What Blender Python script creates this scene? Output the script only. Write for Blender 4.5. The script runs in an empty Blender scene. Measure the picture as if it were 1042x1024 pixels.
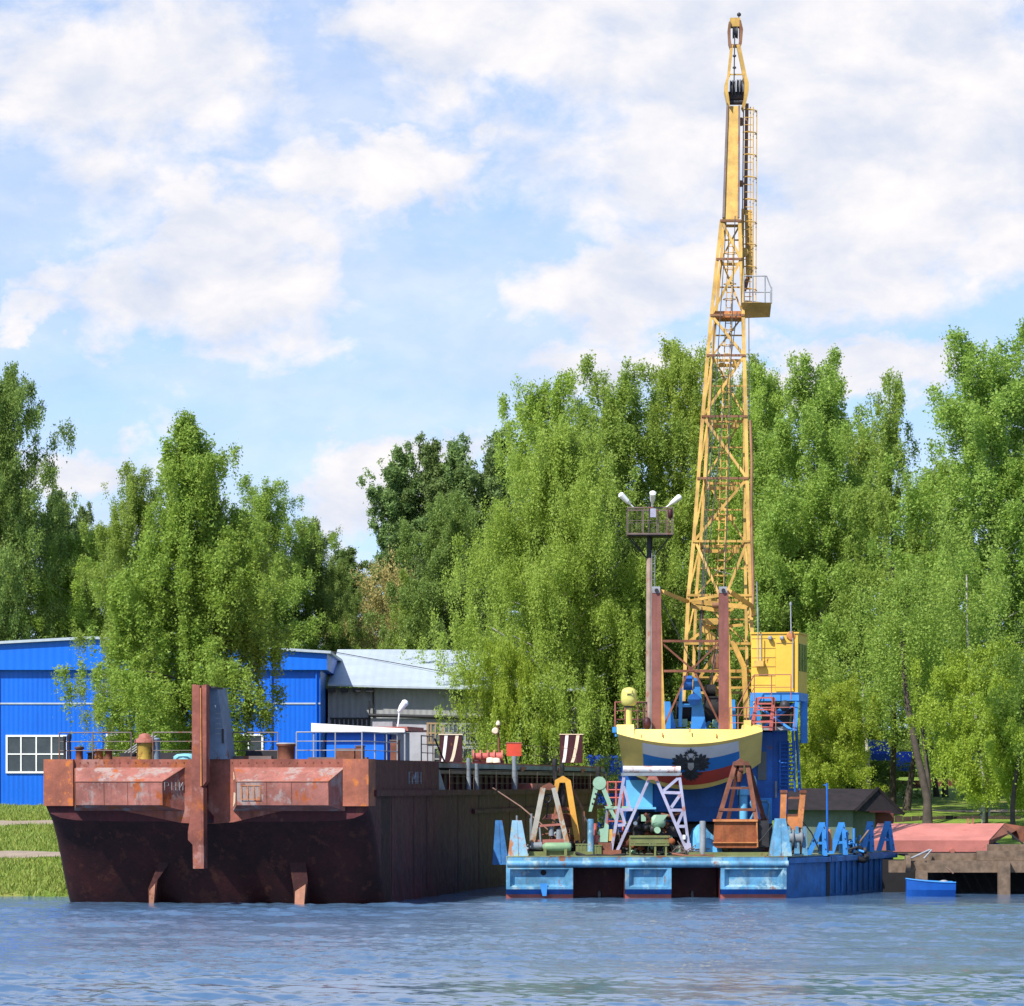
import bpy, math, random
import numpy as np
from mathutils import Vector, Matrix

random.seed(7)
R = math.radians
scene = bpy.context.scene
col = scene.collection
F, CX, HY, EYE = 3750.0, 521.0, 800.0, 5.0          # survey of the place: focal length, centre, eye level, eye height


def P(px, py, Y):
    return Vector(((px - CX) * Y / F, Y, EYE + (HY - py) * Y / F))


def k(Y):
    return Y / F


# ------------------------------------------------------------------ mesh builder
W = {}                                               # world matrix of every object built


class MB:
    def __init__(self):
        self.v, self.f, self.mi, self.sm = [], [], [], []

    def add(self, vs, fs, mi=0, smooth=False):
        b = len(self.v)
        self.v += [Vector(x) for x in vs]
        for f in fs:
            self.f.append([b + i for i in f]); self.mi.append(mi); self.sm.append(smooth)
        return self

    def box(self, lo, hi, yaw=0.0, mi=0, top=1.0, topy=None):
        lo, hi = Vector(lo), Vector(hi)
        c = (lo + hi) / 2
        h = (hi - lo) / 2
        M = Matrix.Rotation(yaw, 3, 'Z')
        vs = []
        for z, s, sy in ((-h.z, 1, 1), (h.z, top, top if topy is None else topy)):
            for x, y in ((-1, -1), (1, -1), (1, 1), (-1, 1)):
                vs.append(c + M @ Vector((x * h.x * s, y * h.y * sy, z)))
        return self.add(vs, [(3, 2, 1, 0), (4, 5, 6, 7), (0, 1, 5, 4), (1, 2, 6, 5), (2, 3, 7, 6), (3, 0, 4, 7)], mi)

    def bar(self, a, b, w, h=None, mi=0):
        a, b = Vector(a), Vector(b)
        j = 1 + random.uniform(-.03, .03)
        w *= j
        h = (h or w) * (1 + random.uniform(-.03, .03))
        d = (b - a).normalized()
        up = Vector((0, 1, 0)) if abs(d.y) < .9 else Vector((0, 0, 1))
        x = d.cross(up).normalized()
        y = x.cross(d).normalized()
        vs = []
        for p in (a, b):
            for sx, sy in ((-1, -1), (1, -1), (1, 1), (-1, 1)):
                vs.append(p + x * sx * w / 2 + y * sy * h / 2)
        return self.add(vs, [(3, 2, 1, 0), (4, 5, 6, 7), (0, 1, 5, 4), (1, 2, 6, 5), (2, 3, 7, 6), (3, 0, 4, 7)], mi)

    def tube(self, a, b, r, r2=None, n=10, mi=0, caps=True):
        a, b = Vector(a), Vector(b)
        r2 = r if r2 is None else r2
        d = (b - a).normalized()
        up = Vector((0, 0, 1)) if abs(d.z) < .9 else Vector((1, 0, 0))
        x = d.cross(up).normalized()
        y = d.cross(x).normalized()
        vs = []
        for p, rr in ((a, r), (b, r2)):
            for i in range(n):
                t = 2 * math.pi * i / n
                vs.append(p + (x * math.cos(t) + y * math.sin(t)) * rr)
        self.add(vs, [(i, (i + 1) % n, n + (i + 1) % n, n + i) for i in range(n)], mi, True)
        if caps:
            self.add(vs, [tuple(range(n))[::-1], tuple(range(n, 2 * n))], mi)
        return self

    def path(self, pts, r, n=6, mi=0):
        for a, b in zip(pts[:-1], pts[1:]):
            self.tube(a, b, r, n=n, mi=mi)
        return self

    def lathe(self, c, prof, n=16, mi=0, axis='Z'):
        c = Vector(c)
        vs = []
        for r, z in prof:
            for i in range(n):
                t = 2 * math.pi * i / n
                p = Vector((r * math.cos(t), r * math.sin(t), z))
                if axis == 'Y':
                    p = Vector((p.x, p.z, p.y))
                elif axis == 'X':
                    p = Vector((p.z, p.x, p.y))
                vs.append(c + p)
        fs = []
        m = len(prof)
        for j in range(m - 1):
            for i in range(n):
                fs.append((j * n + i, j * n + (i + 1) % n, (j + 1) * n + (i + 1) % n, (j + 1) * n + i))
        self.add(vs, fs, mi, True)
        self.add(vs, [tuple(range(n))[::-1], tuple(range((m - 1) * n, m * n))], mi)
        return self

    def prism(self, pts, off, mi=0):
        pts = [Vector(p) for p in pts]
        off = Vector(off)
        n = len(pts)
        vs = pts + [p + off for p in pts]
        fs = [tuple(range(n)), tuple(range(n, 2 * n))[::-1]]
        fs += [(i, n + i, n + (i + 1) % n, (i + 1) % n) for i in range(n)]
        return self.add(vs, fs, mi)

    def torus(self, c, R_, r, axis, n=20, m=8, mi=0, a0=0.0, a1=2 * math.pi):
        c = Vector(c)
        ax = Vector(axis).normalized()
        x = ax.orthogonal().normalized()
        y = ax.cross(x)
        full = abs(a1 - a0 - 2 * math.pi) < 1e-3
        nn = n if full else n + 1
        vs = []
        for i in range(nn):
            t = a0 + (a1 - a0) * i / n
            d = x * math.cos(t) + y * math.sin(t)
            for j in range(m):
                q = 2 * math.pi * j / m
                vs.append(c + d * (R_ + r * math.cos(q)) + ax * r * math.sin(q))
        fs = []
        for i in range(n):
            i2 = (i + 1) % nn
            for j in range(m):
                fs.append((i * m + j, i2 * m + j, i2 * m + (j + 1) % m, i * m + (j + 1) % m))
        return self.add(vs, fs, mi, True)

    def loft(self, secs, mi=0, cap0=True, cap1=True, smooth=False):
        n = len(secs[0])
        vs = [p for s in secs for p in s]
        fs = []
        for i in range(len(secs) - 1):
            for j in range(n - 1):
                fs.append((i * n + j, i * n + j + 1, (i + 1) * n + j + 1, (i + 1) * n + j))
        self.add(vs, fs, mi, smooth)
        if cap0:
            self.add(secs[0], [tuple(range(n))])
        if cap1:
            self.add(secs[-1], [tuple(range(n))[::-1]])
        return self

    def build(self, name, mats, parent=None, origin=None, local=False, normals=True):
        me = bpy.data.meshes.new(name)
        if parent is not None:
            M = W[parent]
        else:
            M = Matrix.Translation(Vector(origin) if origin is not None else Vector((0, 0, 0)))
        Mi = Matrix.Identity(4) if local else M.inverted()
        me.from_pydata([Mi @ p for p in self.v], [], self.f)
        if not isinstance(mats, (list, tuple)):
            mats = [mats]
        for m in mats:
            me.materials.append(m)
        me.polygons.foreach_set('material_index', self.mi)
        me.polygons.foreach_set('use_smooth', self.sm)
        if normals:
            import bmesh
            bm = bmesh.new(); bm.from_mesh(me)
            bmesh.ops.recalc_face_normals(bm, faces=bm.faces[:])
            bm.to_mesh(me); bm.free()
        me.update()
        o = bpy.data.objects.new(name, me)
        col.objects.link(o)
        if parent is not None:
            o.parent = parent
        else:
            o.matrix_world = M
        W[o] = M.copy()
        return o


def tag(o, label=None, cat=None, group=None, kind=None):
    if label: o['label'] = label
    if cat: o['category'] = cat
    if group: o['group'] = group
    if kind: o['kind'] = kind
    return o


def thing(name, loc, label, cat, group=None, yaw=0.0):
    o = bpy.data.objects.new(name, None)
    o.empty_display_size = .3
    col.objects.link(o)
    o.location = loc
    o.rotation_euler = (0, 0, yaw)
    W[o] = Matrix.Translation(Vector(loc)) @ Matrix.Rotation(yaw, 4, 'Z')
    return tag(o, label, cat, group)


def copy_tree(o, parent=None):
    c = o.copy(); col.objects.link(c)
    if parent is not None:
        c.parent = parent
    for ch in list(o.children):
        copy_tree(ch, c)
    return c


# ------------------------------------------------------------------ materials
def nd(nt, t, **kw):
    n = nt.nodes.new(t)
    for a, b in kw.items():
        setattr(n, a, b)
    return n


def mix_rgb(nt, fac, a, b):
    n = nd(nt, 'ShaderNodeMix', data_type='RGBA')
    for sock, val in ((n.inputs[0], fac), (n.inputs[6], a), (n.inputs[7], b)):
        if hasattr(val, 'is_linked') or hasattr(val, 'links'):
            nt.links.new(val, sock)
        elif isinstance(val, (int, float)):
            sock.default_value = val
        else:
            sock.default_value = (*val, 1)
    return n.outputs[2]


def noise(nt, vec, scale, detail=6, rough=.6, dist=0.0):
    n = nd(nt, 'ShaderNodeTexNoise')
    n.inputs['Scale'].default_value = scale
    n.inputs['Detail'].default_value = detail
    n.inputs['Roughness'].default_value = rough
    n.inputs['Distortion'].default_value = dist
    if vec is not None:
        nt.links.new(vec, n.inputs['Vector'])
    return n.outputs['Fac']


def ramp(nt, fac, lo, hi):
    n = nd(nt, 'ShaderNodeMapRange', interpolation_type='SMOOTHSTEP')
    n.inputs['From Min'].default_value = lo
    n.inputs['From Max'].default_value = hi
    nt.links.new(fac, n.inputs['Value'])
    return n.outputs['Result']


def mapping(nt, vec, scale=(1, 1, 1), loc=(0, 0, 0), rot=(0, 0, 0)):
    n = nd(nt, 'ShaderNodeMapping')
    n.inputs['Scale'].default_value = scale
    n.inputs['Location'].default_value = loc
    n.inputs['Rotation'].default_value = rot
    nt.links.new(vec, n.inputs['Vector'])
    return n.outputs['Vector']


def math_(nt, op, a, b=None, c=None, clamp=False):
    n = nd(nt, 'ShaderNodeMath', operation=op, use_clamp=clamp)
    for i, v in enumerate((a, b, c)):
        if v is None: continue
        if isinstance(v, (int, float)): n.inputs[i].default_value = v
        else: nt.links.new(v, n.inputs[i])
    return n.outputs[0]


MATS = {}


def paint(name, c, rough=.55, metal=0.0, var=.35, scale=.9, rust=0.0, rustc=(.17, .055, .022), rscale=1.6,
          streak=0.0, streakc=(.08, .035, .02), bump=.15, corr=None, second=None, second_amt=0.0, lift=0.0, dent=0.0):
    """weathered paint: tone drift, rust patches, vertical streaks, optional corrugation"""
    if name in MATS:
        return MATS[name]
    m = bpy.data.materials.new(name)
    m.use_nodes = True
    nt = m.node_tree
    bs = nt.nodes['Principled BSDF']
    tc = nd(nt, 'ShaderNodeTexCoord').outputs['Object']
    dark = tuple(x * (1 - var) for x in c)
    light = tuple(min(1, x * (1 + var * .55) + lift) for x in c)
    n1 = noise(nt, tc, scale, 8, .65)
    out = mix_rgb(nt, ramp(nt, n1, .3, .7), dark, light)
    n1b = noise(nt, mapping(nt, tc, (1, 1, 1), (7, 3, 1)), scale * 9, 4, .7)
    out = mix_rgb(nt, math_(nt, 'MULTIPLY', ramp(nt, n1b, .45, .75), .35), out, dark)
    if second:
        n3 = noise(nt, mapping(nt, tc, (1, 1, .8), (3, 11, 5)), scale * 1.3, 9, .68)
        out = mix_rgb(nt, ramp(nt, n3, .62 - second_amt, .70 - second_amt), out, second)
    if streak:
        n4 = noise(nt, mapping(nt, tc, (3.2, 3.2, .22)), 1.3, 6, .65)
        out = mix_rgb(nt, math_(nt, 'MULTIPLY', ramp(nt, n4, .5, .72), streak), out, streakc)
    rm = None
    if rust:
        n2 = noise(nt, mapping(nt, tc, (1, 1, .7), (13, 4, 9)), rscale, 10, .72)
        th = .67 - rust * .36
        rm = ramp(nt, n2, th, th + .07)
        n5 = noise(nt, tc, 7, 5, .6)
        rc = mix_rgb(nt, n5, tuple(x * .55 for x in rustc), tuple(min(1, x * 1.6) for x in rustc))
        out = mix_rgb(nt, rm, out, rc)
    nt.links.new(out, bs.inputs['Base Color'])
    bs.inputs['Metallic'].default_value = metal
    r = math_(nt, 'MULTIPLY_ADD', n1b, .3, rough - .15)
    nt.links.new(r, bs.inputs['Roughness'])
    bs.inputs['Specular IOR Level'].default_value = .35
    h = noise(nt, tc, 5, 6, .7)
    bp = nd(nt, 'ShaderNodeBump')
    bp.inputs['Strength'].default_value = bump
    bp.inputs['Distance'].default_value = .05
    nt.links.new(h, bp.inputs['Height'])
    last = bp
    if dent:      # buckled plating
        b3 = nd(nt, 'ShaderNodeBump')
        b3.inputs['Strength'].default_value = dent
        b3.inputs['Distance'].default_value = .16
        nt.links.new(noise(nt, tc, 1.15, 2, .45), b3.inputs['Height'])
        nt.links.new(bp.outputs[0], b3.inputs['Normal'])
        last = b3
    if corr:
        axis, period, depth = corr
        sep = nd(nt, 'ShaderNodeSeparateXYZ')
        nt.links.new(tc, sep.inputs[0])
        s = math_(nt, 'SINE', math_(nt, 'MULTIPLY', sep.outputs[axis], 2 * math.pi / period))
        b2 = nd(nt, 'ShaderNodeBump')
        b2.inputs['Strength'].default_value = 1
        b2.inputs['Distance'].default_value = depth
        nt.links.new(s, b2.inputs['Height'])
        nt.links.new(bp.outputs[0], b2.inputs['Normal'])
        last = b2
    nt.links.new(last.outputs[0], bs.inputs['Normal'])
    MATS[name] = m
    return m


M = {}
M['barge_red'] = paint('barge_red_primer', (.26, .08, .055), rough=.7, var=.45, scale=.5, rust=.30, rustc=(.27, .075, .022), rscale=.9,
                       streak=.55, streakc=(.09, .03, .024), second=(.30, .14, .115), second_amt=.09, bump=.3, dent=.55)
M['barge_side'] = paint('barge_side_paint', (.072, .009, .013), rough=.65, var=.4, scale=.45, rust=.25, rustc=(.095, .024, .016), rscale=.8,
                        streak=.6, streakc=(.03, .006, .008), bump=.3, dent=.7)
M['barge_bottom'] = paint('barge_bottom_paint', (.040, .0065, .006), rough=.72, var=.55, scale=.6, rust=.35, rustc=(.06, .016, .009), streak=.5,
                          streakc=(.018, .005, .005), bump=.35)  # base darkened to stand in for the deep shade of the stern recess
M['pod'] = paint('stern_fender_paint', (.31, .115, .09), rough=.7, var=.4, scale=.7, rust=.33, rustc=(.30, .075, .022), rscale=1.0,
                 streak=.5, streakc=(.12, .05, .045), second=(.30, .22, .20), second_amt=.11, bump=.3, dent=.55)
M['maroon'] = paint('dark_maroon_paint', (.045, .009, .014), var=.3, rust=.15, streak=.3)
M['roof_red'] = paint('faded_red_deck', (.36, .11, .085), var=.35, rust=.2, rustc=(.15, .07, .05))
M['winch_red'] = paint('winch_red', (.50, .12, .10), var=.3, rust=.15)
M['red_box'] = paint('bright_red_paint', (.62, .07, .035), var=.15, rust=.1)
M['white'] = paint('white_paint', (.78, .77, .74), rough=.5, var=.1, rust=.04)
M['cream'] = paint('cream_stripe', (.75, .62, .45), var=.15, rust=.12)
M['grey_steel'] = paint('grey_steel', (.22, .25, .28), var=.3, rust=.2, streak=.3)
M['tower_grey'] = paint('blue_grey_paint', (.17, .23, .31), var=.3, rust=.22, streak=.35, streakc=(.12, .07, .05))
M['rail'] = paint('rail_steel', (.16, .12, .11), var=.35, rust=.3)
M['rail_grey'] = paint('rail_grey', (.30, .31, .33), var=.3, rust=.25)
M['dark'] = paint('dark_steel', (.030, .029, .033), var=.4, rust=.15, rustc=(.09, .04, .025))
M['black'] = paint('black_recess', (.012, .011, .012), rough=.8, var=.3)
M['rust'] = paint('raw_rust', (.28, .085, .03), rough=.8, var=.45, scale=1.2, rust=.3, rustc=(.20, .05, .02), streak=.4)
M['rust_brown'] = paint('brown_rust', (.20, .075, .045), rough=.8, var=.45, scale=1.5, rust=.3)
M['rust_orange'] = paint('orange_rust', (.52, .20, .07), rough=.75, var=.35, scale=1.4, rust=.25, rustc=(.22, .07, .03))
M['rust_pink'] = paint('faded_red_lead', (.36, .13, .10), rough=.7, var=.35, scale=1.4, rust=.25, rustc=(.22, .07, .04))
M['yellow'] = paint('crane_yellow', (.53, .325, .08), rough=.55, var=.35, scale=.9, rust=.2, rustc=(.30, .14, .05), streak=.4, streakc=(.3, .14, .05))
M['yellow_cw'] = paint('counterweight_yellow', (.76, .56, .16), rough=.5, var=.12, rust=.05)
M['yellow_pale'] = paint('pale_yellow', (.56, .52, .14), rough=.5, var=.2, rust=.08)
M['cab_yellow'] = paint('cab_yellow', (.74, .44, .055), rough=.45, var=.12, rust=.05)
M['boom_brown'] = paint('boom_brown', (.25, .12, .06), var=.35, rust=.3)
M['blue_light'] = paint('pontoon_light_blue', (.10, .285, .46), rough=.55, var=.45, scale=.9, rust=.27, rustc=(.20, .09, .05), streak=.6,
                        streakc=(.10, .10, .10), second=(.24, .38, .45), second_amt=.10, dent=.5)
M['blue_side'] = paint('pontoon_side_blue', (.035, .16, .40), rough=.5, var=.35, scale=.8, rust=.2, rustc=(.12, .06, .05), streak=.5, streakc=(.05, .06, .10), dent=.6)
M['blue_deep'] = paint('machine_house_blue', (.012, .11, .42), rough=.5, var=.3, rust=.12, streak=.45, streakc=(.02, .05, .15))
M['blue_mid'] = paint('bright_blue_paint', (.04, .24, .62), rough=.5, var=.25, rust=.1)
M['boot_red'] = paint('boot_top_red', (.32, .08, .07), var=.35, rust=.2, streak=.5, streakc=(.2, .15, .12))
M['slot_red'] = paint('slot_dark_red', (.10, .018, .022), var=.4, rust=.2)
M['green'] = paint('machine_green', (.20, .34, .19), var=.25, rust=.15)
M['green_pale'] = paint('pale_green', (.28, .45, .32), var=.2, rust=.12)
M['olive'] = paint('olive_green', (.16, .18, .065), var=.25, rust=.25)
M['lilac_grey'] = paint('lilac_grey_paint', (.36, .355, .48), var=.25, rust=.30, rustc=(.34, .15, .12), rscale=2.4)
M['concrete'] = paint('pole_concrete', (.34, .25, .21), rough=.85, var=.3, rust=.2, rustc=(.25, .12, .09), streak=.3)
M['hall_blue'] = paint('hall_blue_cladding', (.004, .125, .66), rough=.45, var=.10, scale=.25, corr=(0, .3, .006), bump=.03, streak=.3, streakc=(.002, .06, .36))
M['hall_blue2'] = paint('hall_blue_fascia', (.004, .135, .68), rough=.45, var=.08, scale=.25, corr=(0, .5, .006), bump=.03)
M['trim_white'] = paint('white_trim', (.78, .78, .78), var=.08)
M['roof_metal'] = paint('zinc_roof', (.40, .46, .53), rough=.5, metal=0, var=.12, scale=.3, corr=(0, .6, .005), bump=.03)
M['shed_grey'] = paint('grey_cladding', (.31, .32, .32), rough=.7, var=.15, scale=.4, corr=(0, .4, .012), streak=.25, streakc=(.2, .18, .16))
M['shed_wall'] = paint('lavender_wall', (.40, .40, .46), rough=.8, var=.15)
M['brickish'] = paint('tan_panel', (.34, .24, .15), rough=.8, var=.25)
M['pane'] = paint('dark_glass', (.05, .06, .07), rough=.12, var=.3, bump=.02)
M['pane_light'] = paint('grey_glass', (.10, .13, .14), rough=.15, var=.4, bump=.02)
M['wood'] = paint('weathered_timber', (.18, .125, .085), rough=.85, var=.45, scale=2.5, streak=.3, streakc=(.1, .07, .05))
M['wood_dark'] = paint('dark_timber', (.06, .04, .03), rough=.9, var=.4)
M['pink'] = paint('faded_pink_steel', (.50, .18, .15), rough=.6, var=.22, scale=.6, rust=.12, second=(.42, .12, .10), second_amt=.02)
M['hut_green'] = paint('hut_green_wall', (.12, .17, .145), rough=.85, var=.25, streak=.3, streakc=(.1, .13, .1))
M['hut_roof'] = paint('hut_dark_roof', (.018, .013, .015), rough=.85, var=.4, scale=2, rust=.1, rustc=(.06, .03, .03))
M['brick_red'] = paint('hut_red_brick', (.13, .04, .035), rough=.85, var=.3, scale=3)
M['boat_blue'] = paint('boat_blue', (.008, .085, .38), rough=.4, var=.2)
M['tarp'] = paint('tarp_blue', (.10, .36, .62), rough=.6, var=.2, bump=.6)
M['awning'] = paint('awning_blue', (.015, .08, .62), rough=.6, var=.2)
M['rubber'] = paint('tyre_rubber', (.018, .018, .02), rough=.85, var=.3)
M['rope'] = paint('rope_brown', (.22, .13, .10), rough=.9, var=.3)
M['lamp_white'] = paint('lamp_white', (.82, .83, .84), rough=.35, var=.06)
M['flag_white'] = paint('flag_white', (.66, .68, .70), rough=.55, var=.08)
M['flag_blue'] = paint('flag_blue', (.02, .20, .58), rough=.5, var=.1)
M['flag_red'] = paint('flag_red', (.46, .055, .04), rough=.5, var=.12)
M['emblem'] = paint('emblem_grey', (.045, .055, .065), rough=.6, var=.6, scale=6)
M['emblem_light'] = paint('emblem_light', (.50, .50, .47), rough=.6, var=.3, scale=6)
M['cable'] = paint('steel_cable', (.05, .05, .055), rough=.5, var=.2)
M['path'] = paint('path_paving', (.30, .235, .18), rough=.9, var=.18, scale=1.2)


def leaf_mat(name, c1, c2, trans=.35):
    m = bpy.data.materials.new(name)
    m.use_nodes = True
    nt = m.node_tree
    nt.nodes.remove(nt.nodes['Principled BSDF'])
    g = nd(nt, 'ShaderNodeNewGeometry')
    oi = nd(nt, 'ShaderNodeObjectInfo')
    c = mix_rgb(nt, g.outputs['Random Per Island'], c1, c2)
    hs = nd(nt, 'ShaderNodeHueSaturation')
    nt.links.new(c, hs.inputs['Color'])
    nt.links.new(math_(nt, 'MULTIPLY_ADD', oi.outputs['Random'], .022, .487), hs.inputs['Hue'])
    nt.links.new(math_(nt, 'MULTIPLY_ADD', oi.outputs['Random'], .25, .88), hs.inputs['Value'])
    d = nd(nt, 'ShaderNodeBsdfPrincipled')
    d.inputs['Roughness'].default_value = .55
    d.inputs['Specular IOR Level'].default_value = .25
    t = nd(nt, 'ShaderNodeBsdfTranslucent')
    nt.links.new(hs.outputs[0], d.inputs['Base Color'])
    tcol = mix_rgb(nt, .5, hs.outputs[0], (c2[0] * 1.5, c2[1] * 1.45, c2[2]))
    nt.links.new(tcol, t.inputs['Color'])
    mx = nd(nt, 'ShaderNodeMixShader')
    mx.inputs[0].default_value = trans
    nt.links.new(d.outputs[0], mx.inputs[1]); nt.links.new(t.outputs[0], mx.inputs[2])
    nt.links.new(mx.outputs[0], nt.nodes['Material Output'].inputs['Surface'])
    return m


L = {}
L['birch'] = leaf_mat('leaves_birch', (.175, .29, .045), (.325, .43, .095), .45)
L['dark'] = leaf_mat('leaves_dark', (.12, .20, .04), (.22, .31, .075), .4)
L['bright'] = leaf_mat('leaves_bright', (.215, .325, .045), (.355, .45, .092), .46)
L['lime'] = leaf_mat('leaves_lime', (.24, .35, .032), (.38, .48, .075), .46)
L['mid'] = leaf_mat('leaves_mid', (.16, .26, .036), (.30, .40, .075), .44)
L['poplar'] = leaf_mat('leaves_poplar', (.115, .185, .055), (.20, .28, .09), .36)
L['tan'] = leaf_mat('leaves_tan', (.26, .22, .07), (.38, .31, .12), .3)


def bark(name, base, patch, amt):
    m = paint(name, base, rough=.9, var=.35, scale=2, second=patch, second_amt=amt, bump=.4)
    return m


BARK = bark('birch_bark', (.42, .40, .37), (.05, .045, .04), .10)
BARK_D = bark('dark_bark', (.075, .06, .05), (.28, .26, .24), -.04)


# ------------------------------------------------------------------ world, sun, camera
S = Vector((-.42, -.50, .76)).normalized()
el = math.asin(S.z)
az = math.atan2(S.x, S.y)
world = bpy.data.worlds.new('World')
scene.world = world
world.use_nodes = True
scene.cycles.diffuse_bounces = 6
nt = world.node_tree
bg = nt.nodes['Background']
bg.inputs['Strength'].default_value = .13
tc = nd(nt, 'ShaderNodeTexCoord').outputs['Generated']
sep = nd(nt, 'ShaderNodeSeparateXYZ'); nt.links.new(tc, sep.inputs[0])
sky = nd(nt, 'ShaderNodeTexSky', sky_type='NISHITA')
sky.sun_disc = False
sky.sun_elevation = el
sky.sun_rotation = az % (2 * math.pi)
sky.air_density = 1.0
sky.dust_density = .3
sky.ozone_density = 1.6
# lift the lookup a little so that the clear air near the horizon keeps its blue
lift = nd(nt, 'ShaderNodeVectorMath', operation='ADD')
nt.links.new(tc, lift.inputs[0]); lift.inputs[1].default_value = (0, 0, .10)
nrm = nd(nt, 'ShaderNodeVectorMath', operation='NORMALIZE')
nt.links.new(lift.outputs[0], nrm.inputs[0])
nt.links.new(nrm.outputs[0], sky.inputs[0])
ay = math_(nt, 'MAXIMUM', math_(nt, 'ABSOLUTE', sep.outputs[1]), .12)
u = math_(nt, 'DIVIDE', sep.outputs[0], ay)
v = math_(nt, 'DIVIDE', sep.outputs[2], ay)
cmb = nd(nt, 'ShaderNodeCombineXYZ')
nt.links.new(u, cmb.inputs[0]); nt.links.new(v, cmb.inputs[1])
uv = cmb.outputs[0]
clouds = [(130, 70, 170, 90, .85), (430, 490, 70, 40, .85), (70, 480, 90, 30, .8), (355, 510, 60, 40, .8), (610, 372, 70, 26, .8), (300, 330, 50, 40, .6), (850, 250, 160, 70, .9), (260, -320, 380, 170, .9), (820, -260, 420, 170, 1.0), (480, -760, 600, 240, .95), (1300, -500, 400, 300, .9), (-400, -200, 400, 200, .8), (110, 190, 130, 80, .55), (330, 240, 110, 60, .5), (60, 290, 60, 30, .6), (200, 240, 60, 50, .9), (560, 160, 90, 70, .5), (690, 150, 110, 110, .8), (420, 70, 120, 60, .55), (780, 60, 200, 110, 1.0), (950, 120, 140, 110, 1.0),  # bearing, height (in survey pixels), spread, weight
    (235, 275, 95, 75, 1.0), (150, 305, 75, 50, .8), (40, 322, 60, 18, .65), (250, 340, 70, 28, .6),
    (390, 170, 90, 42, .85), (470, 155, 45, 28, .6), (500, 20, 130, 65, .95), (620, 60, 110, 75, .75),
    (150, 110, 110, 75, .55), (20, 60, 70, 80, .3), (290, 50, 70, 50, .35), (860, 70, 190, 120, 1.0), (900, 210, 140, 80, .9),
    (640, 290, 105, 45, .95), (560, 310, 50, 22, .55), (760, 240, 90, 70, .8), (1010, 240, 70, 60, .8),
    (870, 372, 130, 30, .95), (790, 300, 60, 20, .5), (350, 480, 50, 24, .6), (300, 495, 40, 18, .5),
    (70, 495, 70, 20, .55), (590, 362, 50, 18, .5), (345, 560, 40, 24, .6), (200, 420, 160, 14, .25)]  # clouds above the view are unseen, added for pale highlights on the water
tot = None
wn = noise(nt, mapping(nt, uv, (1, 1.3, 1), (.7, .2, 0)), 42, 9, .62, .3)
wn2 = noise(nt, mapping(nt, uv, (1, 1.3, 1), (2.7, 1.2, 0)), 42, 9, .62, .3)
uw = math_(nt, 'ADD', u, math_(nt, 'MULTIPLY_ADD', wn, .05, -.025))
vw = math_(nt, 'ADD', v, math_(nt, 'MULTIPLY_ADD', wn2, .04, -.02))
for (px, py, rx, ry, w_) in clouds:
    du = math_(nt, 'MULTIPLY', math_(nt, 'SUBTRACT', uw, (px - CX) / F), F / rx)
    dv = math_(nt, 'MULTIPLY', math_(nt, 'SUBTRACT', vw, (HY - py) / F), F / ry)
    d2 = math_(nt, 'ADD', math_(nt, 'MULTIPLY', du, du), math_(nt, 'MULTIPLY', dv, dv))
    g = math_(nt, 'MULTIPLY', math_(nt, 'EXPONENT', math_(nt, 'MULTIPLY', d2, -.55)), w_)
    tot = g if tot is None else math_(nt, 'MAXIMUM', tot, g)
fb = noise(nt, mapping(nt, uv, (1, 1.5, 1), (.31, .12, 0)), 26, 10, .58, .2)
fb2 = noise(nt, mapping(nt, uv, (1, 2.4, 1), (5.3, 2.1, 0)), 9, 8, .6)
dens = math_(nt, 'ADD', math_(nt, 'MULTIPLY', tot, .85), math_(nt, 'MULTIPLY_ADD', fb, 1.0, -.5))
mask = ramp(nt, dens, .10, .60)
veil = math_(nt, 'MULTIPLY', ramp(nt, fb2, .2, .75), .6)
mask = math_(nt, 'MAXIMUM', mask, veil)
mask = math_(nt, 'MULTIPLY', mask, math_(nt, 'SUBTRACT', 1.0, ramp(nt, v, .5, .9)))   # clouds cut away overhead, out of view, to lower the ambient fill
# thick parts of a cloud are a little greyer than its thin sunlit rims
cs = noise(nt, mapping(nt, uv, (1, 1.6, 1), (9.3, 4.1, 0)), 30, 9, .6, .4)
fb3 = noise(nt, mapping(nt, uv, (1, 1.5, 1), (.31 - .007, .12 + .011, 0)), 26, 10, .58, .2)
relief = math_(nt, 'MULTIPLY_ADD', math_(nt, 'SUBTRACT', fb, fb3), 3.2, .5)
lit = math_(nt, 'ADD', math_(nt, 'MULTIPLY', ramp(nt, cs, .3, .7), .5), math_(nt, 'MULTIPLY', relief, .6), clamp=True)
ccol = mix_rgb(nt, lit, (3.45, 3.8, 4.6), (5.3, 5.1, 5.1))
hs = nd(nt, 'ShaderNodeHueSaturation')
hs.inputs['Saturation'].default_value = 1.0
hs.inputs['Value'].default_value = 1.0
nt.links.new(sky.outputs[0], hs.inputs['Color'])
SKYMUL = nd(nt, 'ShaderNodeMix', data_type='RGBA', blend_type='MULTIPLY')
SKYMUL.inputs[0].default_value = 1
SKYMUL.inputs[7].default_value = (.93, 1.01, 1.12, 1)
nt.links.new(hs.outputs[0], SKYMUL.inputs[6])
fin = mix_rgb(nt, mask, SKYMUL.outputs[2], ccol)
nt.links.new(fin, bg.inputs['Color'])

sun = bpy.data.lights.new('sun', 'SUN')
sun.energy = 4.8
sun.angle = R(.5)
sun.color = (1.0, .95, .86)
so = bpy.data.objects.new('sun', sun); col.objects.link(so)
so.rotation_euler = S.to_track_quat('Z', 'Y').to_euler()
so.location = (-60, 60, 90)

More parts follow.
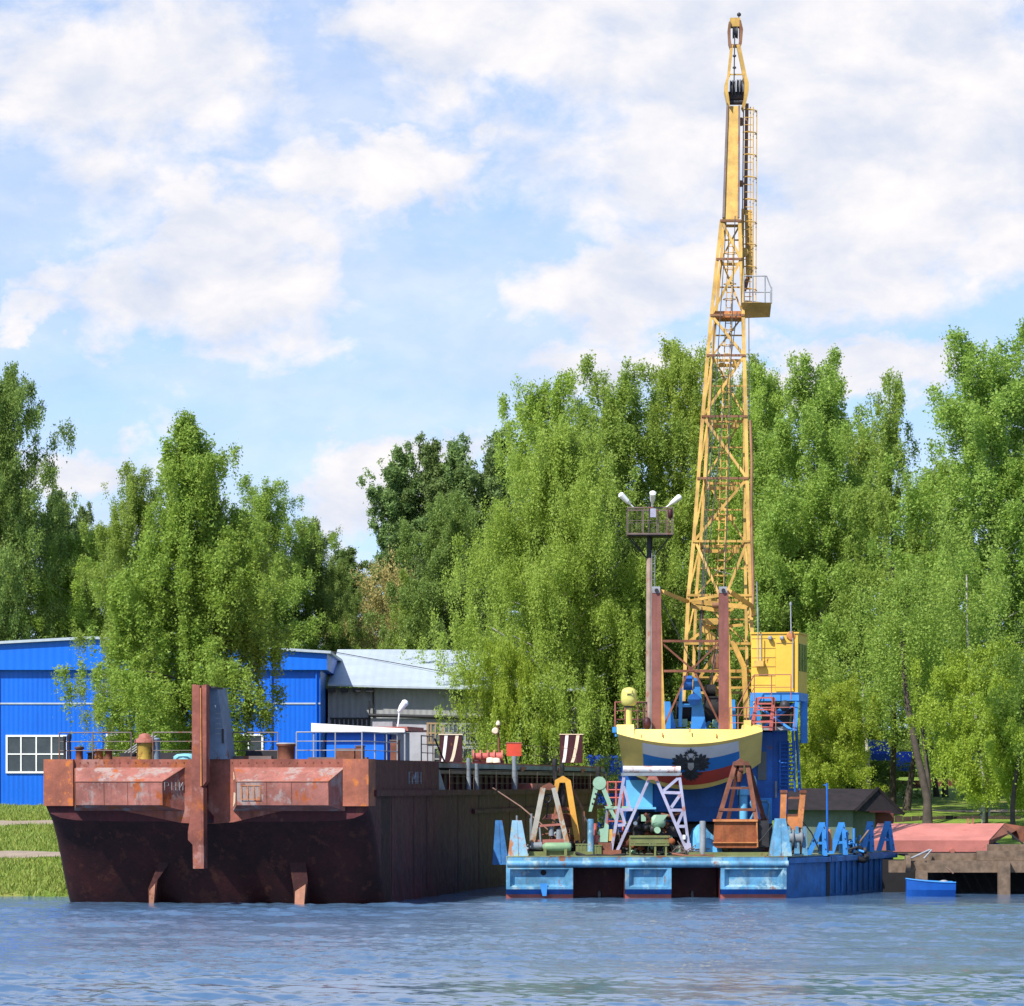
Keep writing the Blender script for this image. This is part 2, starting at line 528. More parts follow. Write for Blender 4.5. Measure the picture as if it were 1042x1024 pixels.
cam = bpy.data.cameras.new('camera')
cam.sensor_width = 36
cam.lens = 36 * F / 1042
cam.shift_x = 0
cam.shift_y = (HY - 512) / 1042
cam.clip_start = 1; cam.clip_end = 6000
co = bpy.data.objects.new('camera', cam); col.objects.link(co)
co.location = (0, 0, EYE)
co.rotation_euler = (R(90), 0, 0)
scene.camera = co
scene.view_settings.view_transform = 'Standard'
scene.view_settings.look = 'None'
scene.view_settings.exposure = .6
scene.view_settings.gamma = 1


# ------------------------------------------------------------------ ground and water
def shore(x):
    y = float(np.interp(x, [-60, -19.4, -6.6, 7.0, 8.0, 11, 13, 19, 24], [167, 167, 234, 233, 221, 206, 190, 186, 178]))
    return y + .5 * math.sin(x * .7) + .3 * math.sin(x * 1.9 + 1)


def ground_z(x, y):
    s = y - shore(x)
    if s < 0:
        z = max(-3, s * .35)
    else:
        z = float(np.interp(s, [0, 1.2, 14, 34, 65, 110, 400], [0, .28, 1.75, 2.85, 3.85, 5.6, 8.5]))
    if s > 0:
        z += .10 * math.sin(x * .31 + y * .17) * min(1, s / 4) + .05 * math.sin(x * 1.3 + 2) * math.sin(y * .9) * min(1, s / 4)
    return z


xs = [-900, -500, -260, -140, -90] + [-60 + i * 1.0 for i in range(121)] + [90, 140, 260, 500, 900]
ys = [60, 110, 140, 155] + [160 + i * .8 for i in range(110)] + [250 + i * 5 for i in range(14)] + [330, 420, 600, 1000, 3000]
g = MB()
g.add([(x, y, ground_z(x, y)) for y in ys for x in xs],
      [(j * len(xs) + i, j * len(xs) + i + 1, (j + 1) * len(xs) + i + 1, (j + 1) * len(xs) + i)
       for j in range(len(ys) - 1) for i in range(len(xs) - 1)], 0, True)
gm = bpy.data.materials.new('grass_ground'); gm.use_nodes = True
nt = gm.node_tree
bs = nt.nodes['Principled BSDF']
tc = nd(nt, 'ShaderNodeTexCoord').outputs['Object']
c = mix_rgb(nt, ramp(nt, noise(nt, tc, .5, 8, .65), .3, .7), (.12, .21, .03), (.24, .31, .055))
c = mix_rgb(nt, ramp(nt, noise(nt, mapping(nt, tc, (1, 1, 1), (9, 2, 0)), .25, 8, .7), .52, .66), c, (.30, .27, .09))
c = mix_rgb(nt, ramp(nt, noise(nt, tc, 6, 6, .7), .45, .8), c, (.06, .10, .015))
nt.links.new(c, bs.inputs['Base Color'])
bs.inputs['Roughness'].default_value = .9
bs.inputs['Specular IOR Level'].default_value = .1
bp = nd(nt, 'ShaderNodeBump'); bp.inputs['Strength'].default_value = .8; bp.inputs['Distance'].default_value = .15
nt.links.new(noise(nt, tc, 5, 8, .75), bp.inputs['Height']); nt.links.new(bp.outputs[0], bs.inputs['Normal'])
tag(g.build('ground', gm, normals=False), kind='structure')


def strip(name, mat_, x0, x1, s0, s1, dz=.03):
    """a path that follows the bank s metres behind the shore"""
    m = MB()
    n = int((x1 - x0) / .8)
    vs = []
    for i in range(n + 1):
        x = x0 + (x1 - x0) * i / n
        for j in range(5):
            y = shore(x) + s0 + (s1 - s0) * j / 4
            vs.append((x, y, ground_z(x, y) + dz))
    m.add(vs, [(i * 5 + j, i * 5 + j + 1, i * 5 + j + 6, i * 5 + j + 5) for i in range(n) for j in range(4)], 0, True)
    return tag(m.build(name, mat_, normals=False), kind='structure')


strip('path', M['path'], -60, -19.5, 12.6, 15.4)
strip('path', M['path'], -60, -19.5, 33, 38)
strip('path', M['path'], 20, 60, 52, 56)

# water: a rippled sheet
rng = np.random.default_rng(3)
ny = 1000
yy = 78 * (190 / 78) ** (np.arange(ny) / (ny - 1.0))
nx = 600
ss = np.linspace(-.165, .165, nx)
Yg, Sg = np.meshgrid(yy, ss, indexing='ij')
Xg = Sg * Yg
Zg = np.zeros_like(Xg)
for i in range(110):
    wl = 10 ** rng.uniform(-.58, .60)
    th = rng.normal(1.35, .55)
    kx, ky = math.cos(th) * 2 * math.pi / wl, math.sin(th) * 2 * math.pi / wl
    a = .0050 * wl ** .80
    Zg += a * np.sin(kx * Xg + ky * Yg + rng.uniform(0, 6.28))
patch = .62 + .38 * np.sin(Xg * .13 + Yg * .21 + 1) * np.sin(Yg * .33 - Xg * .05)
calm = np.clip((168 - Yg) / 22, .25, 1)
near = 1 + .0 * np.clip((104 - Yg) / 12, 0, 1)
Zg *= patch * calm * near
me = bpy.data.meshes.new('water')
vv = np.stack([Xg, Yg, Zg], -1).reshape(-1, 3)
ii = np.arange(ny * nx).reshape(ny, nx)
ff = np.stack([ii[:-1, :-1], ii[:-1, 1:], ii[1:, 1:], ii[1:, :-1]], -1).reshape(-1, 4)


def fill_mesh(me, vv, ff, smooth=True):
    me.vertices.add(len(vv)); me.vertices.foreach_set('co', vv.astype(np.float32).ravel())
    kf = ff.shape[1]
    me.loops.add(ff.size); me.loops.foreach_set('vertex_index', ff.astype(np.int32).ravel())
    me.polygons.add(len(ff))
    me.polygons.foreach_set('loop_start', np.arange(0, ff.size, kf, dtype=np.int32))
    me.polygons.foreach_set('use_smooth', np.full(len(ff), smooth))
    me.update(calc_edges=True)


# skirt beyond the rippled sheet
xl = [-700, 700]
base = len(vv)
extra = []
fe = []


def outer(pts):
    global base
    extra.extend(pts)
    fe.append([base, base + 1, base + 2, base + 3]); base += 4


lo0, lo1, hi0, hi1 = -.165 * 78, .165 * 78, -.165 * 190, .165 * 190
outer([(-700, 78, 0), (lo0, 78, 0), (hi0, 190, 0), (-700, 190, 0)])
outer([(lo1, 78, 0), (700, 78, 0), (700, 190, 0), (hi1, 190, 0)])
outer([(-700, -120, 0), (700, -120, 0), (700, 78, 0), (-700, 78, 0)])
vv = np.concatenate([vv, np.array(extra)]); ff = np.concatenate([ff, np.array(fe)])
fill_mesh(me, vv, ff)
wm = bpy.data.materials.new('river_water'); wm.use_nodes = True
nt = wm.node_tree; bs = nt.nodes['Principled BSDF']
bs.inputs['Base Color'].default_value = (.065, .125, .22, 1)
bs.inputs['Roughness'].default_value = .035
bs.inputs['IOR'].default_value = 1.33
tc = nd(nt, 'ShaderNodeTexCoord').outputs['Object']
h1 = noise(nt, mapping(nt, tc, (1, .6, 1)), 9, 4, .7)
bp = nd(nt, 'ShaderNodeBump'); bp.inputs['Distance'].default_value = .06
# wind lanes: a rough lane in mid river, smoother water near the camera and in the lee of the hulls
wsep = nd(nt, 'ShaderNodeSeparateXYZ'); nt.links.new(tc, wsep.inputs[0])
lane = math_(nt, 'ADD', wsep.outputs[1], math_(nt, 'MULTIPLY_ADD', noise(nt, mapping(nt, tc, (.12, .05, 1)), 1, 4, .6), 14, -7))
lane_m = math_(nt, 'MULTIPLY', ramp(nt, lane, 94, 106), math_(nt, 'SUBTRACT', 1.0, math_(nt, 'MULTIPLY', ramp(nt, lane, 142, 158), .6)))
nt.links.new(math_(nt, 'MULTIPLY_ADD', lane_m, .75, .10), bp.inputs['Strength'])
nt.links.new(h1, bp.inputs['Height']); nt.links.new(bp.outputs[0], bs.inputs['Normal'])
me.materials.append(wm)
wo = bpy.data.objects.new('water', me); col.objects.link(wo)
tag(wo, kind='structure')

# ------------------------------------------------------------------ trees
def tree_mesh(seed, H, Rr, prof, h0, nbr, nleaf, leaf, up=(.9, .1), droop=.5, strand=.6, spread=.35, wob=.25, clus=.55,
              stems=1, trunk_r=.2, lean=0.0):
    """leaf cloud on a skeleton of limbs; returns crown arrays and a trunk MB"""
    rg = np.random.default_rng(seed)
    tb = MB()
    C, CW, CD = [], [], []
    for st in range(stems):
        off = np.array([0, 0.]) if st == 0 else rg.normal(0, .35 * Rr, 2)
        hs = H if st == 0 else H * rg.uniform(.72, .95)
        ph = rg.uniform(0, 6.28, 4)

        def trunk(t, off=off, hs=hs, ph=ph):
            wv = wob * np.array([math.sin(ph[0] + 3.1 * t) - math.sin(ph[0]), math.sin(ph[1] + 2.7 * t) - math.sin(ph[1])])
            b = off * (.35 + .65 * min(1, t * 2)) if st else off
            return np.array([b[0] + wv[0] + lean * t * hs, b[1] + wv[1], t * hs])
        nt_ = 12
        for i in range(nt_):
            a, b = trunk(i / nt_), trunk((i + 1) / nt_)
            r0 = trunk_r * (1 - .93 * (i / nt_)) * (1.35 if i == 0 else 1)
            r1 = trunk_r * (1 - .93 * ((i + 1) / nt_))
            tb.tube(a, b, r0, r1, n=7, caps=False)
        nb = int(nbr / stems)
        for i in range(nb):
            uq = (i + rg.uniform(0, 1)) / nb
            t = h0 + (1 - h0) * uq ** .92 * .985
            azm = i * 2.39996 + rg.normal(0, .35)
            lob = 1 + .30 * math.sin(2 * azm + ph[2] + 9 * t) + .22 * math.sin(3 * azm + ph[3] - 15 * t) + .12 * math.sin(23 * t + ph[0])
            ln = max(.35, Rr * prof((t - h0) / (1 - h0)) * lob * rg.uniform(.72, 1.15)) / (1 if stems == 1 else 1.35)
            e = up[1] + (up[0] - up[1]) * ((t - h0) / (1 - h0)) + rg.normal(0, .12)
            p0 = trunk(t)
            dr = np.array([math.cos(azm), math.sin(azm), 0])
            pts = []
            bend = rg.normal(0, .25)
            pr = np.array([-dr[1], dr[0], 0])
            for s_ in np.linspace(0, 1, 6):
                pts.append(p0 + ln * (s_ * math.cos(e) * dr + pr * bend * s_ * s_) + np.array([0, 0, ln * (s_ * math.sin(e) - droop * s_ * s_ * .6)]))
            rb = max(.012, trunk_r * .34 * (1 - t) * ln / max(Rr, .1) + .012)
            if i % 2 == 0:
                for q in range(0, 3):
                    tb.tube(pts[q], pts[q + 1], rb * (1 - .17 * q), rb * (1 - .17 * (q + 1)), n=4, caps=False)
            nc = max(2, int(ln / clus * rg.uniform(.8, 1.3)))
            for j in range(nc):
                s_ = 1 - (1 - .18) * rg.uniform(0, 1) ** 1.25
                q = min(4, int(s_ * 5)); fr = s_ * 5 - q
                cpt = pts[q] * (1 - fr) + pts[q + 1] * fr + rg.normal(0, .16 * ln ** .5, 3) * np.array([1, 1, .7])
                C.append(cpt); CW.append(rg.uniform(.4, 1.6)); CD.append(dr)
    C = np.array(C); CW = np.array(CW); CD = np.array(CD)
    pick = rg.choice(len(C), nleaf, p=CW / CW.sum())
    cen = C[pick].copy()
    # each clump hangs down in a few strands
    hang = np.abs(rg.normal(0, 1, nleaf)) * strand
    sid = rg.integers(0, 4, nleaf)
    ang = sid * 1.57 + pick * 1.1
    rad = spread * (.5 + .5 * rg.uniform(0, 1, nleaf))
    cen[:, 0] += np.cos(ang) * rad * .6 + rg.normal(0, spread * .42, nleaf)
    cen[:, 1] += np.sin(ang) * rad * .6 + rg.normal(0, spread * .42, nleaf)
    cen[:, 2] += rg.normal(0, spread * .45, nleaf) - hang + .25 * strand
    cen[:, 2] = np.maximum(cen[:, 2], .3)
    nrm = rg.normal(0, 1, (nleaf, 3)) + CD[pick] * .55 + np.array([0, 0, .45])
    nrm /= np.linalg.norm(nrm, axis=1)[:, None]
    ref = rg.normal(0, 1, (nleaf, 3)) + np.array([0, 0, -.8])
    ux = np.cross(nrm, ref); ux /= np.linalg.norm(ux, axis=1)[:, None] + 1e-9
    uy = np.cross(nrm, ux)
    a = leaf * (.45 + 1.0 * rg.uniform(0, 1, nleaf) ** 1.6)[:, None]
    v0 = cen + uy * a; v1 = cen - uy * a * .7 + ux * a * .62; v2 = cen - uy * a * .7 - ux * a * .62
    vv = np.stack([v0, v1, v2], 1).reshape(-1, 3)
    ff = np.arange(nleaf * 3).reshape(-1, 3)
    return vv, ff, tb


def ovoid(p=.35, sharp=1.0):
    return lambda t: max(.05, (math.sin(math.pi * min(1, max(0, t)) ** p) ** .8) if t > 0 else .3) ** sharp


def prof_birch(t):       # widest at a third, long narrowing top
    return (.55 + .45 * math.sin(min(1, t / .33) * math.pi / 2)) if t < .33 else max(.08, 1 - ((t - .33) / .67) ** 1.35 * .88)


def prof_round(t):
    return max(.14, math.sin(math.pi * min(1, .15 + .80 * t)) ** .55)


def prof_wide(t):        # broad, low skirt, blunt top
    return max(.10, (1 - t ** 2.6) ** .75 * (.80 + .2 * min(1, t / .15)))


def prof_col(t):
    return max(.15, (.65 + .35 * math.sin(min(1, t / .4) * 1.57)) * (1 - max(0, t - .75) / .25 * .8))


KINDS = {}


def kind_(name, leafm, barkm, *a, **kw):
    vv, ff, tb = tree_mesh(*a, **kw)
    me = bpy.data.meshes.new(name + '_crown'); fill_mesh(me, vv, ff, False); me.materials.append(L[leafm])
    t = tb.build('trunk', barkm, None, local=True, normals=False)
    KINDS[name] = (me, t.data, float(np.percentile(vv[:, 2], 99.85)), float(np.percentile(np.hypot(vv[:, 0] - np.median(vv[:, 0]), vv[:, 1]), 94)))
    W.pop(t); bpy.data.objects.remove(t)


# name, leaf, bark, seed, height, radius, profile, crown base, limbs, leaves, leaf length
kind_('front_birch', 'mid', BARK_D, 11, 23, 5.6, prof_birch, .07, 200, 300000, .082, up=(1.05, .45), droop=.6, strand=.8, spread=.28, clus=.62, trunk_r=.2)
kind_('birch_a', 'birch', BARK, 21, 29, 6.4, prof_round, .10, 170, 200000, .098, up=(1.0, .5), droop=.5, strand=.8, spread=.36, clus=.85, trunk_r=.24)
kind_('birch_b', 'bright', BARK, 22, 28, 6.4, prof_round, .12, 160, 200000, .098, up=(1.0, .45), droop=.5, strand=.85, spread=.36, clus=.85, trunk_r=.24, lean=.02)
kind_('birch_c', 'birch', BARK_D, 23, 29, 6.2, prof_round, .26, 120, 130000, .098, up=(1.0, .45), droop=.5, strand=.85, spread=.34, clus=.85, trunk_r=.28, stems=2, lean=-.015)
kind_('dark_birch', 'dark', BARK_D, 24, 26, 6.4, prof_round, .08, 150, 170000, .105, up=(1.0, .4), droop=.5, strand=.6, spread=.42, clus=.85, trunk_r=.28)
kind_('weeping', 'bright', BARK, 25, 26, 10.5, prof_wide, .03, 360, 480000, .092, up=(1.05, .4), droop=.7, strand=1.0, spread=.36, trunk_r=.3, clus=.9)
kind_('poplar', 'poplar', BARK_D, 26, 28, 3.6, prof_col, .12, 180, 90000, .12, up=(1.15, .85), droop=.05, strand=.3, spread=.30, trunk_r=.3, clus=.55)
kind_('sapling', 'lime', BARK_D, 27, 10, 4.6, prof_round, .22, 90, 80000, .082, up=(.8, .25), droop=.4, strand=.4, spread=.30, trunk_r=.09)
kind_('budding', 'tan', BARK_D, 28, 14, 4.6, prof_round, .14, 130, 26000, .095, up=(.9, .3), droop=.3, strand=.4, spread=.4, trunk_r=.15)
kind_('bushy', 'dark', BARK_D, 29, 10, 6.0, prof_wide, .04, 110, 80000, .105, up=(.8, .2), droop=.3, strand=.4, spread=.42, trunk_r=.12)

nkind = 0


def tree(name, kd, px, top, Y, width, label, group=None, leanx=0, rot=None):
    """one tree: foot on the ground at bearing px, crown top at top, crown width in survey pixels"""
    global nkind
    cm, tm, H, Rr = KINDS[kd]
    X = (px - CX) * Y / F
    zg = ground_z(X, Y) - .1
    h = EYE + (HY - top) * Y / F - zg
    s = h / H
    sx = (width * 1.16 * Y / F) / (2 * Rr)
    nkind += 1
    o = thing(name, (X, Y, zg), label, 'tree', group)
    o.rotation_euler = (0, R(leanx), rot if rot is not None else random.uniform(0, 6.28))
    o.scale = (sx, sx, s)
    t = bpy.data.objects.new('trunk', tm); col.objects.link(t); t.parent = o
    c_ = bpy.data.objects.new('crown', cm); col.objects.link(c_); c_.parent = o
    return o


G_L, G_M, G_R = 'trees behind the blue hall', 'trees in the middle of the bank', 'tall birches on the right bank'
tree('birch_tree', 'front_birch', 194, 428, 203, 160, 'big weeping birch in front of the blue hall, right behind the stern post', None, rot=.6)
tree('birch_tree', 'birch_a', 142, 475, 210, 100, 'slimmer birch top showing left of the big weeping birch', G_L)
tree('birch_tree', 'dark_birch', 6, 378, 258, 118, 'tall birch cut by the left edge of the photo above the blue hall', G_L, rot=1.0)
tree('broadleaf_tree', 'dark_birch', 2, 470, 266, 120, 'dark tree behind the tall birch at the far left', G_L)
tree('poplar_tree', 'poplar', 62, 498, 280, 44, 'narrow poplar top between the left edge birch and the weeping birch', G_L)
tree('poplar_tree', 'poplar', 84, 515, 284, 36, 'thin short poplar spire just right of the left narrow poplar', G_L)
tree('birch_tree', 'birch_b', 92, 540, 262, 130, 'pale rounded birch rising over the roof peak of the blue hall', G_L)
tree('birch_tree', 'birch_a', 272, 488, 264, 112, 'rounded birch to the right of the big weeping birch', G_L)
tree('broadleaf_tree', 'dark_birch', 232, 530, 276, 110, 'dark green tree close behind the big weeping birch', G_L)
tree('birch_tree', 'dark_birch', 312, 530, 268, 84, 'dark birch standing over the right end of the blue hall', G_L)
tree('broadleaf_tree', 'dark_birch', 343, 570, 280, 66, 'low dark tree left of the tan budding tree', G_L)
tree('willow_tree', 'poplar', 350, 556, 306, 60, 'feathery distant treetop above the tan budding tree', G_L)
tree('budding_tree', 'budding', 388, 562, 272, 92, 'sparse tan tree with young buds over the zinc roof', None)
for px, top, w_, lab in ((405, 455, 58, 'left poplar of the tall row behind the zinc roofed shed'),
                         (436, 446, 60, 'second poplar of the tall row behind the zinc roofed shed'),
                         (470, 448, 60, 'third poplar of the tall row, half behind the dark birch'),
                         (504, 440, 62, 'right poplar of the tall row beside the bright weeping birch')):
    tree('poplar_tree', 'poplar', px, top, 300, w_, lab, 'row of tall poplars behind the shed')
tree('birch_tree', 'dark_birch', 450, 505, 262, 105, 'darker birch in front of the poplar row, over the shed roof', G_M)
tree('birch_tree', 'birch_a', 424, 585, 266, 80, 'small birch right of the tan budding tree', G_M)
tree('birch_tree', 'weeping', 574, 438, 240, 212, 'broad bright yellow green weeping birch left of the lamp mast', None, rot=2.0)
tree('young_tree', 'sapling', 512, 650, 236, 70, 'bright low birch hiding the right end of the grey shed', None)
tree('birch_tree', 'birch_b', 560, 384, 262, 120, 'tall birch top over the bright weeping birch', G_M)
tree('birch_tree', 'birch_a', 632, 368, 258, 140, 'tall birch behind the lamp mast', G_M)
tree('birch_tree', 'birch_b', 694, 350, 262, 120, 'tall birch between the lamp mast and the crane boom', G_M)
tree('broadleaf_tree', 'dark_birch', 655, 540, 244, 130, 'dark tree low behind the lamp mast foot', G_M)
tree('birch_tree', 'birch_a', 742, 372, 258, 115, 'birch seen through the lattice of the crane boom', G_R)
tree('birch_tree', 'birch_b', 776, 376, 250, 100, 'birch just right of the crane boom', G_R)
tree('birch_tree', 'birch_a', 832, 360, 238, 140, 'tallest birch behind the yellow crane cab', G_R)
tree('birch_tree', 'birch_c', 908, 384, 230, 105, 'slim birch with bare dark stems and sky gaps, right of the cab birch', G_R, rot=2.4)
tree('birch_tree', 'birch_b', 870, 430, 250, 95, 'shorter birch in the gap behind the slim birch', G_R)
tree('birch_tree', 'birch_a', 1002, 334, 222, 165, 'tall birch with a white stem near the right edge', G_R, rot=.2)
tree('birch_tree', 'birch_b', 1064, 350, 226, 120, 'birch cut by the right edge of the photo', G_R)
tree('birch_tree', 'birch_c', 962, 470, 252, 80, 'thin birch behind the tall right edge birch', G_R)
tree('broadleaf_tree', 'dark_birch', 800, 540, 240, 130, 'dark green tree directly behind the blue cab stand', G_R)
tree('broadleaf_tree', 'bushy', 715, 680, 242, 170, 'leafy dark thicket behind the crane winches', G_R)
tree('broadleaf_tree', 'bushy', 850, 712, 250, 140, 'leafy bush behind the dark roofed hut', G_R)
tree('young_tree', 'sapling', 1004, 650, 205, 118, 'bright young tree with low branches over the grass', None)
tree('young_tree', 'sapling', 1046, 690, 202, 100, 'lime green young tree at the right edge', None)
tree('young_tree', 'sapling', 838, 690, 222, 100, 'lime green young tree behind the hut', None)
tree('broadleaf_tree', 'bushy', 600, 725, 238, 120, 'dark bush behind the far ventilator of the barge', G_M)
tree('broadleaf_tree', 'bushy', 905, 742, 300, 160, 'far bush beyond the grass behind the blue awnings', 'bushes at the far edge of the grass')
tree('broadleaf_tree', 'bushy', 1010, 735, 306, 160, 'far bush beyond the grass at the right edge', 'bushes at the far edge of the grass')
tree('broadleaf_tree', 'bushy', 320, 670, 280, 130, 'low dark bush behind the right end of the blue hall roof', G_L)
tree('broadleaf_tree', 'bushy', 430, 660, 284, 150, 'low dark bush behind the zinc roof', G_L)
tree('broadleaf_tree', 'bushy', 120, 620, 282, 190, 'dark bush mass behind the blue hall roof peak', G_L)


# the wood goes on past both edges of the view
for px, kd, top, Y, w_ in ((1150, 'birch_a', 372, 236, 130), (1235, 'dark_birch', 400, 250, 130), (1320, 'birch_b', 366, 240, 130), (1415, 'birch_a', 390, 256, 140), (1520, 'birch_b', 420, 250, 150), (1640, 'dark_birch', 400, 262, 150)):
    tree('birch_tree', kd, px, top, Y, w_, 'birch of the wood that continues past the right edge of the view', 'birches past the right edge of the view')
for px, kd, top, Y, w_ in ((-95, 'birch_a', 400, 268, 130), (-190, 'dark_birch', 430, 276, 130), (-300, 'birch_b', 390, 270, 140), (-420, 'birch_a', 410, 280, 150)):
    tree('birch_tree', kd, px, top, Y, w_, 'birch of the wood that continues past the left edge of the view', 'birches past the left edge of the view')


# bare leaning trunks of the right bank
def bare_trunk(px0, px1, ytop, Y, w_, m, label):
    X = (px0 - CX) * Y / F
    zg = ground_z(X, Y) - .1
    pts = [Vector((X, Y, zg))]
    tp = P(px1, ytop, Y + 1.5)
    for i in range(1, 9):
        t = i / 8
        p = Vector((X, Y, zg)).lerp(tp, t)
        p.x += .22 * math.sin(t * 5 + px0)
        pts.append(p)
    b = MB()
    for i in range(8):
        b.tube(pts[i], pts[i + 1], w_ * k(Y) / 2 * (1.25 if i == 0 else 1 - .07 * i), w_ * k(Y) / 2 * (1 - .07 * (i + 1)), n=9, caps=False)
    t = thing('birch_tree', (X, Y, zg), label, 'tree', 'bare stemmed birches by the pink steel slab')
    b.build('trunk', m, t)
    # a few live twigs at the top
    rg = np.random.default_rng(int(px0))
    n = 9000
    hub = np.array(tp) + np.array([0, 0, -.3]) + rg.normal(0, 1, (60, 3)) * np.array([1.5, 1.3, 2.0])
    cen = hub[rg.integers(0, 60, n)] + rg.normal(0, .26, (n, 3)) - np.array([0, 0, 1]) * np.abs(rg.normal(0, .8, n))[:, None]
    d1 = rg.normal(0, 1, (n, 3)); d1 /= np.linalg.norm(d1, axis=1)[:, None]
    d2 = np.cross(d1, rg.normal(0, 1, (n, 3))); d2 /= np.linalg.norm(d2, axis=1)[:, None]
    a = rg.uniform(.05, .11, (n, 1))
    vv = np.stack([cen + d1 * a, cen + d2 * a * .55, cen - d1 * a, cen - d2 * a * .55], 1).reshape(-1, 3) - np.array([X, Y, zg])
    me = bpy.data.meshes.new('crown'); fill_mesh(me, vv, np.arange(4 * n).reshape(-1, 4), False); me.materials.append(L['birch'])
    c_ = bpy.data.objects.new('crown', me); col.objects.link(c_); c_.parent = t


bare_trunk(944, 917, 640, 212, 9, BARK_D, 'leaning thick dark trunk on the grass behind the pink slab')
bare_trunk(943, 934, 650, 214, 6, BARK_D, 'straighter thin dark trunk close beside the leaning thick one')
bare_trunk(880, 882, 690, 226, 5, BARK, 'white stemmed birch behind the roof of the hut')
bare_trunk(1034, 1036, 720, 200, 6, BARK_D, 'short dark trunk at the right edge of the grass')
bare_trunk(1000, 985, 585, 205, 4, BARK, 'slender white trunk showing through the right edge foliage')
bare_trunk(835, 834, 690, 226, 6, BARK_D, 'dark trunk just left of the hut roof, beside the cab stand')
# ------------------------------------------------------------------ blue hall
def gz(px, Y):
    return ground_z((px - CX) * Y / F, Y)


Yh = 232.0
hall = thing('workshop_hall', (P(60, 800, Yh).x, Yh, 3.2), 'long bright blue clad hall with white framed windows behind the weeping birch', 'hall')
x0, x1 = P(-260, 0, Yh).x, P(326, 0, Yh).x
zb = 3.45
ztop = lambda px: P(0, (650 + (95 - px) * .052 if px < 95 else 649 + (px - 95) * .062), Yh).z
zf = P(0, 682, Yh).z
m = MB()
m.box((x0, Yh, zb + .25), (x1, Yh + 22, zf))
m.build('wall', M['hall_blue'], hall)
m = MB()
xa, xp, xb = P(-264, 0, Yh).x, P(95, 0, Yh).x, P(333, 0, Yh).x
za = ztop(-264) - .1
m.prism([(xa, Yh - .35, zf + .003), (xb, Yh - .35, zf + .003), (xb, Yh - .35, ztop(333) - .1), (xp, Yh - .35, ztop(95) - .1), (xa, Yh - .35, za)], (0, 23, 0))
m.build('fascia', M['hall_blue2'], hall)
m = MB()
for a, b in (((xa - .3, za), (xp, ztop(95) - .1)), ((xp, ztop(95) - .1), (xb + .25, ztop(333) - .11))):
    m.prism([(a[0], Yh - .6, a[1] + .004), (b[0], Yh - .6, b[1] + .004), (b[0], Yh - .6, b[1] + .17), (a[0], Yh - .6, a[1] + .17)], (0, 23.6, 0))
m.build('roof', M['roof_metal'], hall)
m = MB(); zl = P(0, 716, Yh).z
m.box((x0, Yh - .05, zl - .05), (x1, Yh - .002, zl + .05)); m.build('trim_strip', M['roof_metal'], hall)
m = MB(); m.box((x0 - .1, Yh - .12, zb - 3), (x1 + .1, Yh + 22.1, zb + .246)); m.build('plinth', M['trim_white'], hall)


def window(pxa, pya, pxb, pyb, nx_, ny_, Y, parent, fr=M['trim_white'], pn=M['pane'], fw=.12):
    a, b = P(pxa, pyb, Y), P(pxb, pya, Y)
    f = MB()
    f.box((a.x, Y - .10, a.z), (b.x, Y - .003, a.z + fw)); f.box((a.x, Y - .10, b.z - fw), (b.x, Y - .003, b.z))
    f.box((a.x, Y - .101, a.z + fw), (a.x + fw, Y - .003, b.z - fw)); f.box((b.x - fw, Y - .101, a.z + fw), (b.x, Y - .003, b.z - fw))
    for i in range(1, nx_):
        x = a.x + (b.x - a.x) * i / nx_
        f.box((x - fw * .35, Y - .09, a.z + fw), (x + fw * .35, Y - .003, b.z - fw))
    for j in range(1, ny_):
        z = a.z + (b.z - a.z) * j / ny_
        f.box((a.x + fw, Y - .085, z - fw * .35), (b.x - fw, Y - .003, z + fw * .35))
    w_ = f.build('window', fr, parent)
    p = MB(); p.box((a.x + fw * .5, Y - .04, a.z + fw * .5), (b.x - fw * .5, Y - .02, b.z - fw * .5))
    p.build('pane', pn, w_)
    return w_


for px_ in (-2, 104, 276, 322):
    m = MB(); m.tube(P(px_, 683, Yh - .12), P(px_, 818, Yh - .12), .055, n=8); m.tube(P(px_, 683, Yh - .12), P(px_, 681, Yh - .3), .055, n=8); m.build('downpipe', M['hall_blue2'], hall)
for px_ in (34, 62, 90, 130, 182, 232, 262, 300):
    a = P(px_, 0, Yh); m = MB(); m.box((a.x - .02, Yh - .012, zb + .3), (a.x + .02, Yh - .002, zf - .05)); m.build('panel_joint', M['hall_blue2'], hall)
window(6, 748, 68, 787, 4, 2, Yh, hall)
window(108, 747, 170, 787, 4, 2, Yh, hall)
window(208, 747, 268, 787, 4, 2, Yh, hall)
window(-95, 748, -32, 787, 4, 2, Yh, hall)

# ------------------------------------------------------------------ grey shed with the zinc roof
Ys = 238.0
shed = thing('shed', (P(450, 800, Ys).x, Ys, 3.3), 'grey shed with a sloping zinc roof beside the blue hall', 'shed')
ze = P(0, 700, Ys).z
xl_, xr_ = P(333.5, 0, Ys).x, P(600, 0, Ys).x
m = MB(); zp = P(0, 731, Ys).z
m.box((xl_, Ys + .4, zp), (xr_, Ys + 15, ze)); m.build('wall', M['shed_grey'], shed)
m = MB(); m.box((xl_, Ys + .1, .2), (xr_, Ys + 14.9, zp - .003)); m.build('lower_wall', M['shed_wall'], shed)
m = MB()
zr = P(0, 661, Ys + 13).z
e0 = [(xl_ + .02, Ys - .5, ze - .02 + .25), (xl_ + 4, Ys - .5, ze + .10), (xl_ + 9, Ys - .5, ze), (xr_, Ys - .5, ze - .12)]
r0 = [(xl_ + .02, Ys + 13, zr), (xl_ + 4, Ys + 13, zr), (xl_ + 9, Ys + 13, zr - .05), (xr_, Ys + 13, zr - .1)]
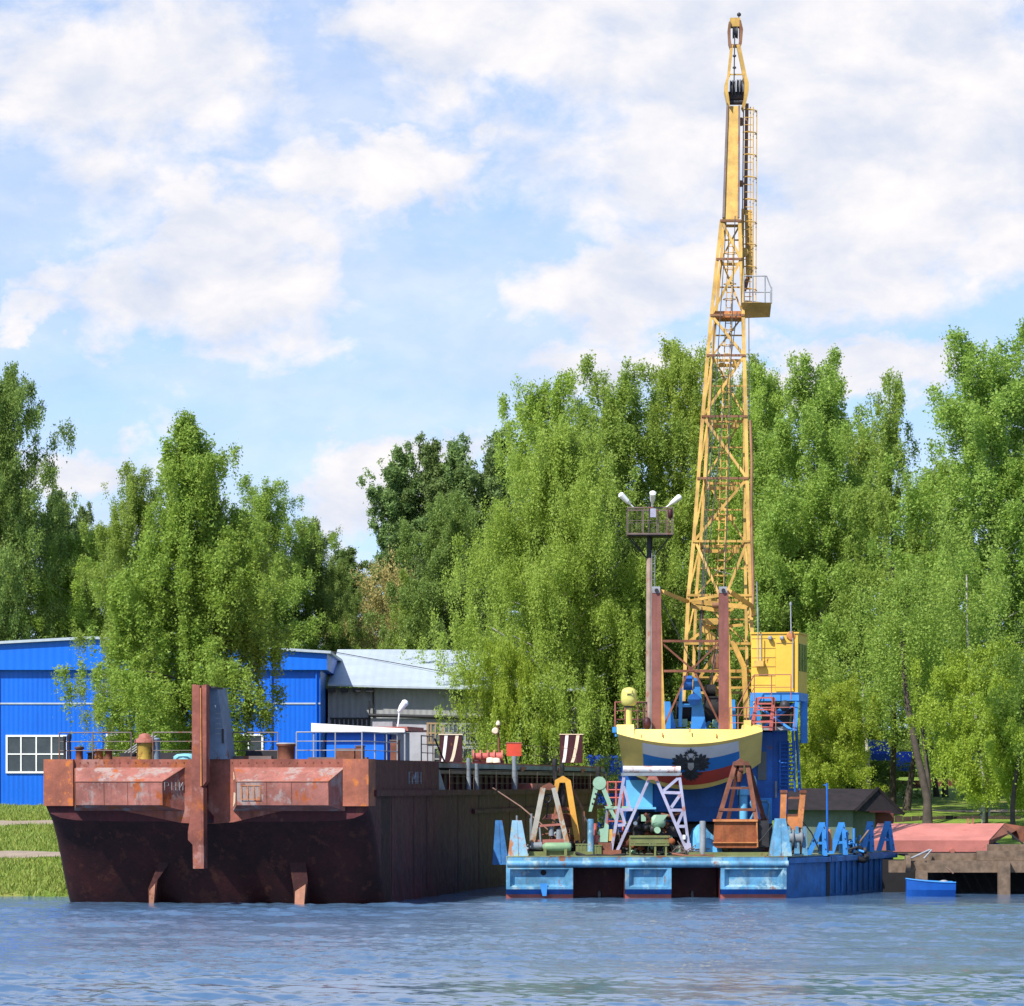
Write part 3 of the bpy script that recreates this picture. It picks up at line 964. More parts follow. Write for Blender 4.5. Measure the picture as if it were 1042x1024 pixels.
m.add(e0 + r0, [(i, i + 1, i + 5, i + 4) for i in range(3)])
m.add([Vector(p) - Vector((0, 0, .12)) for p in e0 + r0], [(i, i + 1, i + 5, i + 4) for i in range(3)])
m.add(e0 + [Vector(p) - Vector((0, 0, .12)) for p in e0], [(i, i + 1, i + 5, i + 4) for i in range(3)])
m.build('roof', M['roof_metal'], shed)
m = MB(); m.bar(P(337, 663, Ys + 11.5), P(462, 691, Ys + 3.2) + Vector((0, 0, .35)), .05); m.build('seam', M['dark'], shed)
m = MB(); m.tube(P(375, 728, Ys - .1), P(500, 731, Ys - .1), .12); m.build('pipe', M['dark'], shed)
m = MB(); m.tube(P(376, 731, Ys), P(376, 713, Ys), .05)
m.tube(P(380, 731, Ys + .25), P(380, 702, Ys + .25), .05); m.build('downpipe', M['dark'], shed)
window(434, 735, 452, 757, 4, 2, Ys + .1, shed, M['brickish'], M['pane_light'], .14)
window(448, 735, 470, 757, 5, 2, Ys + .097, shed, M['rail_grey'], M['pane_light'], .14)
window(468, 735, 500, 757, 6, 2, Ys + .1, shed, M['rail_grey'], M['pane_light'], .14)
window(440, 760, 468, 785, 3, 2, Ys + .1, shed, M['rail_grey'], M['pane'], .14)
window(470, 760, 500, 785, 3, 2, Ys + .1, shed, M['rail_grey'], M['pane'], .14)
for i in range(6):
    pass
m = MB()
for i in range(4):
    p = P(338 + i * 13, 705, Ys + .2); m.box((p.x - .25, Ys - .35, ze - .28), (p.x + .2, Ys + .395, ze - .02))
m.build('rafter_end', M['dark'], shed)
m = MB(); a = P(335, 736, Ys + .09)
for i in range(9):
    p = P(337 + i * 4.6, 736, Ys + .05); m.box((p.x, Ys + .02, p.z - .25), (p.x + .2, Ys + .097, p.z + .3))
m.box((P(336, 0, Ys).x, Ys + .01, p.z + .25), (P(377, 0, Ys).x, Ys + .096, p.z + .36))
m.build('vent_grille', M['dark'], shed)

# ------------------------------------------------------------------ hut
Yt = 196.0
hx0, hx1, hxr = P(800, 0, Yt).x, P(884, 0, Yt).x, P(912, 0, Yt).x
hut = thing('hut', (P(860, 0, Yt).x, Yt, 1), 'small pale green hut with a dark hipped roof behind the blue fender brackets', 'hut')
zt = P(0, 823, Yt).z; zrd = P(0, 803, Yt + 2).z
m = MB(); m.box((hx0, Yt, .2), (P(868, 0, Yt).x, Yt + 5, zt)); m.build('wall', M['hut_green'], hut)
m = MB(); m.box((P(868.3, 0, Yt).x, Yt + 1.2, .2), (P(893, 0, Yt).x, Yt + 5, zt - .05)); m.build('side_wall', M['hut_green'], hut)
m = MB(); m.box((P(893.3, 0, Yt).x, Yt + 1.4, .2), (hxr, Yt + 5, zt - .25)); m.build('annex', M['brick_red'], hut)
m = MB()
a, b, c_, d = Vector((hx0 - .5, Yt - .6, zt - .05)), Vector((P(868, 0, Yt).x, Yt - .6, zt - .08)), Vector((P(920, 0, Yt + 3).x, Yt + 3, zt - .35)), Vector((hx0 - .5, Yt + 6, zt))
r1_, r2_ = Vector((hx0 - .2, Yt + 2.6, zrd + .05)), Vector((P(893, 0, Yt + 2.6).x, Yt + 2.6, zrd))
e_ = Vector((P(905, 0, Yt + 6).x, Yt + 6, zt - .1))
m.add([a, b, c_, e_, d, r1_, r2_], [(0, 1, 6, 5), (1, 2, 6), (2, 3, 6), (3, 4, 5, 6), (0, 5, 4), (0, 4, 3, 2, 1)])
m.build('roof', M['hut_roof'], hut)
m = MB(); m.bar(b + Vector((.1, -.05, .02)), r2_ + Vector((0, -.08, .05)), .16, .12); m.bar(r2_ + Vector((0, -.08, .05)), c_ + Vector((0, -.05, .02)), .16, .12)
m.build('barge_board', M['hut_roof'], hut)
m = MB(); m.bar(P(882, 826, Yt + 1.0), P(905, 826, Yt + 1.2), .10, .9); m.build('canopy', M['maroon'], hut)

# blue awnings far across the grass, and a red brick border
for i, (px, py, w_, h_, lab) in enumerate(((868, 772, 20, 12, 'left blue market awning among the trees beyond the hut'),
                                      (894, 760, 34, 14, 'larger blue market awning among the trees beyond the hut'),
                                      (925, 772, 30, 14, 'right blue market awning behind the leaning trunk'),
                                      (1000, 772, 30, 12, 'blue market awning behind the bright young tree'))):
    Y = 243 if px < 910 else 262
    o = thing('market_awning', P(px, 800, Y), lab, 'awning', 'blue awnings beyond the grass')
    m = MB(); a, b = P(px - w_ / 2, py, Y), P(px + w_ / 2, py, Y)
    m.prism([a + Vector((0, 0, -.5)), b + Vector((0, 0, -.5)), b + Vector((-.3, 1.2, .5)), a + Vector((.3, 1.2, .5))], (0, .06, -.06))
    m.prism([a + Vector((0, -.01, -.51)), b + Vector((0, -.01, -.51)), b + Vector((0, 0, -.9)), a + Vector((0, 0, -.9))], (0, .05, 0))
    m.build('canopy', M['awning'], o)
    m = MB()
    for q in (a, b):
        m.tube(q + Vector((0, .1, -.5)), Vector((q.x, Y + .1, ground_z(q.x, Y))), .05)
    m.build('pole', M['rail_grey'], o)
Y = 272
m = MB()
for i in range(24):
    xx = P(890 + i * 7, 0, Y).x
    m.box((xx, Y, ground_z(xx, Y) - .3), (xx + .47, Y + .4, ground_z(xx, Y) + .55))
tag(m.build('low_wall', M['brick_red'], None, origin=P(960, 800, Y)), 'low red brick wall along the far side of the grass', 'wall')
Y = 206
m = MB()
for i in range(17):
    xx = P(912 + i * 9, 0, Y).x
    m.box((xx, Y + 10, ground_z(xx, Y + 10) - .4), (xx + .44, Y + 10.3, P(0, 831, Y + 10).z + .02 * (i % 3)))
tag(m.build('low_fence', M['wood_dark'], None, origin=P(990, 831, Y + 10)), 'low dark timber edging along the near side of the grass', 'fence')
# blue tarpaulin fence left of the crane
Y = 236
m = MB()
a, b = P(596, 776, Y), P(640, 776, Y)
m.prism([(a.x, Y, .2), (b.x, Y, .2), (b.x, Y, P(0, 768, Y).z)] + [(b.x + (a.x - b.x) * i / 9, Y, P(0, 768 + (1.2 if i % 2 else 0), Y).z) for i in range(1, 9)] + [(a.x, Y, P(0, 769, Y).z)], (0, .1, 0))
tag(m.build('tarpaulin_fence', M['awning'], None, origin=(a.x, Y, 2.5)), 'bright blue tarpaulin fence between the barge and the crane', 'fence')

# ------------------------------------------------------------------ lamp mast on the bank
Y = 226.0
mast = thing('lamp_mast', (P(660.5, 0, Y).x, Y, gz(660, Y) - .2), 'tall brown lamp mast with a caged platform and three white floodlights', 'lamp mast')
m = MB(); base_ = P(660.5, 800, Y); base_.z = gz(660, Y) - .2
m.tube(base_, P(661, 568, Y), .26, .20, n=14); m.build('pole', M['concrete'], mast)
m = MB(); m.tube(P(661, 568.5, Y), P(661, 543, Y), .185, .17, n=12); m.tube(P(661, 543, Y), P(661, 512, Y), .06); m.build('pole_top', M['dark'], mast)
m = MB()
m.tube(P(666.5, 560, Y - .3), P(665.8, 780, Y - .34), .028, n=6); m.tube(P(663.4, 560, Y - .36), P(662.6, 780, Y - .42), .028, n=6)
for i in range(27):
    y = 566 + i * 8
    m.tube(P(663.2, y, Y - .37), P(666.4, y, Y - .32), .025, n=5)
m.build('ladder', M['grey_steel'], mast)
cage = MB()
for z in (544.5, 518):
    for (xa_, ya_), (xb_, yb_) in (((638.5, -1), (684, -1)), ((684, -1), (684, 1)), ((684, 1), (638.5, 1)), ((638.5, 1), (638.5, -1))):
        cage.bar(P(xa_, z, Y) + Vector((0, ya_ * 1.05, 0)), P(xb_, z, Y) + Vector((0, yb_ * 1.05, 0)), .10 if z > 540 else .08)
for xx in (638.5, 654, 669, 679, 684):
    for s in (-1, 1):
        cage.bar(P(xx, 544, Y) + Vector((0, s * 1.03, 0)), P(xx, 518, Y) + Vector((0, s * 1.03, 0)), .05)
for s in (-1, 1):
    cage.bar(P(638.5, 531, Y) + Vector((0, s * 1.04, 0)), P(684, 531, Y) + Vector((0, s * 1.04, 0)), .03)
    for xx in np.arange(643, 684, 5.6):
        cage.bar(P(xx, 544, Y) + Vector((0, s * 1.02, 0)), P(xx, 518, Y) + Vector((0, s * 1.02, 0)), .014)
cage.build('cage', M['rail'], mast)
m = MB(); a, b = P(639, 545.5, Y), P(683.5, 545.5, Y)
m.box((a.x, Y - 1.0, a.z - .06), (b.x, Y + 1.0, a.z + .02))
m.build('platform', M['dark'], mast)
m = MB()
for xx, sy in ((641, -1), (681, -1), (641, 1), (681, 1)):
    m.bar(P(xx, 547, Y) + Vector((0, sy * .9, 0)), P(661 + (-3 if xx < 660 else 3), 568, Y) + Vector((0, sy * .1, 0)), .07)
m.build('brace', M['dark'], mast)
m = MB(); p = P(664.5, 522, Y - 1.1); m.box((p.x - .17, p.y - .2, p.z - .28), (p.x + .17, p.y + .05, p.z + .25)); m.build('control_box', M['lilac_grey'], mast)
m = MB(); p = P(682, 523, Y - 1.0); m.lathe(p, [(.05, -.3), (.16, -.2), (.16, .2), (.05, .3)], 10); m.build('ballast_drum', M['maroon'], mast)
for a, b in (((643.5, 517, -.9), (630, 504, -1.2)), ((663, 517, -1.0), (663.2, 503, -1.9)), ((678, 517, -.9), (692, 506.5, -1.2))):
    p, q = P(a[0], a[1], Y) + Vector((0, a[2], 0)), P(b[0], b[1], Y) + Vector((0, b[2], 0))
    d = (q - p).normalized(); mid = p.lerp(q, .22)
    m = MB(); m.tube(p - d * .05, mid, .05, n=8); m.tube(mid, p.lerp(q, .42), .08, .15, n=12)
    m.tube(p.lerp(q, .42), p.lerp(q, .92), .15, .20, n=12); m.tube(p.lerp(q, .92), q, .19, .10, n=12)
    m.build('floodlight', M['lamp_white'], mast)
# ------------------------------------------------------------------ the barge
PHI = R(10.2)
BC = Vector((-6 - 7 * math.cos(PHI), 154 + 7 * math.sin(PHI), 0))
barge = thing('barge', BC, 'large rusty red river barge showing its square stern to the water', 'barge', yaw=-PHI)
BM = W[barge]


def bl(u_, v_, z_):
    return BM @ Vector((u_, v_, z_))


def Bz(y):
    return EYE + (HY - y) * 154.3 / F


ZD, ZT = 4.72, 6.12
st = [(0, 3.5, 4.15), (.7, 2.65, 3.8), (1.3, 1.65, 3.2), (1.9, .6, 2.4), (2.5, -.4, 1.4), (3.2, -1.1, .4), (4.4, -1.2, 0), (6.5, -1.2, -.6), (62, -1.2, -.6), (68, .3, .9), (74, 3.5, 4.1)]
secs = []
for v_, zb_, zc in st:
    wd = 7.0 if v_ < 62 else 7.0 - (v_ - 62) * .16
    q = zc - zb_
    half = [(wd, ZD), (wd, zc), (wd - .06, zc - .25 * q), (wd - .24, zc - .52 * q), (wd - .62, zc - .76 * q), (wd - 1.3, zc - .92 * q), (wd - 2.6, zb_ + .02 * q)]
    row = [(-a, z) for a, z in half] + [(0, zb_)] + half[::-1]
    secs.append([bl(a, v_, z) for a, z in row])
m = MB(); m.loft(secs, smooth=True)
# deck plate closing the top
n = len(secs)
m.add([s[0] for s in secs] + [s[-1] for s in secs], [(i, i + 1, n + i + 1, n + i) for i in range(n - 1)])
hull = m.build('hull', [M['barge_side'], M['barge_bottom']], barge)
for p in hull.data.polygons:
    if p.normal.z < -.12 or abs(p.normal.z) < .9 and p.center.y < 4 and p.center.z < 3.2:
        p.material_index = 1


def bbox(u0, u1, v0, v1, z0, z1, mb=None):
    mb = mb or MB()
    vs = [bl(a, b, c) for c in (z0, z1) for a, b in ((u0, v0), (u1, v0), (u1, v1), (u0, v1))]
    mb.add(vs, [(3, 2, 1, 0), (4, 5, 6, 7), (0, 1, 5, 4), (1, 2, 6, 5), (2, 3, 7, 6), (3, 0, 4, 7)])
    return mb


# raised stern block: transom plating, red towards the stern and dark along the side
m = bbox(-7, 7, .0, 15, ZD + .003, ZT)
stern = m.build('stern_block', M['barge_side'], barge)
m = MB()
tp = [(-7.003, 4.2), (-4.6, 4.15), (-1.1, 3.45), (-.5, 3.42), (.5, 3.42), (1.2, 3.48), (4.2, 4.15), (5.3, 4.2), (7.003, 4.2), (7.003, ZT + .01), (-7.003, ZT + .01)]
m.prism([bl(a, -.06, z) for a, z in tp], BM.to_3x3() @ Vector((0, .055, 0)))
transom = m.build('transom', M['barge_red'], barge)
CP = (paint('corner_rust', (.31, .10, .06), rough=.75, var=.35, scale=.9, rust=.4, rustc=(.42, .13, .03), streak=.5, streakc=(.14, .05, .035), bump=.3))
bbox(5.95, 7.05, -.22, 1.15, 4.16, ZT + .015).build('corner_plate', CP, barge)
bbox(-7.05, -5.75, -.22, .9, 4.16, ZT + .013).build('corner_plate', CP, barge)
m = MB()
for i in range(40):
    a = -6.9 + i * .35
    m.tube(bl(a, -.09, ZT - .12), bl(a, -.06, ZT - .12), .03, n=6)
m.build('rivet_row', M['rust_brown'], barge)


def pod(u0, u1, cl, cr, name='stern_fender'):
    """hopper shaped fender: sloped top, slightly leaning face, chamfered ends"""
    zt, zs, zb_ = 5.78, 5.18, 4.2
    b = MB()
    back = [bl(u0, -.062, zt), bl(u1, -.062, zt), bl(u1, -.062, zb_ - .25), bl(u0, -.062, zb_ - .25)]
    fr = [bl(u0 + cl, -.95, zs), bl(u1 - cr, -.95, zs), bl(u1 - cr, -.88, zb_), bl(u0 + cl, -.88, zb_)]
    b.add(back + fr, [(0, 1, 5, 4), (4, 5, 6, 7), (0, 4, 7, 3), (1, 2, 6, 5), (3, 7, 6, 2)])
    o = b.build(name, M['pod'], barge)
    b = MB()
    for (a, c_) in ((fr[0], fr[1]), (fr[1], fr[2]), (fr[0], fr[3]), (back[0], fr[0]), (back[1], fr[1])):
        b.tube(a, c_, .022, n=6)
    for t in (.33, .6):
        b.tube(fr[0].lerp(fr[1], t) + Vector((0, -.005, 0)), fr[3].lerp(fr[2], t) + Vector((0, -.005, 0)), .012, n=5)
    b.build('weld_seam', M['rust_brown'], o)
    return o


pod_l = pod(-5.72, -.92, .28, .72)
pod_r = pod(1.2, 6.02, .35, .52)
# painted frame marks
m = MB()
for a, b in (((1.75, 5.02), (2.6, 5.02)), ((1.75, 4.45), (2.6, 4.45))):
    m.bar(bl(a[0], -.955, a[1]), bl(b[0], -.955, b[1]), .03, .01)
for uu in (1.78, 2.05, 2.32, 2.58):
    m.bar(bl(uu, -.95, 5.0), bl(uu, -.95, 4.47), .045, .01)
m.build('paint_mark', M['rust_orange'], pod_r)
m = MB()
m.prism([bl(1.22, -.12, 5.6), bl(1.34, -.3, 5.55), bl(1.36, -.45, 5.3), bl(1.25, -.2, 5.25)], (0, -.02, 0))
m.prism([bl(1.24, -.14, 4.75), bl(1.45, -.66, 4.7), bl(1.42, -.6, 4.3), bl(1.2, -.1, 4.1)], (0, -.02, 0))
m.build('primer_patch', M['cream'], pod_r)


def strokes(name, glyphs, at_, parent, mat_, w_=.03, th=.01):
    m = MB()
    for gl in glyphs:
        for a, b in zip(gl[:-1], gl[1:]):
            m.bar(at_(*a), at_(*b), w_, th)
    return m.build(name, mat_, parent)


# stencilled letters on the slanted end of the left fender
def on_end(x, y):          # 0..1 across the slanted end plate
    a = Vector((-1.64, -.955)); b = Vector((-.92, -.066))
    q = a.lerp(b, x)
    return bl(q.x + .012, q.y - .012, 4.82 + y * .8)


strokes('lettering', [[(.1, 0), (.1, .42), (.26, .40), (.28, .24), (.1, .22)], [(.42, 0), (.42, .42)], [(.60, 0), (.60, .42)], [(.42, .21), (.60, .21)],
                      [(.76, 0), (.76, .42)], [(.76, .1), (.92, .42)], [(.92, 0), (.92, .42)]], on_end, pod_l, M['rail_grey'], .024)


def on_side(x, y):
    return bl(7.012, 8.2 + x, 5.1 + y)


strokes('lettering', [[(0, 0), (0, .52), (.35, .52)], [(.7, 0), (.7, .52), (1.1, .2), (1.5, .52), (1.5, 0)], [(1.9, 0), (1.9, .52), (2.6, .52), (2.6, 0)],
                      [(0, .1), (2.6, .1)], [(0, .3), (2.6, .3)]], on_side, stern, M['rail_grey'], .07)

# coupling post in the middle
m = MB()
pf = [(-.24, 9.25), (.08, 9.2), (.12, 5.0), (.24, 4.9), (.26, 1.55), (-.20, 1.55), (-.22, 2.55), (-.42, 2.75), (-.42, 3.1), (-.26, 4.0)]
m.prism([bl(a, -1.35, z) for a, z in pf], BM.to_3x3() @ Vector((0, .62, 0)))
post = m.build('coupling_post', M['barge_red'], barge)
m = MB(); m.prism([bl(a, -1.30, z) for a, z in [(.16, 9.2), (.36, 9.25), (.36, 5.2), (.2, 5.0)]], BM.to_3x3() @ Vector((0, .55, 0)))
m.build('guide_rail', M['barge_red'], post)
m = MB(); m.bar(bl(.12, -1.33, 9.1), bl(.14, -1.33, 5.0), .05, .05); m.build('guide_strip', M['rust_orange'], post)
m = MB(); m.prism([bl(-.4, -.729, 3.9), bl(.1, -.729, 3.9), bl(.35, -.062, 3.45), bl(-.6, -.062, 3.45)], (0, 0, .3))
bbox(-.36, .12, -.73, -.065, 4.3, 5.9, m); m.build('post_bracket', M['maroon'], barge)
m = MB()
m.prism([bl(-.55, -.2, 6.13), bl(.95, -.2, 6.13), bl(.85, -.2, 6.9), bl(.55, -.2, 9.15), bl(-.30, -.2, 9.22)], BM.to_3x3() @ Vector((0, 1.5, 0)))
tower = m.build('guide_tower', M['tower_grey'], barge)
for r_, (zz, n_) in enumerate(((8.05, 4), (7.85, 5), (7.62, 4), (7.42, 5), (7.2, 4))):
    m = MB()
    for i in range(n_):
        a = .46 + i * .055 - .02 * r_ * 0
        m.bar(bl(a, -.205, zz), bl(a + .07, -.205, zz), .05, .012)
    m.build('stencilled_line', M['rail_grey'], tower)
m = MB(); m.bar(bl(.79, -.24, 6.8), bl(.79, -.24, 7.4), .09); m.bar(bl(.58, -.1, 9.12), bl(-.33, -.1, 9.2), .08, 1.3); m.build('latch', M['dark'], tower)

# skegs in the stern tunnel
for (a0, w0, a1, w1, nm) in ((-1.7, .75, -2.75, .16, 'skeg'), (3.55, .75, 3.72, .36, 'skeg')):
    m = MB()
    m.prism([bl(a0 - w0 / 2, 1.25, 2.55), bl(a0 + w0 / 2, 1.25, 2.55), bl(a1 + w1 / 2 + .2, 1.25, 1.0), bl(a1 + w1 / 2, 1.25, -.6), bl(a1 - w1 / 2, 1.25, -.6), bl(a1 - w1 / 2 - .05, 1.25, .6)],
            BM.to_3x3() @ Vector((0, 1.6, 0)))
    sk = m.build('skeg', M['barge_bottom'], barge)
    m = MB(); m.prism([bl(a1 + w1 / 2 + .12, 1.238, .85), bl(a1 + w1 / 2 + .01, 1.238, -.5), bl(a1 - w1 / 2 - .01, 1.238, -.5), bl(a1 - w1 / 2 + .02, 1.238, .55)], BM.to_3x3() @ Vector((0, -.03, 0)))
    m.build('sunlit_tip', paint('skeg_sunlit_rust', (.42, .19, .12), rough=.8, var=.35, rust=.2, streak=.3), sk)  # lighter rust colour paints in the sun on the lower end

# rub rails along the side
for zz, v0_, v1_, th in ((ZD - .02, .9, 73, .26), (3.78, 23, 70, .2)):
    m = MB(); bbox(7.003, 7.16, v0_, v1_, zz - th / 2, zz + th / 2, m); m.build('rub_rail', M['barge_side'], barge)
for v_ in (4.6, 9.3, 12.2, 19.5, 24.8, 33.1, 37.9, 47.4, 58.6):
    bbox(7.003, 7.016, v_, v_ + .06, .3, 4.55).build('plate_seam', M['barge_side'], barge)

# cargo hatch: dark coaming with ribs, long faded roof
m = MB(); bbox(-5.8, 5.95, 16, 68, ZD, 5.58, m); coam = m.build('coaming', M['maroon'], barge)
for i in range(34):
    v_ = 16.4 + i * 1.5
    bbox(5.953, 6.06, v_, v_ + .12, ZD + .05, 5.55).build('coaming_rib', M['barge_side'], coam)
m = MB(); bbox(-6.2, 6.5, 15.2, 69, 5.583, 5.74, m); m.build('coaming_ledge', M['rail'], barge)
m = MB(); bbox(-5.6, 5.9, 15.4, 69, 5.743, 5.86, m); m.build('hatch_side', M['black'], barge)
m = MB(); bbox(-6.2, 6.35, 15.1, 69, 5.863, 6.08, m); m.build('hatch_roof', M['grey_steel'], barge)
m = MB(); bbox(-6.15, 6.30, 15.15, 69, 6.083, 6.16, m); m.build('hatch_top', M['roof_red'], barge)
for v_ in (40, 52, 60):
    m = MB(); m.prism([bl(6.37, v_, 6.0), bl(6.37, v_ + 8 * .2, 6.0), bl(6.37, v_ + .3, 5.75), bl(6.37, v_, 5.75)], (.06, 0, 0)); m.build('roof_bracket', M['roof_red'], barge)
# step and ladder at the break of the stern block
m = MB(); m.prism([bl(6.4, 15.003, ZT), bl(6.4, 15.003, ZD), bl(6.4, 17.2, ZD)], BM.to_3x3() @ Vector((.5, 0, 0))); m.build('step_plate', M['grey_steel'], barge)


# railings (placed by their bearing on the stern deck)
def rail(pts, name='railing', hgt=1.15, nr=3, mat_=None, r_=.032, parent=None):
    m = MB()
    for i, p in enumerate(pts):
        m.tube(p, p + Vector((0, 0, hgt)), r_, n=6)
    for a, b in zip(pts[:-1], pts[1:]):
        for j in range(nr):
            z = hgt * (1 - j / nr)
            m.tube(a + Vector((0, 0, z)), b + Vector((0, 0, z)), r_ * (1 if j == 0 else .7), n=6)
    return m.build(name, mat_ or M['rail'], parent or barge)


rail([bl(-6.6, .6, ZT), bl(-5.1, .5, ZT), bl(-3.4, .5, ZT)])
rail([bl(-2.45, .5, ZT), bl(-.7, .5, ZT)])
rail([bl(.75, 1.6, ZT), bl(2.72, 1.6, ZT)])
rail([bl(3.72, .8, ZT), bl(5.4, .8, ZT), bl(6.55, .8, ZT), bl(6.75, 2.4, ZT), bl(6.75, 4.8, ZT), bl(6.75, 7, ZT)], mat_=M['rail_grey'])
rail([bl(6.75, 12.2, ZT), bl(6.75, 13.6, ZT), bl(6.75, 14.8, ZT)])
m = MB(); m.bar(bl(6.78, 15, ZT + 1.1), bl(6.78, 17.3, ZT + .05), .08); m.bar(bl(6.78, 15.1, ZT + .1), bl(6.78, 17.6, ZD + .1), .07); m.build('stair_rail', M['dark'], barge)

# stern deck fittings
for (u_, v_, w_, h_, mt) in ((-6.35, .55, .11, 1.0, 'dark'), (-6.15, .6, .12, 1.1, 'dark'), (-5.75, .7, .3, .55, 'rust_brown'), (-5.3, .9, .28, .32, 'dark'),
                             (-4.95, .9, .34, .45, 'rust_orange'), (-4.55, 1.0, .3, .45, 'rust_brown')):
    m = MB(); m.lathe(bl(u_, v_, ZT), [(w_ * .55, 0), (w_ * .5, h_ * .8), (w_ * .68, h_ * .82), (w_ * .68, h_)], 12)
    m.build('bollard', M[mt], barge)
m = MB(); m.lathe(bl(-2.95, 1.0, ZT), [(.36, 0), (.34, .7), (.36, .72)], 18)
vn = m.build('ventilator', paint('vent_yellow', (.50, .34, .06), var=.3, rust=.45, rustc=(.2, .08, .03), rscale=2.5), barge)
m = MB(); m.lathe(bl(-2.95, 1.0, ZT + .72), [(.46, 0), (.44, .13), (.28, .2), (.24, .34), (.1, .4)], 18); m.build('cap', M['rust_pink'], vn)
m = MB(); m.lathe(bl(-2.45, 1.1, ZT), [(.15, 0), (.15, .85), (.17, .87), (.1, .93)], 14); m.build('vent_pipe', M['tower_grey'], barge)
m = MB(); m.lathe(bl(3.18, 1.2, ZT), [(.36, 0), (.37, .55), (.42, .58), (.42, .66)], 18); vn = m.build('ventilator', M['rust_brown'], barge)
m = MB(); m.lathe(bl(3.18, 1.2, ZT + .66), [(.43, 0), (.40, .05)], 18); m.build('cap', M['rail_grey'], vn)
m = MB(); m.lathe(bl(-1.35, 1.8, ZT), [(.55, 0), (.55, .14), (.4, .24), (.1, .27)], 18); m.build('hatch_cover', paint('hatch_teal', (.18, .44, .50), var=.2, rust=.1), barge)
bbox(-4.6, -.8, 2.8, 3.6, ZT, ZT + .32).build('cable_trunk', M['dark'], barge); bbox(1.0, 2.9, 2.8, 3.6, ZT, ZT + .38).build('cable_trunk', M['dark'], barge)
m = MB(); bbox(-5.6, -3.6, 2.2, 2.6, ZT, ZT + .14, m); m.build('plank', M['rust_brown'], barge)
m = MB()
for i in range(3):
    m.tube(bl(-4.3 + i * .16, 2.6, ZT + .3), bl(-3.2 + i * .16, 2.6, ZT + 1.05), .035, n=6)
m.build('gangway_rail', M['rail_grey'], barge)
for q in ((5.1, 5.9, 2.2, 2.9, ZT, ZT + .42), (5.95, 6.2, 2.2, 2.9, ZT, ZT + .55), (6.3, 6.6, 7.6, 8.3, ZT, ZT + .85)):
    lk = bbox(*q).build('deck_locker', M['rust_brown'], barge)
    bbox(q[0] - .03, q[1] + .03, q[2] - .03, q[3] + .03, q[5] + .003, q[5] + .06).build('lid', M['rail'], lk)
bbox(3.4, 6.0, 4.2, 4.6, ZT, ZT + .12).build('deck_plate', M['rail'], barge); bbox(.9, 2.6, .9, 1.3, ZT, ZT + .15).build('deck_plate', M['rail'], barge)

# blue deck cabin with a white awning band
cb = MB(); bbox(3.3, 5.9, 8.2, 12, ZT + .003, 7.4, cb); cabin = cb.build('deck_cabin', M['hall_blue2'], barge)
m = MB(); bbox(5.95, 6.25, 9.5, 12, ZT + .003, 7.4, m); m.build('cabin_panel', M['shed_wall'], cabin)
m = MB()
m.prism([bl(2.7, 7.8, 7.78), bl(6.9, 7.8, 7.52), bl(6.9, 7.8, 7.36), bl(2.7, 7.8, 7.36)], BM.to_3x3() @ Vector((0, .2, 0))); m.build('awning_band', M['white'], cabin)
m = MB(); bbox(2.7, 7.0, 8.05, 12.2, 7.42, 7.52, m); bbox(3.2, 6.9, 8.4, 12.0, 7.523, 7.62, m); m.build('roof', M['rust_pink'], cabin)
m = MB(); bbox(5.2, 6.1, 9, 9.8, 7.63, 7.85, m); m.build('roof_box', M['rail_grey'], cabin)
for uu in (2.8, 6.9):
    m = MB(); m.tube(bl(uu, 7.9, ZT), bl(uu, 7.9, 7.36), .05, n=6); m.build('awning_post', M['rail_grey'], cabin)
p, q = bl(6.35, 9.0, 7.63), bl(6.42, 9.0, 8.35)
m = MB(); m.tube(p, q, .035, n=8); m.build('lamp_pole', M['lamp_white'], cabin)
q2 = q + Vector((.32, -.1, .42)); m = MB(); m.tube(q - Vector((.03, 0, .06)), q.lerp(q2, .3), .07, .13); m.tube(q.lerp(q2, .3), q.lerp(q2, .85), .13, .16); m.tube(q.lerp(q2, .85), q2, .16, .08)
m.build('floodlight', M['lamp_white'], cabin)


# striped exhaust casings
def funnel(pxc, Y, w_, y0, y1):
    m = MB(); wd = w_ * k(Y)
    b = P(pxc, y1, Y); tz = P(0, y0, Y).z
    m.box((b.x - wd / 2, Y, b.z - .02), (b.x + wd / 2, Y + 1.6, tz - .05))
    fn = m.build('exhaust_casing', M['maroon'], barge)
    m = MB(); m.box((b.x - wd / 2 - .04, Y - .04, tz - .047), (b.x + wd / 2 + .04, Y + 1.64, tz)); m.build('cap', M['cream'], fn)
    for i, (a, c_) in enumerate(((.10, .28), (.48, .74))):
        m = MB()
        q0 = b.x - wd / 2 + wd * (a - .02); q1 = b.x - wd / 2 + wd * (c_ - .02)
        sw = wd * .14
        rows = []
        for j in range(7):
            t = j / 6
            xx = q0 + (q1 - q0) * (t ** .7) * (.85 if i == 0 else 1)
            z = b.z + (tz - .06 - b.z) * t
            rows.append([(xx, Y - .012, z), (xx + sw, Y - .012, z)])
        m.loft(rows, cap0=False, cap1=False)
        m.build('stripe', M['white'] if i == 0 else M['cream'], fn)


funnel(458.5, 172.5, 23, 747, 775)
funnel(581.5, 221, 23, 747, 776)
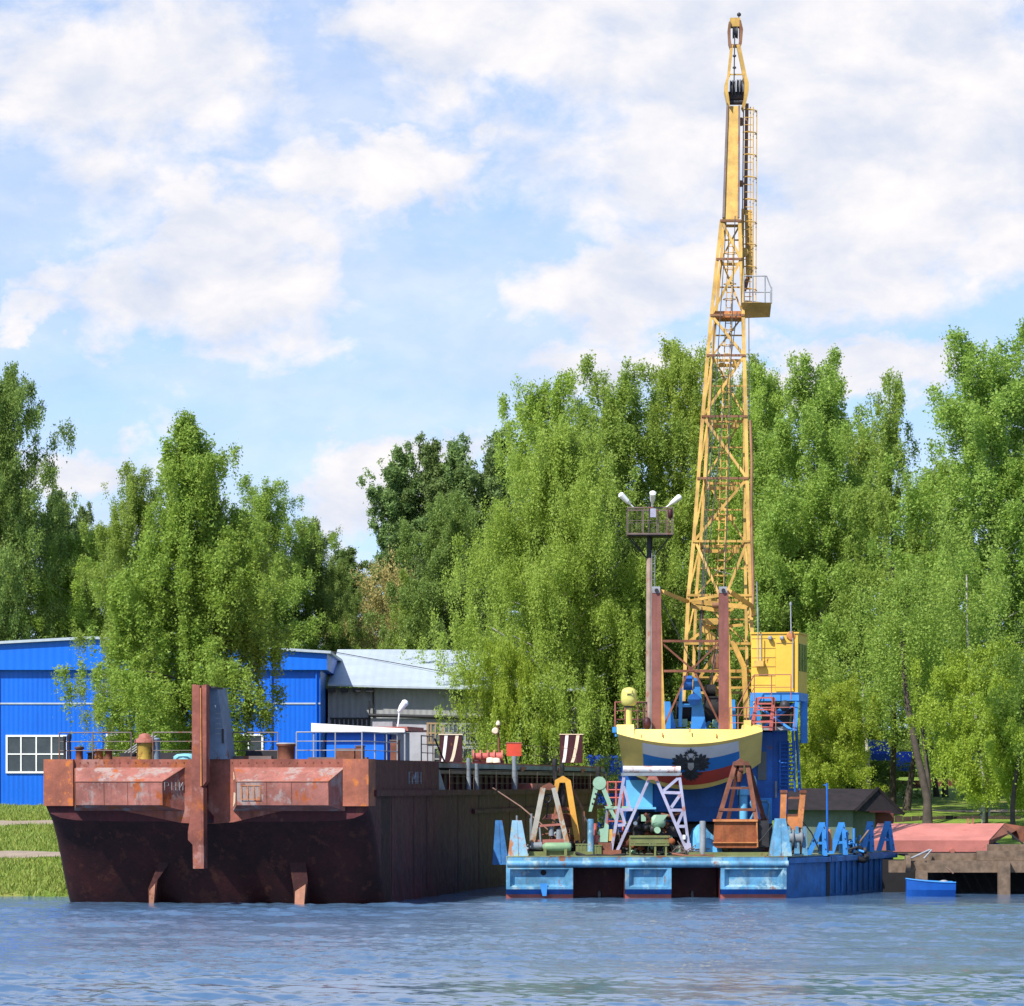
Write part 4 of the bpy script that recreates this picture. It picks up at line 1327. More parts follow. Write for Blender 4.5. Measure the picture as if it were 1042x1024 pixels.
# deck winch, red box, navigation lamp post
Y = 178
m = MB()
for a, b, r_ in ((482, 496, .18), (497, 511, .2)):
    m.tube(P(a, 770, Y), P(b, 770, Y), r_, n=14)
for a in (482, 489, 496.5, 503, 511):
    m.tube(P(a - 1, 769.5, Y), P(a + .6, 769.5, Y), .30, n=14)
m.box(P(481, 777, Y), P(513, 774, Y + .8)); m.build('deck_winch', M['winch_red'], barge)
m = MB(); p = P(499, 774, Y - .4); m.lathe(p, [(.2, -.1), (.18, .12), (.05, .15)], 12); p = P(505, 774, Y - .4); m.lathe(p, [(.22, -.1), (.16, .1), (.05, .13)], 12); m.build('winch_motor', M['cream'], barge)
m = MB(); a, b = P(515.5, 769.5, Y), P(530.5, 756.5, Y); m.box(a, (b.x, Y + .5, b.z)); rb = m.build('fire_box', M['red_box'], barge)
m = MB(); m.box((a.x - .03, Y - .02, b.z + .003), (b.x + .03, Y + .55, b.z + .05)); m.build('lid', M['rust_pink'], rb)
m = MB(); m.tube(P(516, 777, Y + .2), P(514, 768, Y + .2), .05); m.tube(P(528, 777, Y + .2), P(530, 769, Y + .2), .05); m.build('stand', M['dark'], rb)
m = MB(); m.tube(P(508, 776, Y), P(507, 738, Y), .05); np_ = m.build('signal_post', M['rust_brown'], barge)
m = MB(); m.lathe(P(504, 744, Y - .1), [(.12, -.08), (.17, -.02), (.17, .05), (.1, .09)], 14, axis='Y'); m.lathe(P(507, 736, Y), [(.1, -.1), (.12, 0), (.05, .12)], 12); m.build('signal_lamp', M['cream'], np_)
# fender posts along the side deck
for v_, y1, w_ in ((23.5, 6.35, .11), (25.6, 6.42, .11), (36, 6.75, .14), (48.5, 6.5, .14), (51, 6.25, .12), (64, 6.15, .16)):
    m = MB(); m.lathe(bl(6.75, v_, ZD + .1), [(w_ * 1.05, 0), (w_, .3), (w_ * .85, y1 - ZD - .5), (w_ * 1.1, y1 - ZD - .4), (w_ * .9, y1 - ZD - .1)], 12)
    m.build('mooring_post', M['grey_steel'] if v_ < 40 else M['dark'], barge)
# guard wires
rail([bl(6.9, v_, ZD + .1) for v_ in (18, 24, 30, 36, 42, 48, 54, 60, 66)], 'guard_wire', .95, 3, M['rail'], .012)
rail([bl(5.9, v_, 6.16) for v_ in (33, 40, 47, 54, 61)], 'guard_wire', 1.0, 2, M['rail'], .014)
m = MB(); bbox(6.1, 6.9, 40.5, 46, ZD + .02, ZD + .42, m); m.build('sand_heap', M['rust_pink'], barge)
# ------------------------------------------------------------------ crane pontoon
Y0 = 164.5
pon = thing('pontoon', (P(660, 0, Y0).x, Y0, 0), 'light blue steel pontoon with two dark slots carrying the yellow crane', 'pontoon')


def X(px, Y=Y0):
    return (px - CX) * Y / F


def Z(py, Y=Y0):
    return EYE + (HY - py) * Y / F


DK = 1.86
corner = [(X(515), Y0 + 2.6), (X(800), Y0 + 2.6), (X(800), Y0 + .2), (X(842, 168), 168), (X(909, 178.5), 178.5), (16.4, 180.6), (15.6, 185), (X(515) + 3.4, 185)]
m = MB()
m.prism([(a, b, -.9) for a, b in corner], (0, 0, DK - .03 + .9))
pb = m.build('hull', M['blue_side'], pon)
m = MB(); m.prism([(X(515) + .02, Y0 - .2, DK - .026)] + [(X(800) + .02, Y0 - .2, DK - .026)] + [(a, b, DK - .026) for a, b in corner[3:7]] + [(corner[7][0] + .02, 185, DK - .026)], (0, 0, .04))
m.build('deck', paint('deck_paint', (.20, .24, .14), var=.4, rust=.35), pon)
m = MB(); m.box((X(515), Y0, 1.36), (X(800), Y0 + 2.597, DK - .03)); m.build('deck_beam', M['blue_light'], pon)
m = MB(); m.box((X(517), Y0 - .21, 1.60), (X(801), Y0 - .003, DK - .04)); m.tube((X(516), Y0 - .16, 1.53), (X(802), Y0 - .16, 1.53), .15, n=14)
m.build('rub_rail', M['blue_light'], pon)
xs_ = [(515, 583), (636, 683), (733, 800)]
for i, (a, b) in enumerate(xs_):
    x0_, x1_ = X(a), X(b)
    zt_, zb_ = 1.355, .40
    yf = Y0 - .26
    m = MB()
    fw = .17
    o = [(x0_, yf, zb_), (x1_, yf, zb_), (x1_, yf, zt_), (x0_, yf, zt_)]
    c = [(x0_ + fw, yf, zb_ + .10), (x1_ - fw, yf, zb_ + .10), (x1_ - fw, yf, zt_ - .06), (x0_ + fw, yf, zt_ - .06)]
    d = [(x0_ + fw + .22, yf + .24, zb_ + .20), (x1_ - fw - .22, yf + .24, zb_ + .20), (x1_ - fw - .22, yf + .24, zt_ - .10), (x0_ + fw + .22, yf + .24, zt_ - .10)]
    for p_, q_ in ((o, c), (c, d)):
        m.add(p_ + q_, [(j, (j + 1) % 4, 4 + (j + 1) % 4, 4 + j) for j in range(4)])
    m.add(d, [(0, 1, 2, 3)])
    m.add([o[0], o[3], (x0_, Y0 + 2.59, zt_), (x0_, Y0 + 2.59, zb_)], [(0, 1, 2, 3)])
    m.add([o[1], o[2], (x1_, Y0 + 2.59, zt_), (x1_, Y0 + 2.59, zb_)], [(0, 1, 2, 3)])
    m.add([o[2], o[3], (x0_, Y0 + .1, zt_), (x1_, Y0 + .1, zt_)], [(0, 1, 2, 3)])
    bay = m.build('front_bay', M['blue_light'], pon)
    m = MB()
    m.add([o[0], o[1], (x1_, Y0 + .0, .17), (x0_, Y0 + .0, .17)], [(0, 1, 2, 3)]); m.build('undercut', M['blue_deep'], bay)
    m = MB(); m.box((x0_, Y0, -.9), (x1_, Y0 + 2.59, .168)); m.build('boot_top', M['boot_red'], bay)
for a, b in ((583, 636), (683, 733)):
    m = MB(); m.box((X(a) + .01, Y0 + 2.5, -.9), (X(b) - .01, Y0 + 2.59, 1.355))
    m.prism([(X(b) - .012, Y0 + .1, 1.3), (X(b) - .012, Y0 + 2.5, 1.3), (X(b) - .012, Y0 + 2.5, -.5), (X(b) - .012, Y0 + .1, -.5)], (-.03, 0, 0))
    m.prism([(X(a) + .012, Y0 + .1, 1.3), (X(a) + .012, Y0 + 2.5, 1.3), (X(a) + .012, Y0 + 2.5, -.5), (X(a) + .012, Y0 + .1, -.5)], (.03, 0, 0))
    m.build('slot_wall', M['slot_red'], pon)
for xx in (611, 707):
    m = MB(); m.lathe((X(xx), Y0 + 2.3, .10), [(.07, -.2), (.07, .1), (.03, .16)], 10); m.build('draught_pin', M['rail_grey'], pon)
# mooring eye and anchor stay of the first bay
m = MB(); m.lathe((X(553), Y0 - .03, 1.14), [(.13, -.02), (.13, .02)], 18, axis='Y'); m.build('fairlead', M['black'], pon)
m = MB(); m.prism([(X(549), Y0 - .27, .66), (X(557), Y0 - .27, .66), (X(556), Y0 - .3, .1), (X(552), Y0 - .3, .1)], (0, .1, 0)); m.build('stay_plate', M['blue_mid'], pon)
# ribs on the long side
d0, d1 = Vector((X(842, 168), 168, 0)), Vector((X(909, 178.5), 178.5, 0))
for i in range(12):
    m = MB(); p = d0.lerp(d1, (i + .3) / 12) + Vector((.05, -.02, 0)); m.tube(p + Vector((0, 0, .1)), p + Vector((0, 0, 1.7)), .06, n=6); m.build('side_rib', M['blue_side'], pon)
m = MB(); q0 = Vector((X(800), Y0 + .1, 1.66))
m.bar(q0 + Vector((0, -.05, 0)), d0 + Vector((.03, -.06, 1.66)), .22, .3); m.bar(d0 + Vector((.06, 0, 1.66)), d1 + Vector((.06, 0, 1.66)), .3, .22); m.build('side_rail', M['blue_side'], pon)
m = MB(); m.bar(d0 + Vector((.02, -.06, -.3)), d0 + Vector((.02, -.06, DK)), .14); m.build('corner_bar', M['dark'], pon)


def tower_bollard(px0, px1, pxa, pxb, y0, y1, Y, mt):
    m = MB(); dp = .9
    a, b = X(px0, Y), X(px1, Y); c, d = X(pxa, Y), X(pxb, Y); z0, z1 = Z(y1, Y), Z(y0, Y)
    m.add([(a, Y, z0), (b, Y, z0), (b, Y + dp, z0), (a, Y + dp, z0), (c, Y + .25, z1), (d, Y + .25, z1), (d, Y + .55, z1), (c, Y + .55, z1)],
          [(3, 2, 1, 0), (4, 5, 6, 7), (0, 1, 5, 4), (1, 2, 6, 5), (2, 3, 7, 6), (3, 0, 4, 7)])
    o = m.build('push_bracket', mt, pon)
    m = MB(); m.bar((a + (b - a) * .5, Y - .01, z0 + .1), ((c + d) / 2, Y + .24, z1 - .05), .03, .03)
    m.build('edge_strip', mt, o)
    return o


tower_bollard(516.5, 538, 521, 531, 835, 874, Y0 + .15, paint('bracket_rusty', (.20, .36, .48), var=.3, rust=.5, rustc=(.34, .14, .06), rscale=1.4, second=(.36, .38, .2), second_amt=.06))
tower_bollard(783, 806, 789, 800, 833, 872, Y0 + .3, M['blue_light'])
tower_bollard(501, 518, 504, 511, 835, 880, 169.5, M['blue_side'])  # darker blue than its fellows: the shadow on it is put into the paint
# A shaped fender brackets along the right side
for (pa, pb_, pt, Y, ya, yb) in ((820, 842, 837, 167.6, 837, 871), (843, 863, 857, 169.8, 837, 870), (876, 890, 886, 174.6, 836, 867), (892, 911, 904, 177.4, 836, 866)):
    m = MB()
    t0, t1 = P(pt - 3.2, ya, Y), P(pt + 2.6, ya, Y)
    a, b = P(pa, yb, Y), P(pb_, yb, Y)
    w_ = .19
    m.prism([a, a + Vector((.24, 0, 0)), t1 + Vector((-.1, 0, -.28)), t1, t0], (0, .28, 0))
    m.prism([t1 + Vector((-.16, .01, 0)), t1 + Vector((0, .01, -.02)), b, b + Vector((-.22, .01, 0))], (0, .27, 0))
    m.bar(a.lerp(t0, .38) + Vector((.1, .14, 0)), b.lerp(t1, .38) + Vector((-.1, .14, 0)), .12, .2)
    m.prism([t0 + Vector((.05, .3, -.05)), t1 + Vector((0, .3, -.05)), b + Vector((0, 1.3, 0)), b + Vector((-.3, 1.3, 0))], (0, .08, 0))
    br = m.build('fender_bracket', M['blue_mid'], pon)
    for t in (.15, .5, .8):
        m = MB(); m.lathe(t1.lerp(b, t) + Vector((-.06, -.012, 0)), [(.03, -.012), (.03, .012)], 8, axis='Y'); m.build('bolt', M['dark'], br)
for px_, Y, y0 in ((862, 170.5, 845), (869, 172, 843), (875, 173.5, 850)):
    m = MB(); m.tube(P(px_, 868, Y), P(px_, y0, Y), .06); m.build('small_bitt', M['blue_mid'], pon)
m = MB(); m.tube(P(842, 868, 167.7), P(841.5, 797, 167.7), .06, .045); m.tube(P(838, 799, 167.7), P(842, 799.5, 167.7), .03); m.build('signal_pole', M['blue_deep'], pon)
for px_, Y, y0, mt in ((601, 165.6, 834, 'blue_light'), (715, 165.4, 836, 'grey_steel')):
    m = MB(); m.lathe(P(px_, 871.5, Y), [(.14, 0), (.14, (871 - y0) * k(Y)), (.12, (872 - y0) * k(Y))], 12); m.build('bitt', M[mt], pon)
for px_, y0 in ((526, 830), (540, 833), (541, 828)):
    m = MB(); m.tube(P(px_, 856, 166.5), P(px_, y0, 166.5), .05); m.build('small_bitt', M['grey_steel'], pon)
# low rails and ledges on the deck
m = MB()
m.box((X(538, 166), 165.3, DK + .016), (X(603, 166), 165.5, DK + .2)); m.box((X(700, 166), 165.3, DK + .016), (X(788, 166), 165.5, DK + .17)); m.box((X(725, 166), 165.05, DK + .016), (X(779, 166), 165.28, DK + .13))
m.build('deck_coaming', M['olive'], pon)
# ------------------------------------------------------------------ the crane
crane = thing('floating_crane', (X(705, 172), 172, DK), 'tall yellow lattice boom crane with a tricolour flag on its counterweight', 'crane')
YAW = R(-13)
# machine house
Yh_ = 170.9
hx0_, hx1_ = X(637, Yh_), X(786, Yh_)
m = MB(); m.box((hx0_, Yh_, Z(836, Yh_)), (hx1_, Yh_ + 6.5, Z(742, Yh_))); house = m.build('machine_house', M['blue_deep'], crane)
m = MB()
for px_ in (702, 737):
    m.box((X(px_, Yh_) - .03, Yh_ - .03, Z(834, Yh_)), (X(px_, Yh_) + .03, Yh_ - .002, Z(800, Yh_)))
m.box((hx0_, Yh_ - .05, Z(821.6, Yh_)), (hx1_ - .02, Yh_ - .003, Z(819.8, Yh_))); m.build('panel_seam', M['blue_deep'], house)
m = MB(); m.box((X(637, Yh_), Yh_ - .14, Z(823, Yh_)), (X(664, Yh_), Yh_ - .004, Z(794, Yh_))); m.build('switch_cabinet', paint('cabinet_sky_blue', (.14, .46, .74), var=.15, rust=.05), house)
m = MB(); m.box((X(616, Yh_), Yh_ - .7, Z(823.5, Yh_)), (X(667, Yh_), Yh_ - .15, Z(821.5, Yh_))); m.build('walkway', paint('cabinet_sky_blue', (0, 0, 0)), house)
m = MB(); m.box((X(650, Yh_), Yh_ - .03, Z(835, Yh_)), (X(690, Yh_), Yh_ - .002, Z(826, Yh_))); m.build('louvre', M['black'], house)
m = MB(); m.tube(P(756.5, 836, 169.6), P(756.5, 806, 169.6), .19); m.tube(P(756.5, 809, 169.6), P(756.5, 803, 169.6), .30); m.tube(P(756.5, 803, 169.6), P(756.5, 800, 169.6), .22, .12); m.build('vent_pipe', paint('cabinet_sky_blue', (0, 0, 0)), house)
m = MB(); m.path([P(764, 834, 169.4), P(768, 826, 169.4), P(764, 818, 169.4), P(768, 806, 169.4), P(769, 796, 169.4), P(767, 790, 169.4), P(764, 789, 169.4)], .07); m.build('hose', M['blue_light'], house)
# right column of the house
m = MB(); m.box((hx1_ + .003, Yh_ + .25, Z(835, Yh_)), (X(802, Yh_), Yh_ + 4.2, Z(743, Yh_)), top=1); m.build('column', M['blue_deep'], house)
m = MB(); m.box((X(772, Yh_), Yh_ - .9, Z(743.5, Yh_)), (X(803.5, Yh_), Yh_ + .5, Z(740, Yh_))); m.build('platform', M['rail_grey'], house)
m = MB(); m.box((X(771, Yh_), Yh_ - .06, Z(794, Yh_)), (X(780, Yh_), Yh_ - .003, Z(765, Yh_))); m.build('window', M['pane'], house)
m = MB(); m.box((X(766, Yh_), Yh_ - .3, Z(838, Yh_)), (X(785, Yh_), Yh_ - .05, Z(812, Yh_))); dr = m.build('door', M['blue_mid'], house)
m = MB(); m.path([P(781, 836, Yh_ - .35), P(783, 818, Yh_ - .35), P(780, 815, Yh_ - .35), P(774, 815, Yh_ - .35)], .05); m.build('handrail', M['blue_light'], dr)
m = MB(); m.box((X(789, Yh_), Yh_ + .22, Z(812, Yh_)), (X(791, Yh_), Yh_ + .247, Z(795, Yh_))); m.build('label_plate', M['rail_grey'], house)
# side stair
m = MB(); Yl = 170.95
for px_ in (793.5, 802, 808.5):
    m.tube(P(px_, 806, Yl), P(px_, 754, Yl), .045)
for i in range(13):
    y = 757 + i * 3.9
    m.tube(P(793.5, y, Yl + .02), P(808.5, y, Yl + .02), .035)
m.tube(P(809, 806, Yl - .5), P(806.5, 742, Yl - .5), .055); m.tube(P(814, 806, Yl), P(810, 735, Yl), .07)
m.build('side_ladder', M['blue_deep'], crane)


# slewing base between deck and house
m = MB(); m.lathe((X(708, 174), 174.2, DK + .016), [(2.6, 0), (2.6, .5), (2.35, .55), (2.35, Z(836, Yh_) - DK - .02)], 40); m.build('slewing_base', M['dark'], crane)
for i_, (a_, b_) in enumerate(((640, 690), (694, 735), (742, 786))):
    m = MB(); m.box((X(a_, 171.4), 171.3, DK + .016), (X(b_, 171.4), 171.75, Z(838 + i_ % 2, 171.4))); m.build('base_frame', M['dark'], crane)


# counterweight
def cw(px, t):
    s = (px - 701) / 74.0
    yt = 745.5 + 11.8 * (1 - s * s) - .9 * s
    yb = 776.5 + 27 * (1 - s * s) - .8 * s
    bulge = 1.15 * (1 - s * s)
    Y = 168.6 - bulge + t * 1.85
    return yt + (yb - yt) * t, Y


NS = 28
cols_ = sorted([628 + (776 - 628) * i / NS for i in range(NS + 1)] + [645.4, 646.2, 757.8, 758.6])
rows = []
for j in range(6):
    t = j / 5
    r_ = []
    for c_ in cols_:
        cc = 701 + (c_ - 701) * (1 - .055 * t) + (2.2 * t)
        y, Y = cw(cc, t)
        r_.append(P(cc, y, Y))
    rows.append(r_)
top_front = []
for c_ in cols_:
    yt, Y = cw(c_, 0)
    top_front.append(Vector((X(c_, Y), Y + .5, Z(737.5 if (c_ < 646 or c_ > 758) else 742.5, 169))))
m = MB()
m.loft([top_front, rows[0]], cap0=False, cap1=False)
back = [Vector((p.x, 170.88, p.z)) for p in top_front]
m.loft([back, top_front], cap0=False, cap1=False)
m.build('counterweight', M['yellow_cw'], crane)
cwt = [o for o in crane.children if o.name.startswith('counterweight')][0]
m = MB(); m.loft(rows, cap0=False, cap1=False)
bb = [Vector((p.x, 170.88, p.z + .1)) for p in rows[-1]]
m.loft([rows[-1], bb], cap0=False, cap1=False)
for e in (0, -1):
    m.add([top_front[e], back[e], bb[e], rows[-1][e], rows[0][e]], [(0, 1, 2, 3, 4)])
m.build('under_face', M['yellow_cw'], cwt)


def on_cw(px, py, eps=.012):
    s = (px - 701) / 74.0
    y0_, _ = cw(px, 0); y1_, _ = cw(px, 1)
    t = max(0, min(1, (py - y0_) / (y1_ - y0_)))
    _, Y = cw(px, t)
    return P(px, py, Y - eps)


def cw_band(name, t0, t1, mt):
    m = MB(); secs_ = []
    for j in range(5):
        t = t0 + (t1 - t0) * j / 4
        rr = []
        for i in range(23):
            px_ = 653.5 + (751.5 - 653.5) * i / 22 + 2 * t
            y, Y = cw(px_, t)
            rr.append(P(px_, y, Y - .014))
        secs_.append(rr)
    m.loft(secs_, cap0=False, cap1=False)
    return m.build(name, mt, cwt)


cw_band('flag_stripe', .07, .345, M['flag_white'])
fl = cw_band('flag_stripe', .345, .63, M['flag_blue'])
cw_band('flag_stripe', .63, .905, M['flag_red'])
# two headed eagle badge, in raised sheet
cxe, cye = 703.0, 780.0


def em(poly, mirror=True, eps=.03, off=(0, 0), th=.012):
    m_ = MB()
    for sg in ((1, -1) if mirror else (1,)):
        pts = [on_cw(cxe + sg * x + off[0], cye - y + off[1], eps) for x, y in poly]
        m_.prism(pts, (0, .02, 0))
    return m_


allm = MB()


def put(poly, mirror=True, eps=.03):
    q = em(poly, mirror, eps)
    b = len(allm.v)
    allm.v += q.v; allm.f += [[b + i for i in f] for f in q.f]; allm.mi += q.mi; allm.sm += q.sm


for ring in range(7):      # wing: seven separate feathers fanned round the shoulder
    a = R(78 - ring * 26)
    r0_, r1_ = 5.0, (10.5, 11.5, 12, 11.5, 11, 9.5, 8)[ring]
    cx_, cy_ = 8.5, 3.0
    dx, dy = math.cos(a), math.sin(a)
    put([(cx_ + dx * .5 - dy * 1.6, cy_ + dy * .5 + dx * 1.6), (cx_ + dx * r1_ * .8 - dy * 1.7, cy_ + dy * r1_ * .8 + dx * 1.7),
         (cx_ + dx * r1_, cy_ + dy * r1_), (cx_ + dx * r1_ * .8 + dy * 1.7, cy_ + dy * r1_ * .8 - dx * 1.7), (cx_ + dx * .5 + dy * 1.6, cy_ + dy * .5 - dx * 1.6)], eps=.03 + ring * .004)
put([(2, 7), (6, 9.5), (11, 7), (11, 1), (8, -3), (3, -6)], eps=.062)                         # wing root
put([(0, 9), (3.5, 6), (5, 0), (4, -6), (0, -9), (-4, -6), (-5, 0), (-3.5, 6)], False, .066)   # body
put([(.8, 5), (2.4, 10), (3.8, 12.2), (6, 12.4), (8.2, 10.6), (6, 10.2), (4.6, 9), (3.6, 5)], eps=.07)   # necks and heads
put([(2.6, 12.6), (2.0, 15), (3.6, 14), (4.4, 15.6), (5.2, 14), (6.6, 14.8), (5.8, 12.6)], eps=.06)      # small crowns
put([(-2.6, 13.2), (-3.6, 17), (-1.6, 15.6), (0, 19), (1.6, 15.6), (3.6, 17), (2.6, 13.2)], False, .07)  # large crown
for i in range(5):                                                                                        # tail
    a = R(-90 + (i - 2) * 24)
    dx, dy = math.cos(a), math.sin(a)
    put([(-dy * 1.2, -5 + dx * 1.2), (dx * 8 - dy * 1.9, -5 + dy * 8 + dx * 1.9), (dx * 10.5, -5 + dy * 10.5), (dx * 8 + dy * 1.9, -5 + dy * 8 - dx * 1.9), (dy * 1.2, -5 - dx * 1.2)], False, .03 + i * .004)
put([(4, -4), (9, -7), (12, -6.4), (11, -8.6), (8, -9), (3, -7)], eps=.05)                                # legs
emb = allm.build('eagle_badge', M['emblem'], cwt)
q = em([(-3, 3.6), (3, 3.6), (3, -1.2), (1.6, -3.4), (0, -4.2), (-1.6, -3.4), (-3, -1.2)], False, .085); q.build('badge_shield', M['emblem_light'], emb)
q = em([(1.9, 7.4), (3.4, 10.6), (4.6, 11), (4.2, 8.4), (3, 6)], True, .085); q.build('badge_neck', M['emblem_light'], emb)
m = MB()
for px_, y_ in ((653, 750), (702, 743.5), (729, 749), (674, 748)):
    yv, Yv = cw(px_, 0); m.tube(P(px_, y_ - 2, Yv - .06 + .3), P(px_, y_ + 1.5, Yv - .06 + .15), .03)
m.build('lifting_eye', M['rust_orange'], cwt)
m = MB(); p = P(626.5, 743, 169.2); m.box(p - Vector((.15, .1, .12)), p + Vector((.1, .2, .14))); m.tube(p + Vector((0, 0, -.1)), p + Vector((.02, 0, -.3)), .06); m.build('side_lamp', M['blue_mid'], cwt)

# top deck
m = MB(); m.box((X(630, 170.7), 170.9, Z(745, 170.7)), (X(800, 170.7), 176.3, Z(741.5, 170.7))); m.build('upper_deck', M['blue_side'], crane)
ZU = Z(741, 170.7)
# mushroom ventilator
p = P(640, 738, 169.3)
m = MB(); m.lathe(p, [(.14, 0), (.14, .95)], 14); mv = m.build('ventilator', M['yellow_pale'], crane)
m = MB(); m.lathe(p + Vector((0, 0, .92)), [(.17, -.1), (.34, .05), (.37, .25), (.37, .27), (.36, .55), (.30, .72), (.15, .80), (.03, .82)], 18); m.build('cowl', M['yellow_pale'], mv)
m = MB(); m.lathe(p + Vector((0, 0, .89)), [(.22, -.09), (.24, 0)], 16); m.bar(p + Vector((-.12, -.39, 1.42)), p + Vector((.14, -.39, 1.42)), .03); m.bar(p + Vector((.14, -.39, 1.42)), p + Vector((.14, -.38, 1.58)), .03); m.build('cowl_trim', M['dark'], mv)
rail([P(626, 741, 171), P(636, 741, 171.4), P(649, 741, 172), P(655, 741, 172.3), P(658, 741, 173)], 'railing', 1.2, 3, M['rust_pink'], .04, crane)
m = MB(); m.lathe(P(658.5, 736, 169.6), [(.05, -.3), (.17, -.2), (.19, 0), (.15, .2), (.05, .27)], 12); m.build('fuel_bottle', M['maroon'], crane)
# gantry (A-frame)
Yg_ = 170.4
gan = MB()
for pa, pb_ in ((663.4, 674), (731.6, 742.6)):
    gan.box((X(pa, Yg_) + 0, Yg_, Z(742, Yg_)), (X(pb_ - 2.6, Yg_) + .06, Yg_ + .3, Z(601, Yg_)))
gantry = gan.build('gantry', paint('gantry_red', (.23, .085, .068), rough=.65, var=.3, rust=.3, rustc=(.20, .075, .05), streak=.35), crane)
m = MB()
for pa, pb_ in ((672, 676.5), (740.3, 745)):
    m.prism([(X(pa, Yg_) + .005, Yg_ + .02, Z(742, Yg_)), (X(pb_, Yg_) + .03, Yg_ + .02, Z(742, Yg_)), (X(pb_ - 1.8, Yg_), Yg_ + .02, Z(680, Yg_)), (X(pa + .6, Yg_), Yg_ + .02, Z(610, Yg_)), (X(pa, Yg_) + .005, Yg_ + .02, Z(610, Yg_))], (0, .26, 0))
m.build('gantry_edge', M['yellow'], gantry)
m = MB()
for px_ in (668, 736):
    m.box((X(px_ - 4.2, Yg_), Yg_ - .02, Z(603.5, Yg_)), (X(px_ + 3.8, Yg_), Yg_ + .36, Z(597, Yg_)))
m.build('gantry_cap', M['rail_grey'], gantry)
m = MB()
for px_ in (668, 736):
    m.lathe((X(px_, Yg_), Yg_ - .06, Z(601, Yg_)), [(.09, -.05), (.09, .03)], 14, axis='Y')
m.build('sheave', M['dark'], gantry)
m = MB(); Yb = Yg_ + .12
for y_ in (652.5, 683):
    m.bar(P(673, y_, Yb), P(732.5, y_, Yb), .11)
m.bar(P(674, 655, Yb + .03), P(704, 681, Yb + .03), .08); m.bar(P(731, 655, Yb + .03), P(704, 681, Yb + .03), .08)
m.bar(P(700, 681, Yb - .02), P(706, 681, Yb - .02), .22, .12)
m.bar(P(700, 684, Yb + .02), P(676, 738, Yb + .02), .085); m.bar(P(707, 684, Yb + .02), P(733, 738, Yb + .02), .085)
m.build('gantry_brace', M['rust_brown'], gantry)
m = MB()
m.bar(P(674, 602, Yg_ + .3), P(699, 612, 173.2), .17); m.bar(P(742.5, 602, Yg_ + .3), P(765, 617, 173.4), .19); m.bar(P(765, 617, 173.4), P(767.5, 626, 173.5), .16)
m.bar(P(700, 612, 173.3), P(733, 606, 171.4), .13)
m.build('gantry_stay', M['yellow'], gantry)
# hoist frames and drums
m = MB()
for (xa_, xb_, y0_, xt0, xt1) in ((664, 672, 713, 664, 671), (676, 688, 714, 676, 682), (703, 719, 690, 706, 711), (731, 742, 692, 733, 737), (742.5, 749, 712, 742.5, 748)):
    m.prism([P(xa_, 742, 171.8), P(xb_, 742, 171.8), P(xt1, y0_, 171.8), P(xt0, y0_, 171.8)], (0, .35, 0))
m.bar(P(690, 718, 171.7), P(705, 718, 171.7), .16); m.bar(P(692, 740, 171.6), P(693, 700, 171.6), .16); m.bar(P(718, 740, 172.4), P(736, 712, 172.4), .14)
m.build('hoist_frame', M['blue_mid'], crane)
m = MB(); m.lathe(P(706, 712, 171.6), [(.28, -.14), (.28, .14)], 18, axis='Y')
m.lathe(P(700, 695, 172.0), [(.34, -.2), (.34, .2)], 18, axis='X'); m.build('hoist_gear', M['blue_deep'], crane)
m = MB(); m.tube(P(688, 724, 172.6), P(704, 724, 172.6), .48, n=16); m.tube(P(717, 722, 172.6), P(733, 722, 172.6), .62, n=16); m.tube(P(718, 703, 173), P(728, 703, 173), .3, n=14); m.build('hoist_drum', M['black'], crane)
for a_, b_ in (((686, 740, 172.2), (699, 732, 172.7)), ((725, 740, 172.2), (731, 730, 172.7))):
    m = MB(); m.box(P(*a_), P(*b_)); m.lathe((P(*a_) + P(*b_)) / 2 + Vector((0, -.3, 0)), [(.06, -.1), (.14, -.05), (.14, .1)], 12, axis='Y'); m.build('motor', M['green_pale'], crane)
m = MB(); m.box((X(757, 168.9), 168.7, Z(740, 168.9)), (X(764, 168.9), 169.2, Z(733, 168.9))); m.build('locker', M['yellow_cw'], crane)

# ---- boom
fr_keys = [(737, 694.5, 768.5), (610, 700, 764), (540, 706.8, 761.2), (430, 714.5, 759), (340, 721.8, 756.8), (225, 734, 752.6)]


def bx(y, side, back=False):
    for (ya, la, ra), (yb, lb, rb_) in zip(fr_keys[:-1], fr_keys[1:]):
        if y >= yb - 1e-6:
            t = (ya - y) / (ya - yb)
            break
    l = la + (lb - la) * t; r_ = ra + (rb_ - ra) * t
    q = (737 - y) / 512.0
    if back:
        l += 9.5 * (1 - q) + 3.5 * q; r_ += 1.5 + 1.0 * q - 9 * (1 - q)
    Yb_ = 172.8 + 7.0 * q + ((2.3 - 1.2 * q) if back else 0)
    return P((l, r_)[side], y, Yb_)


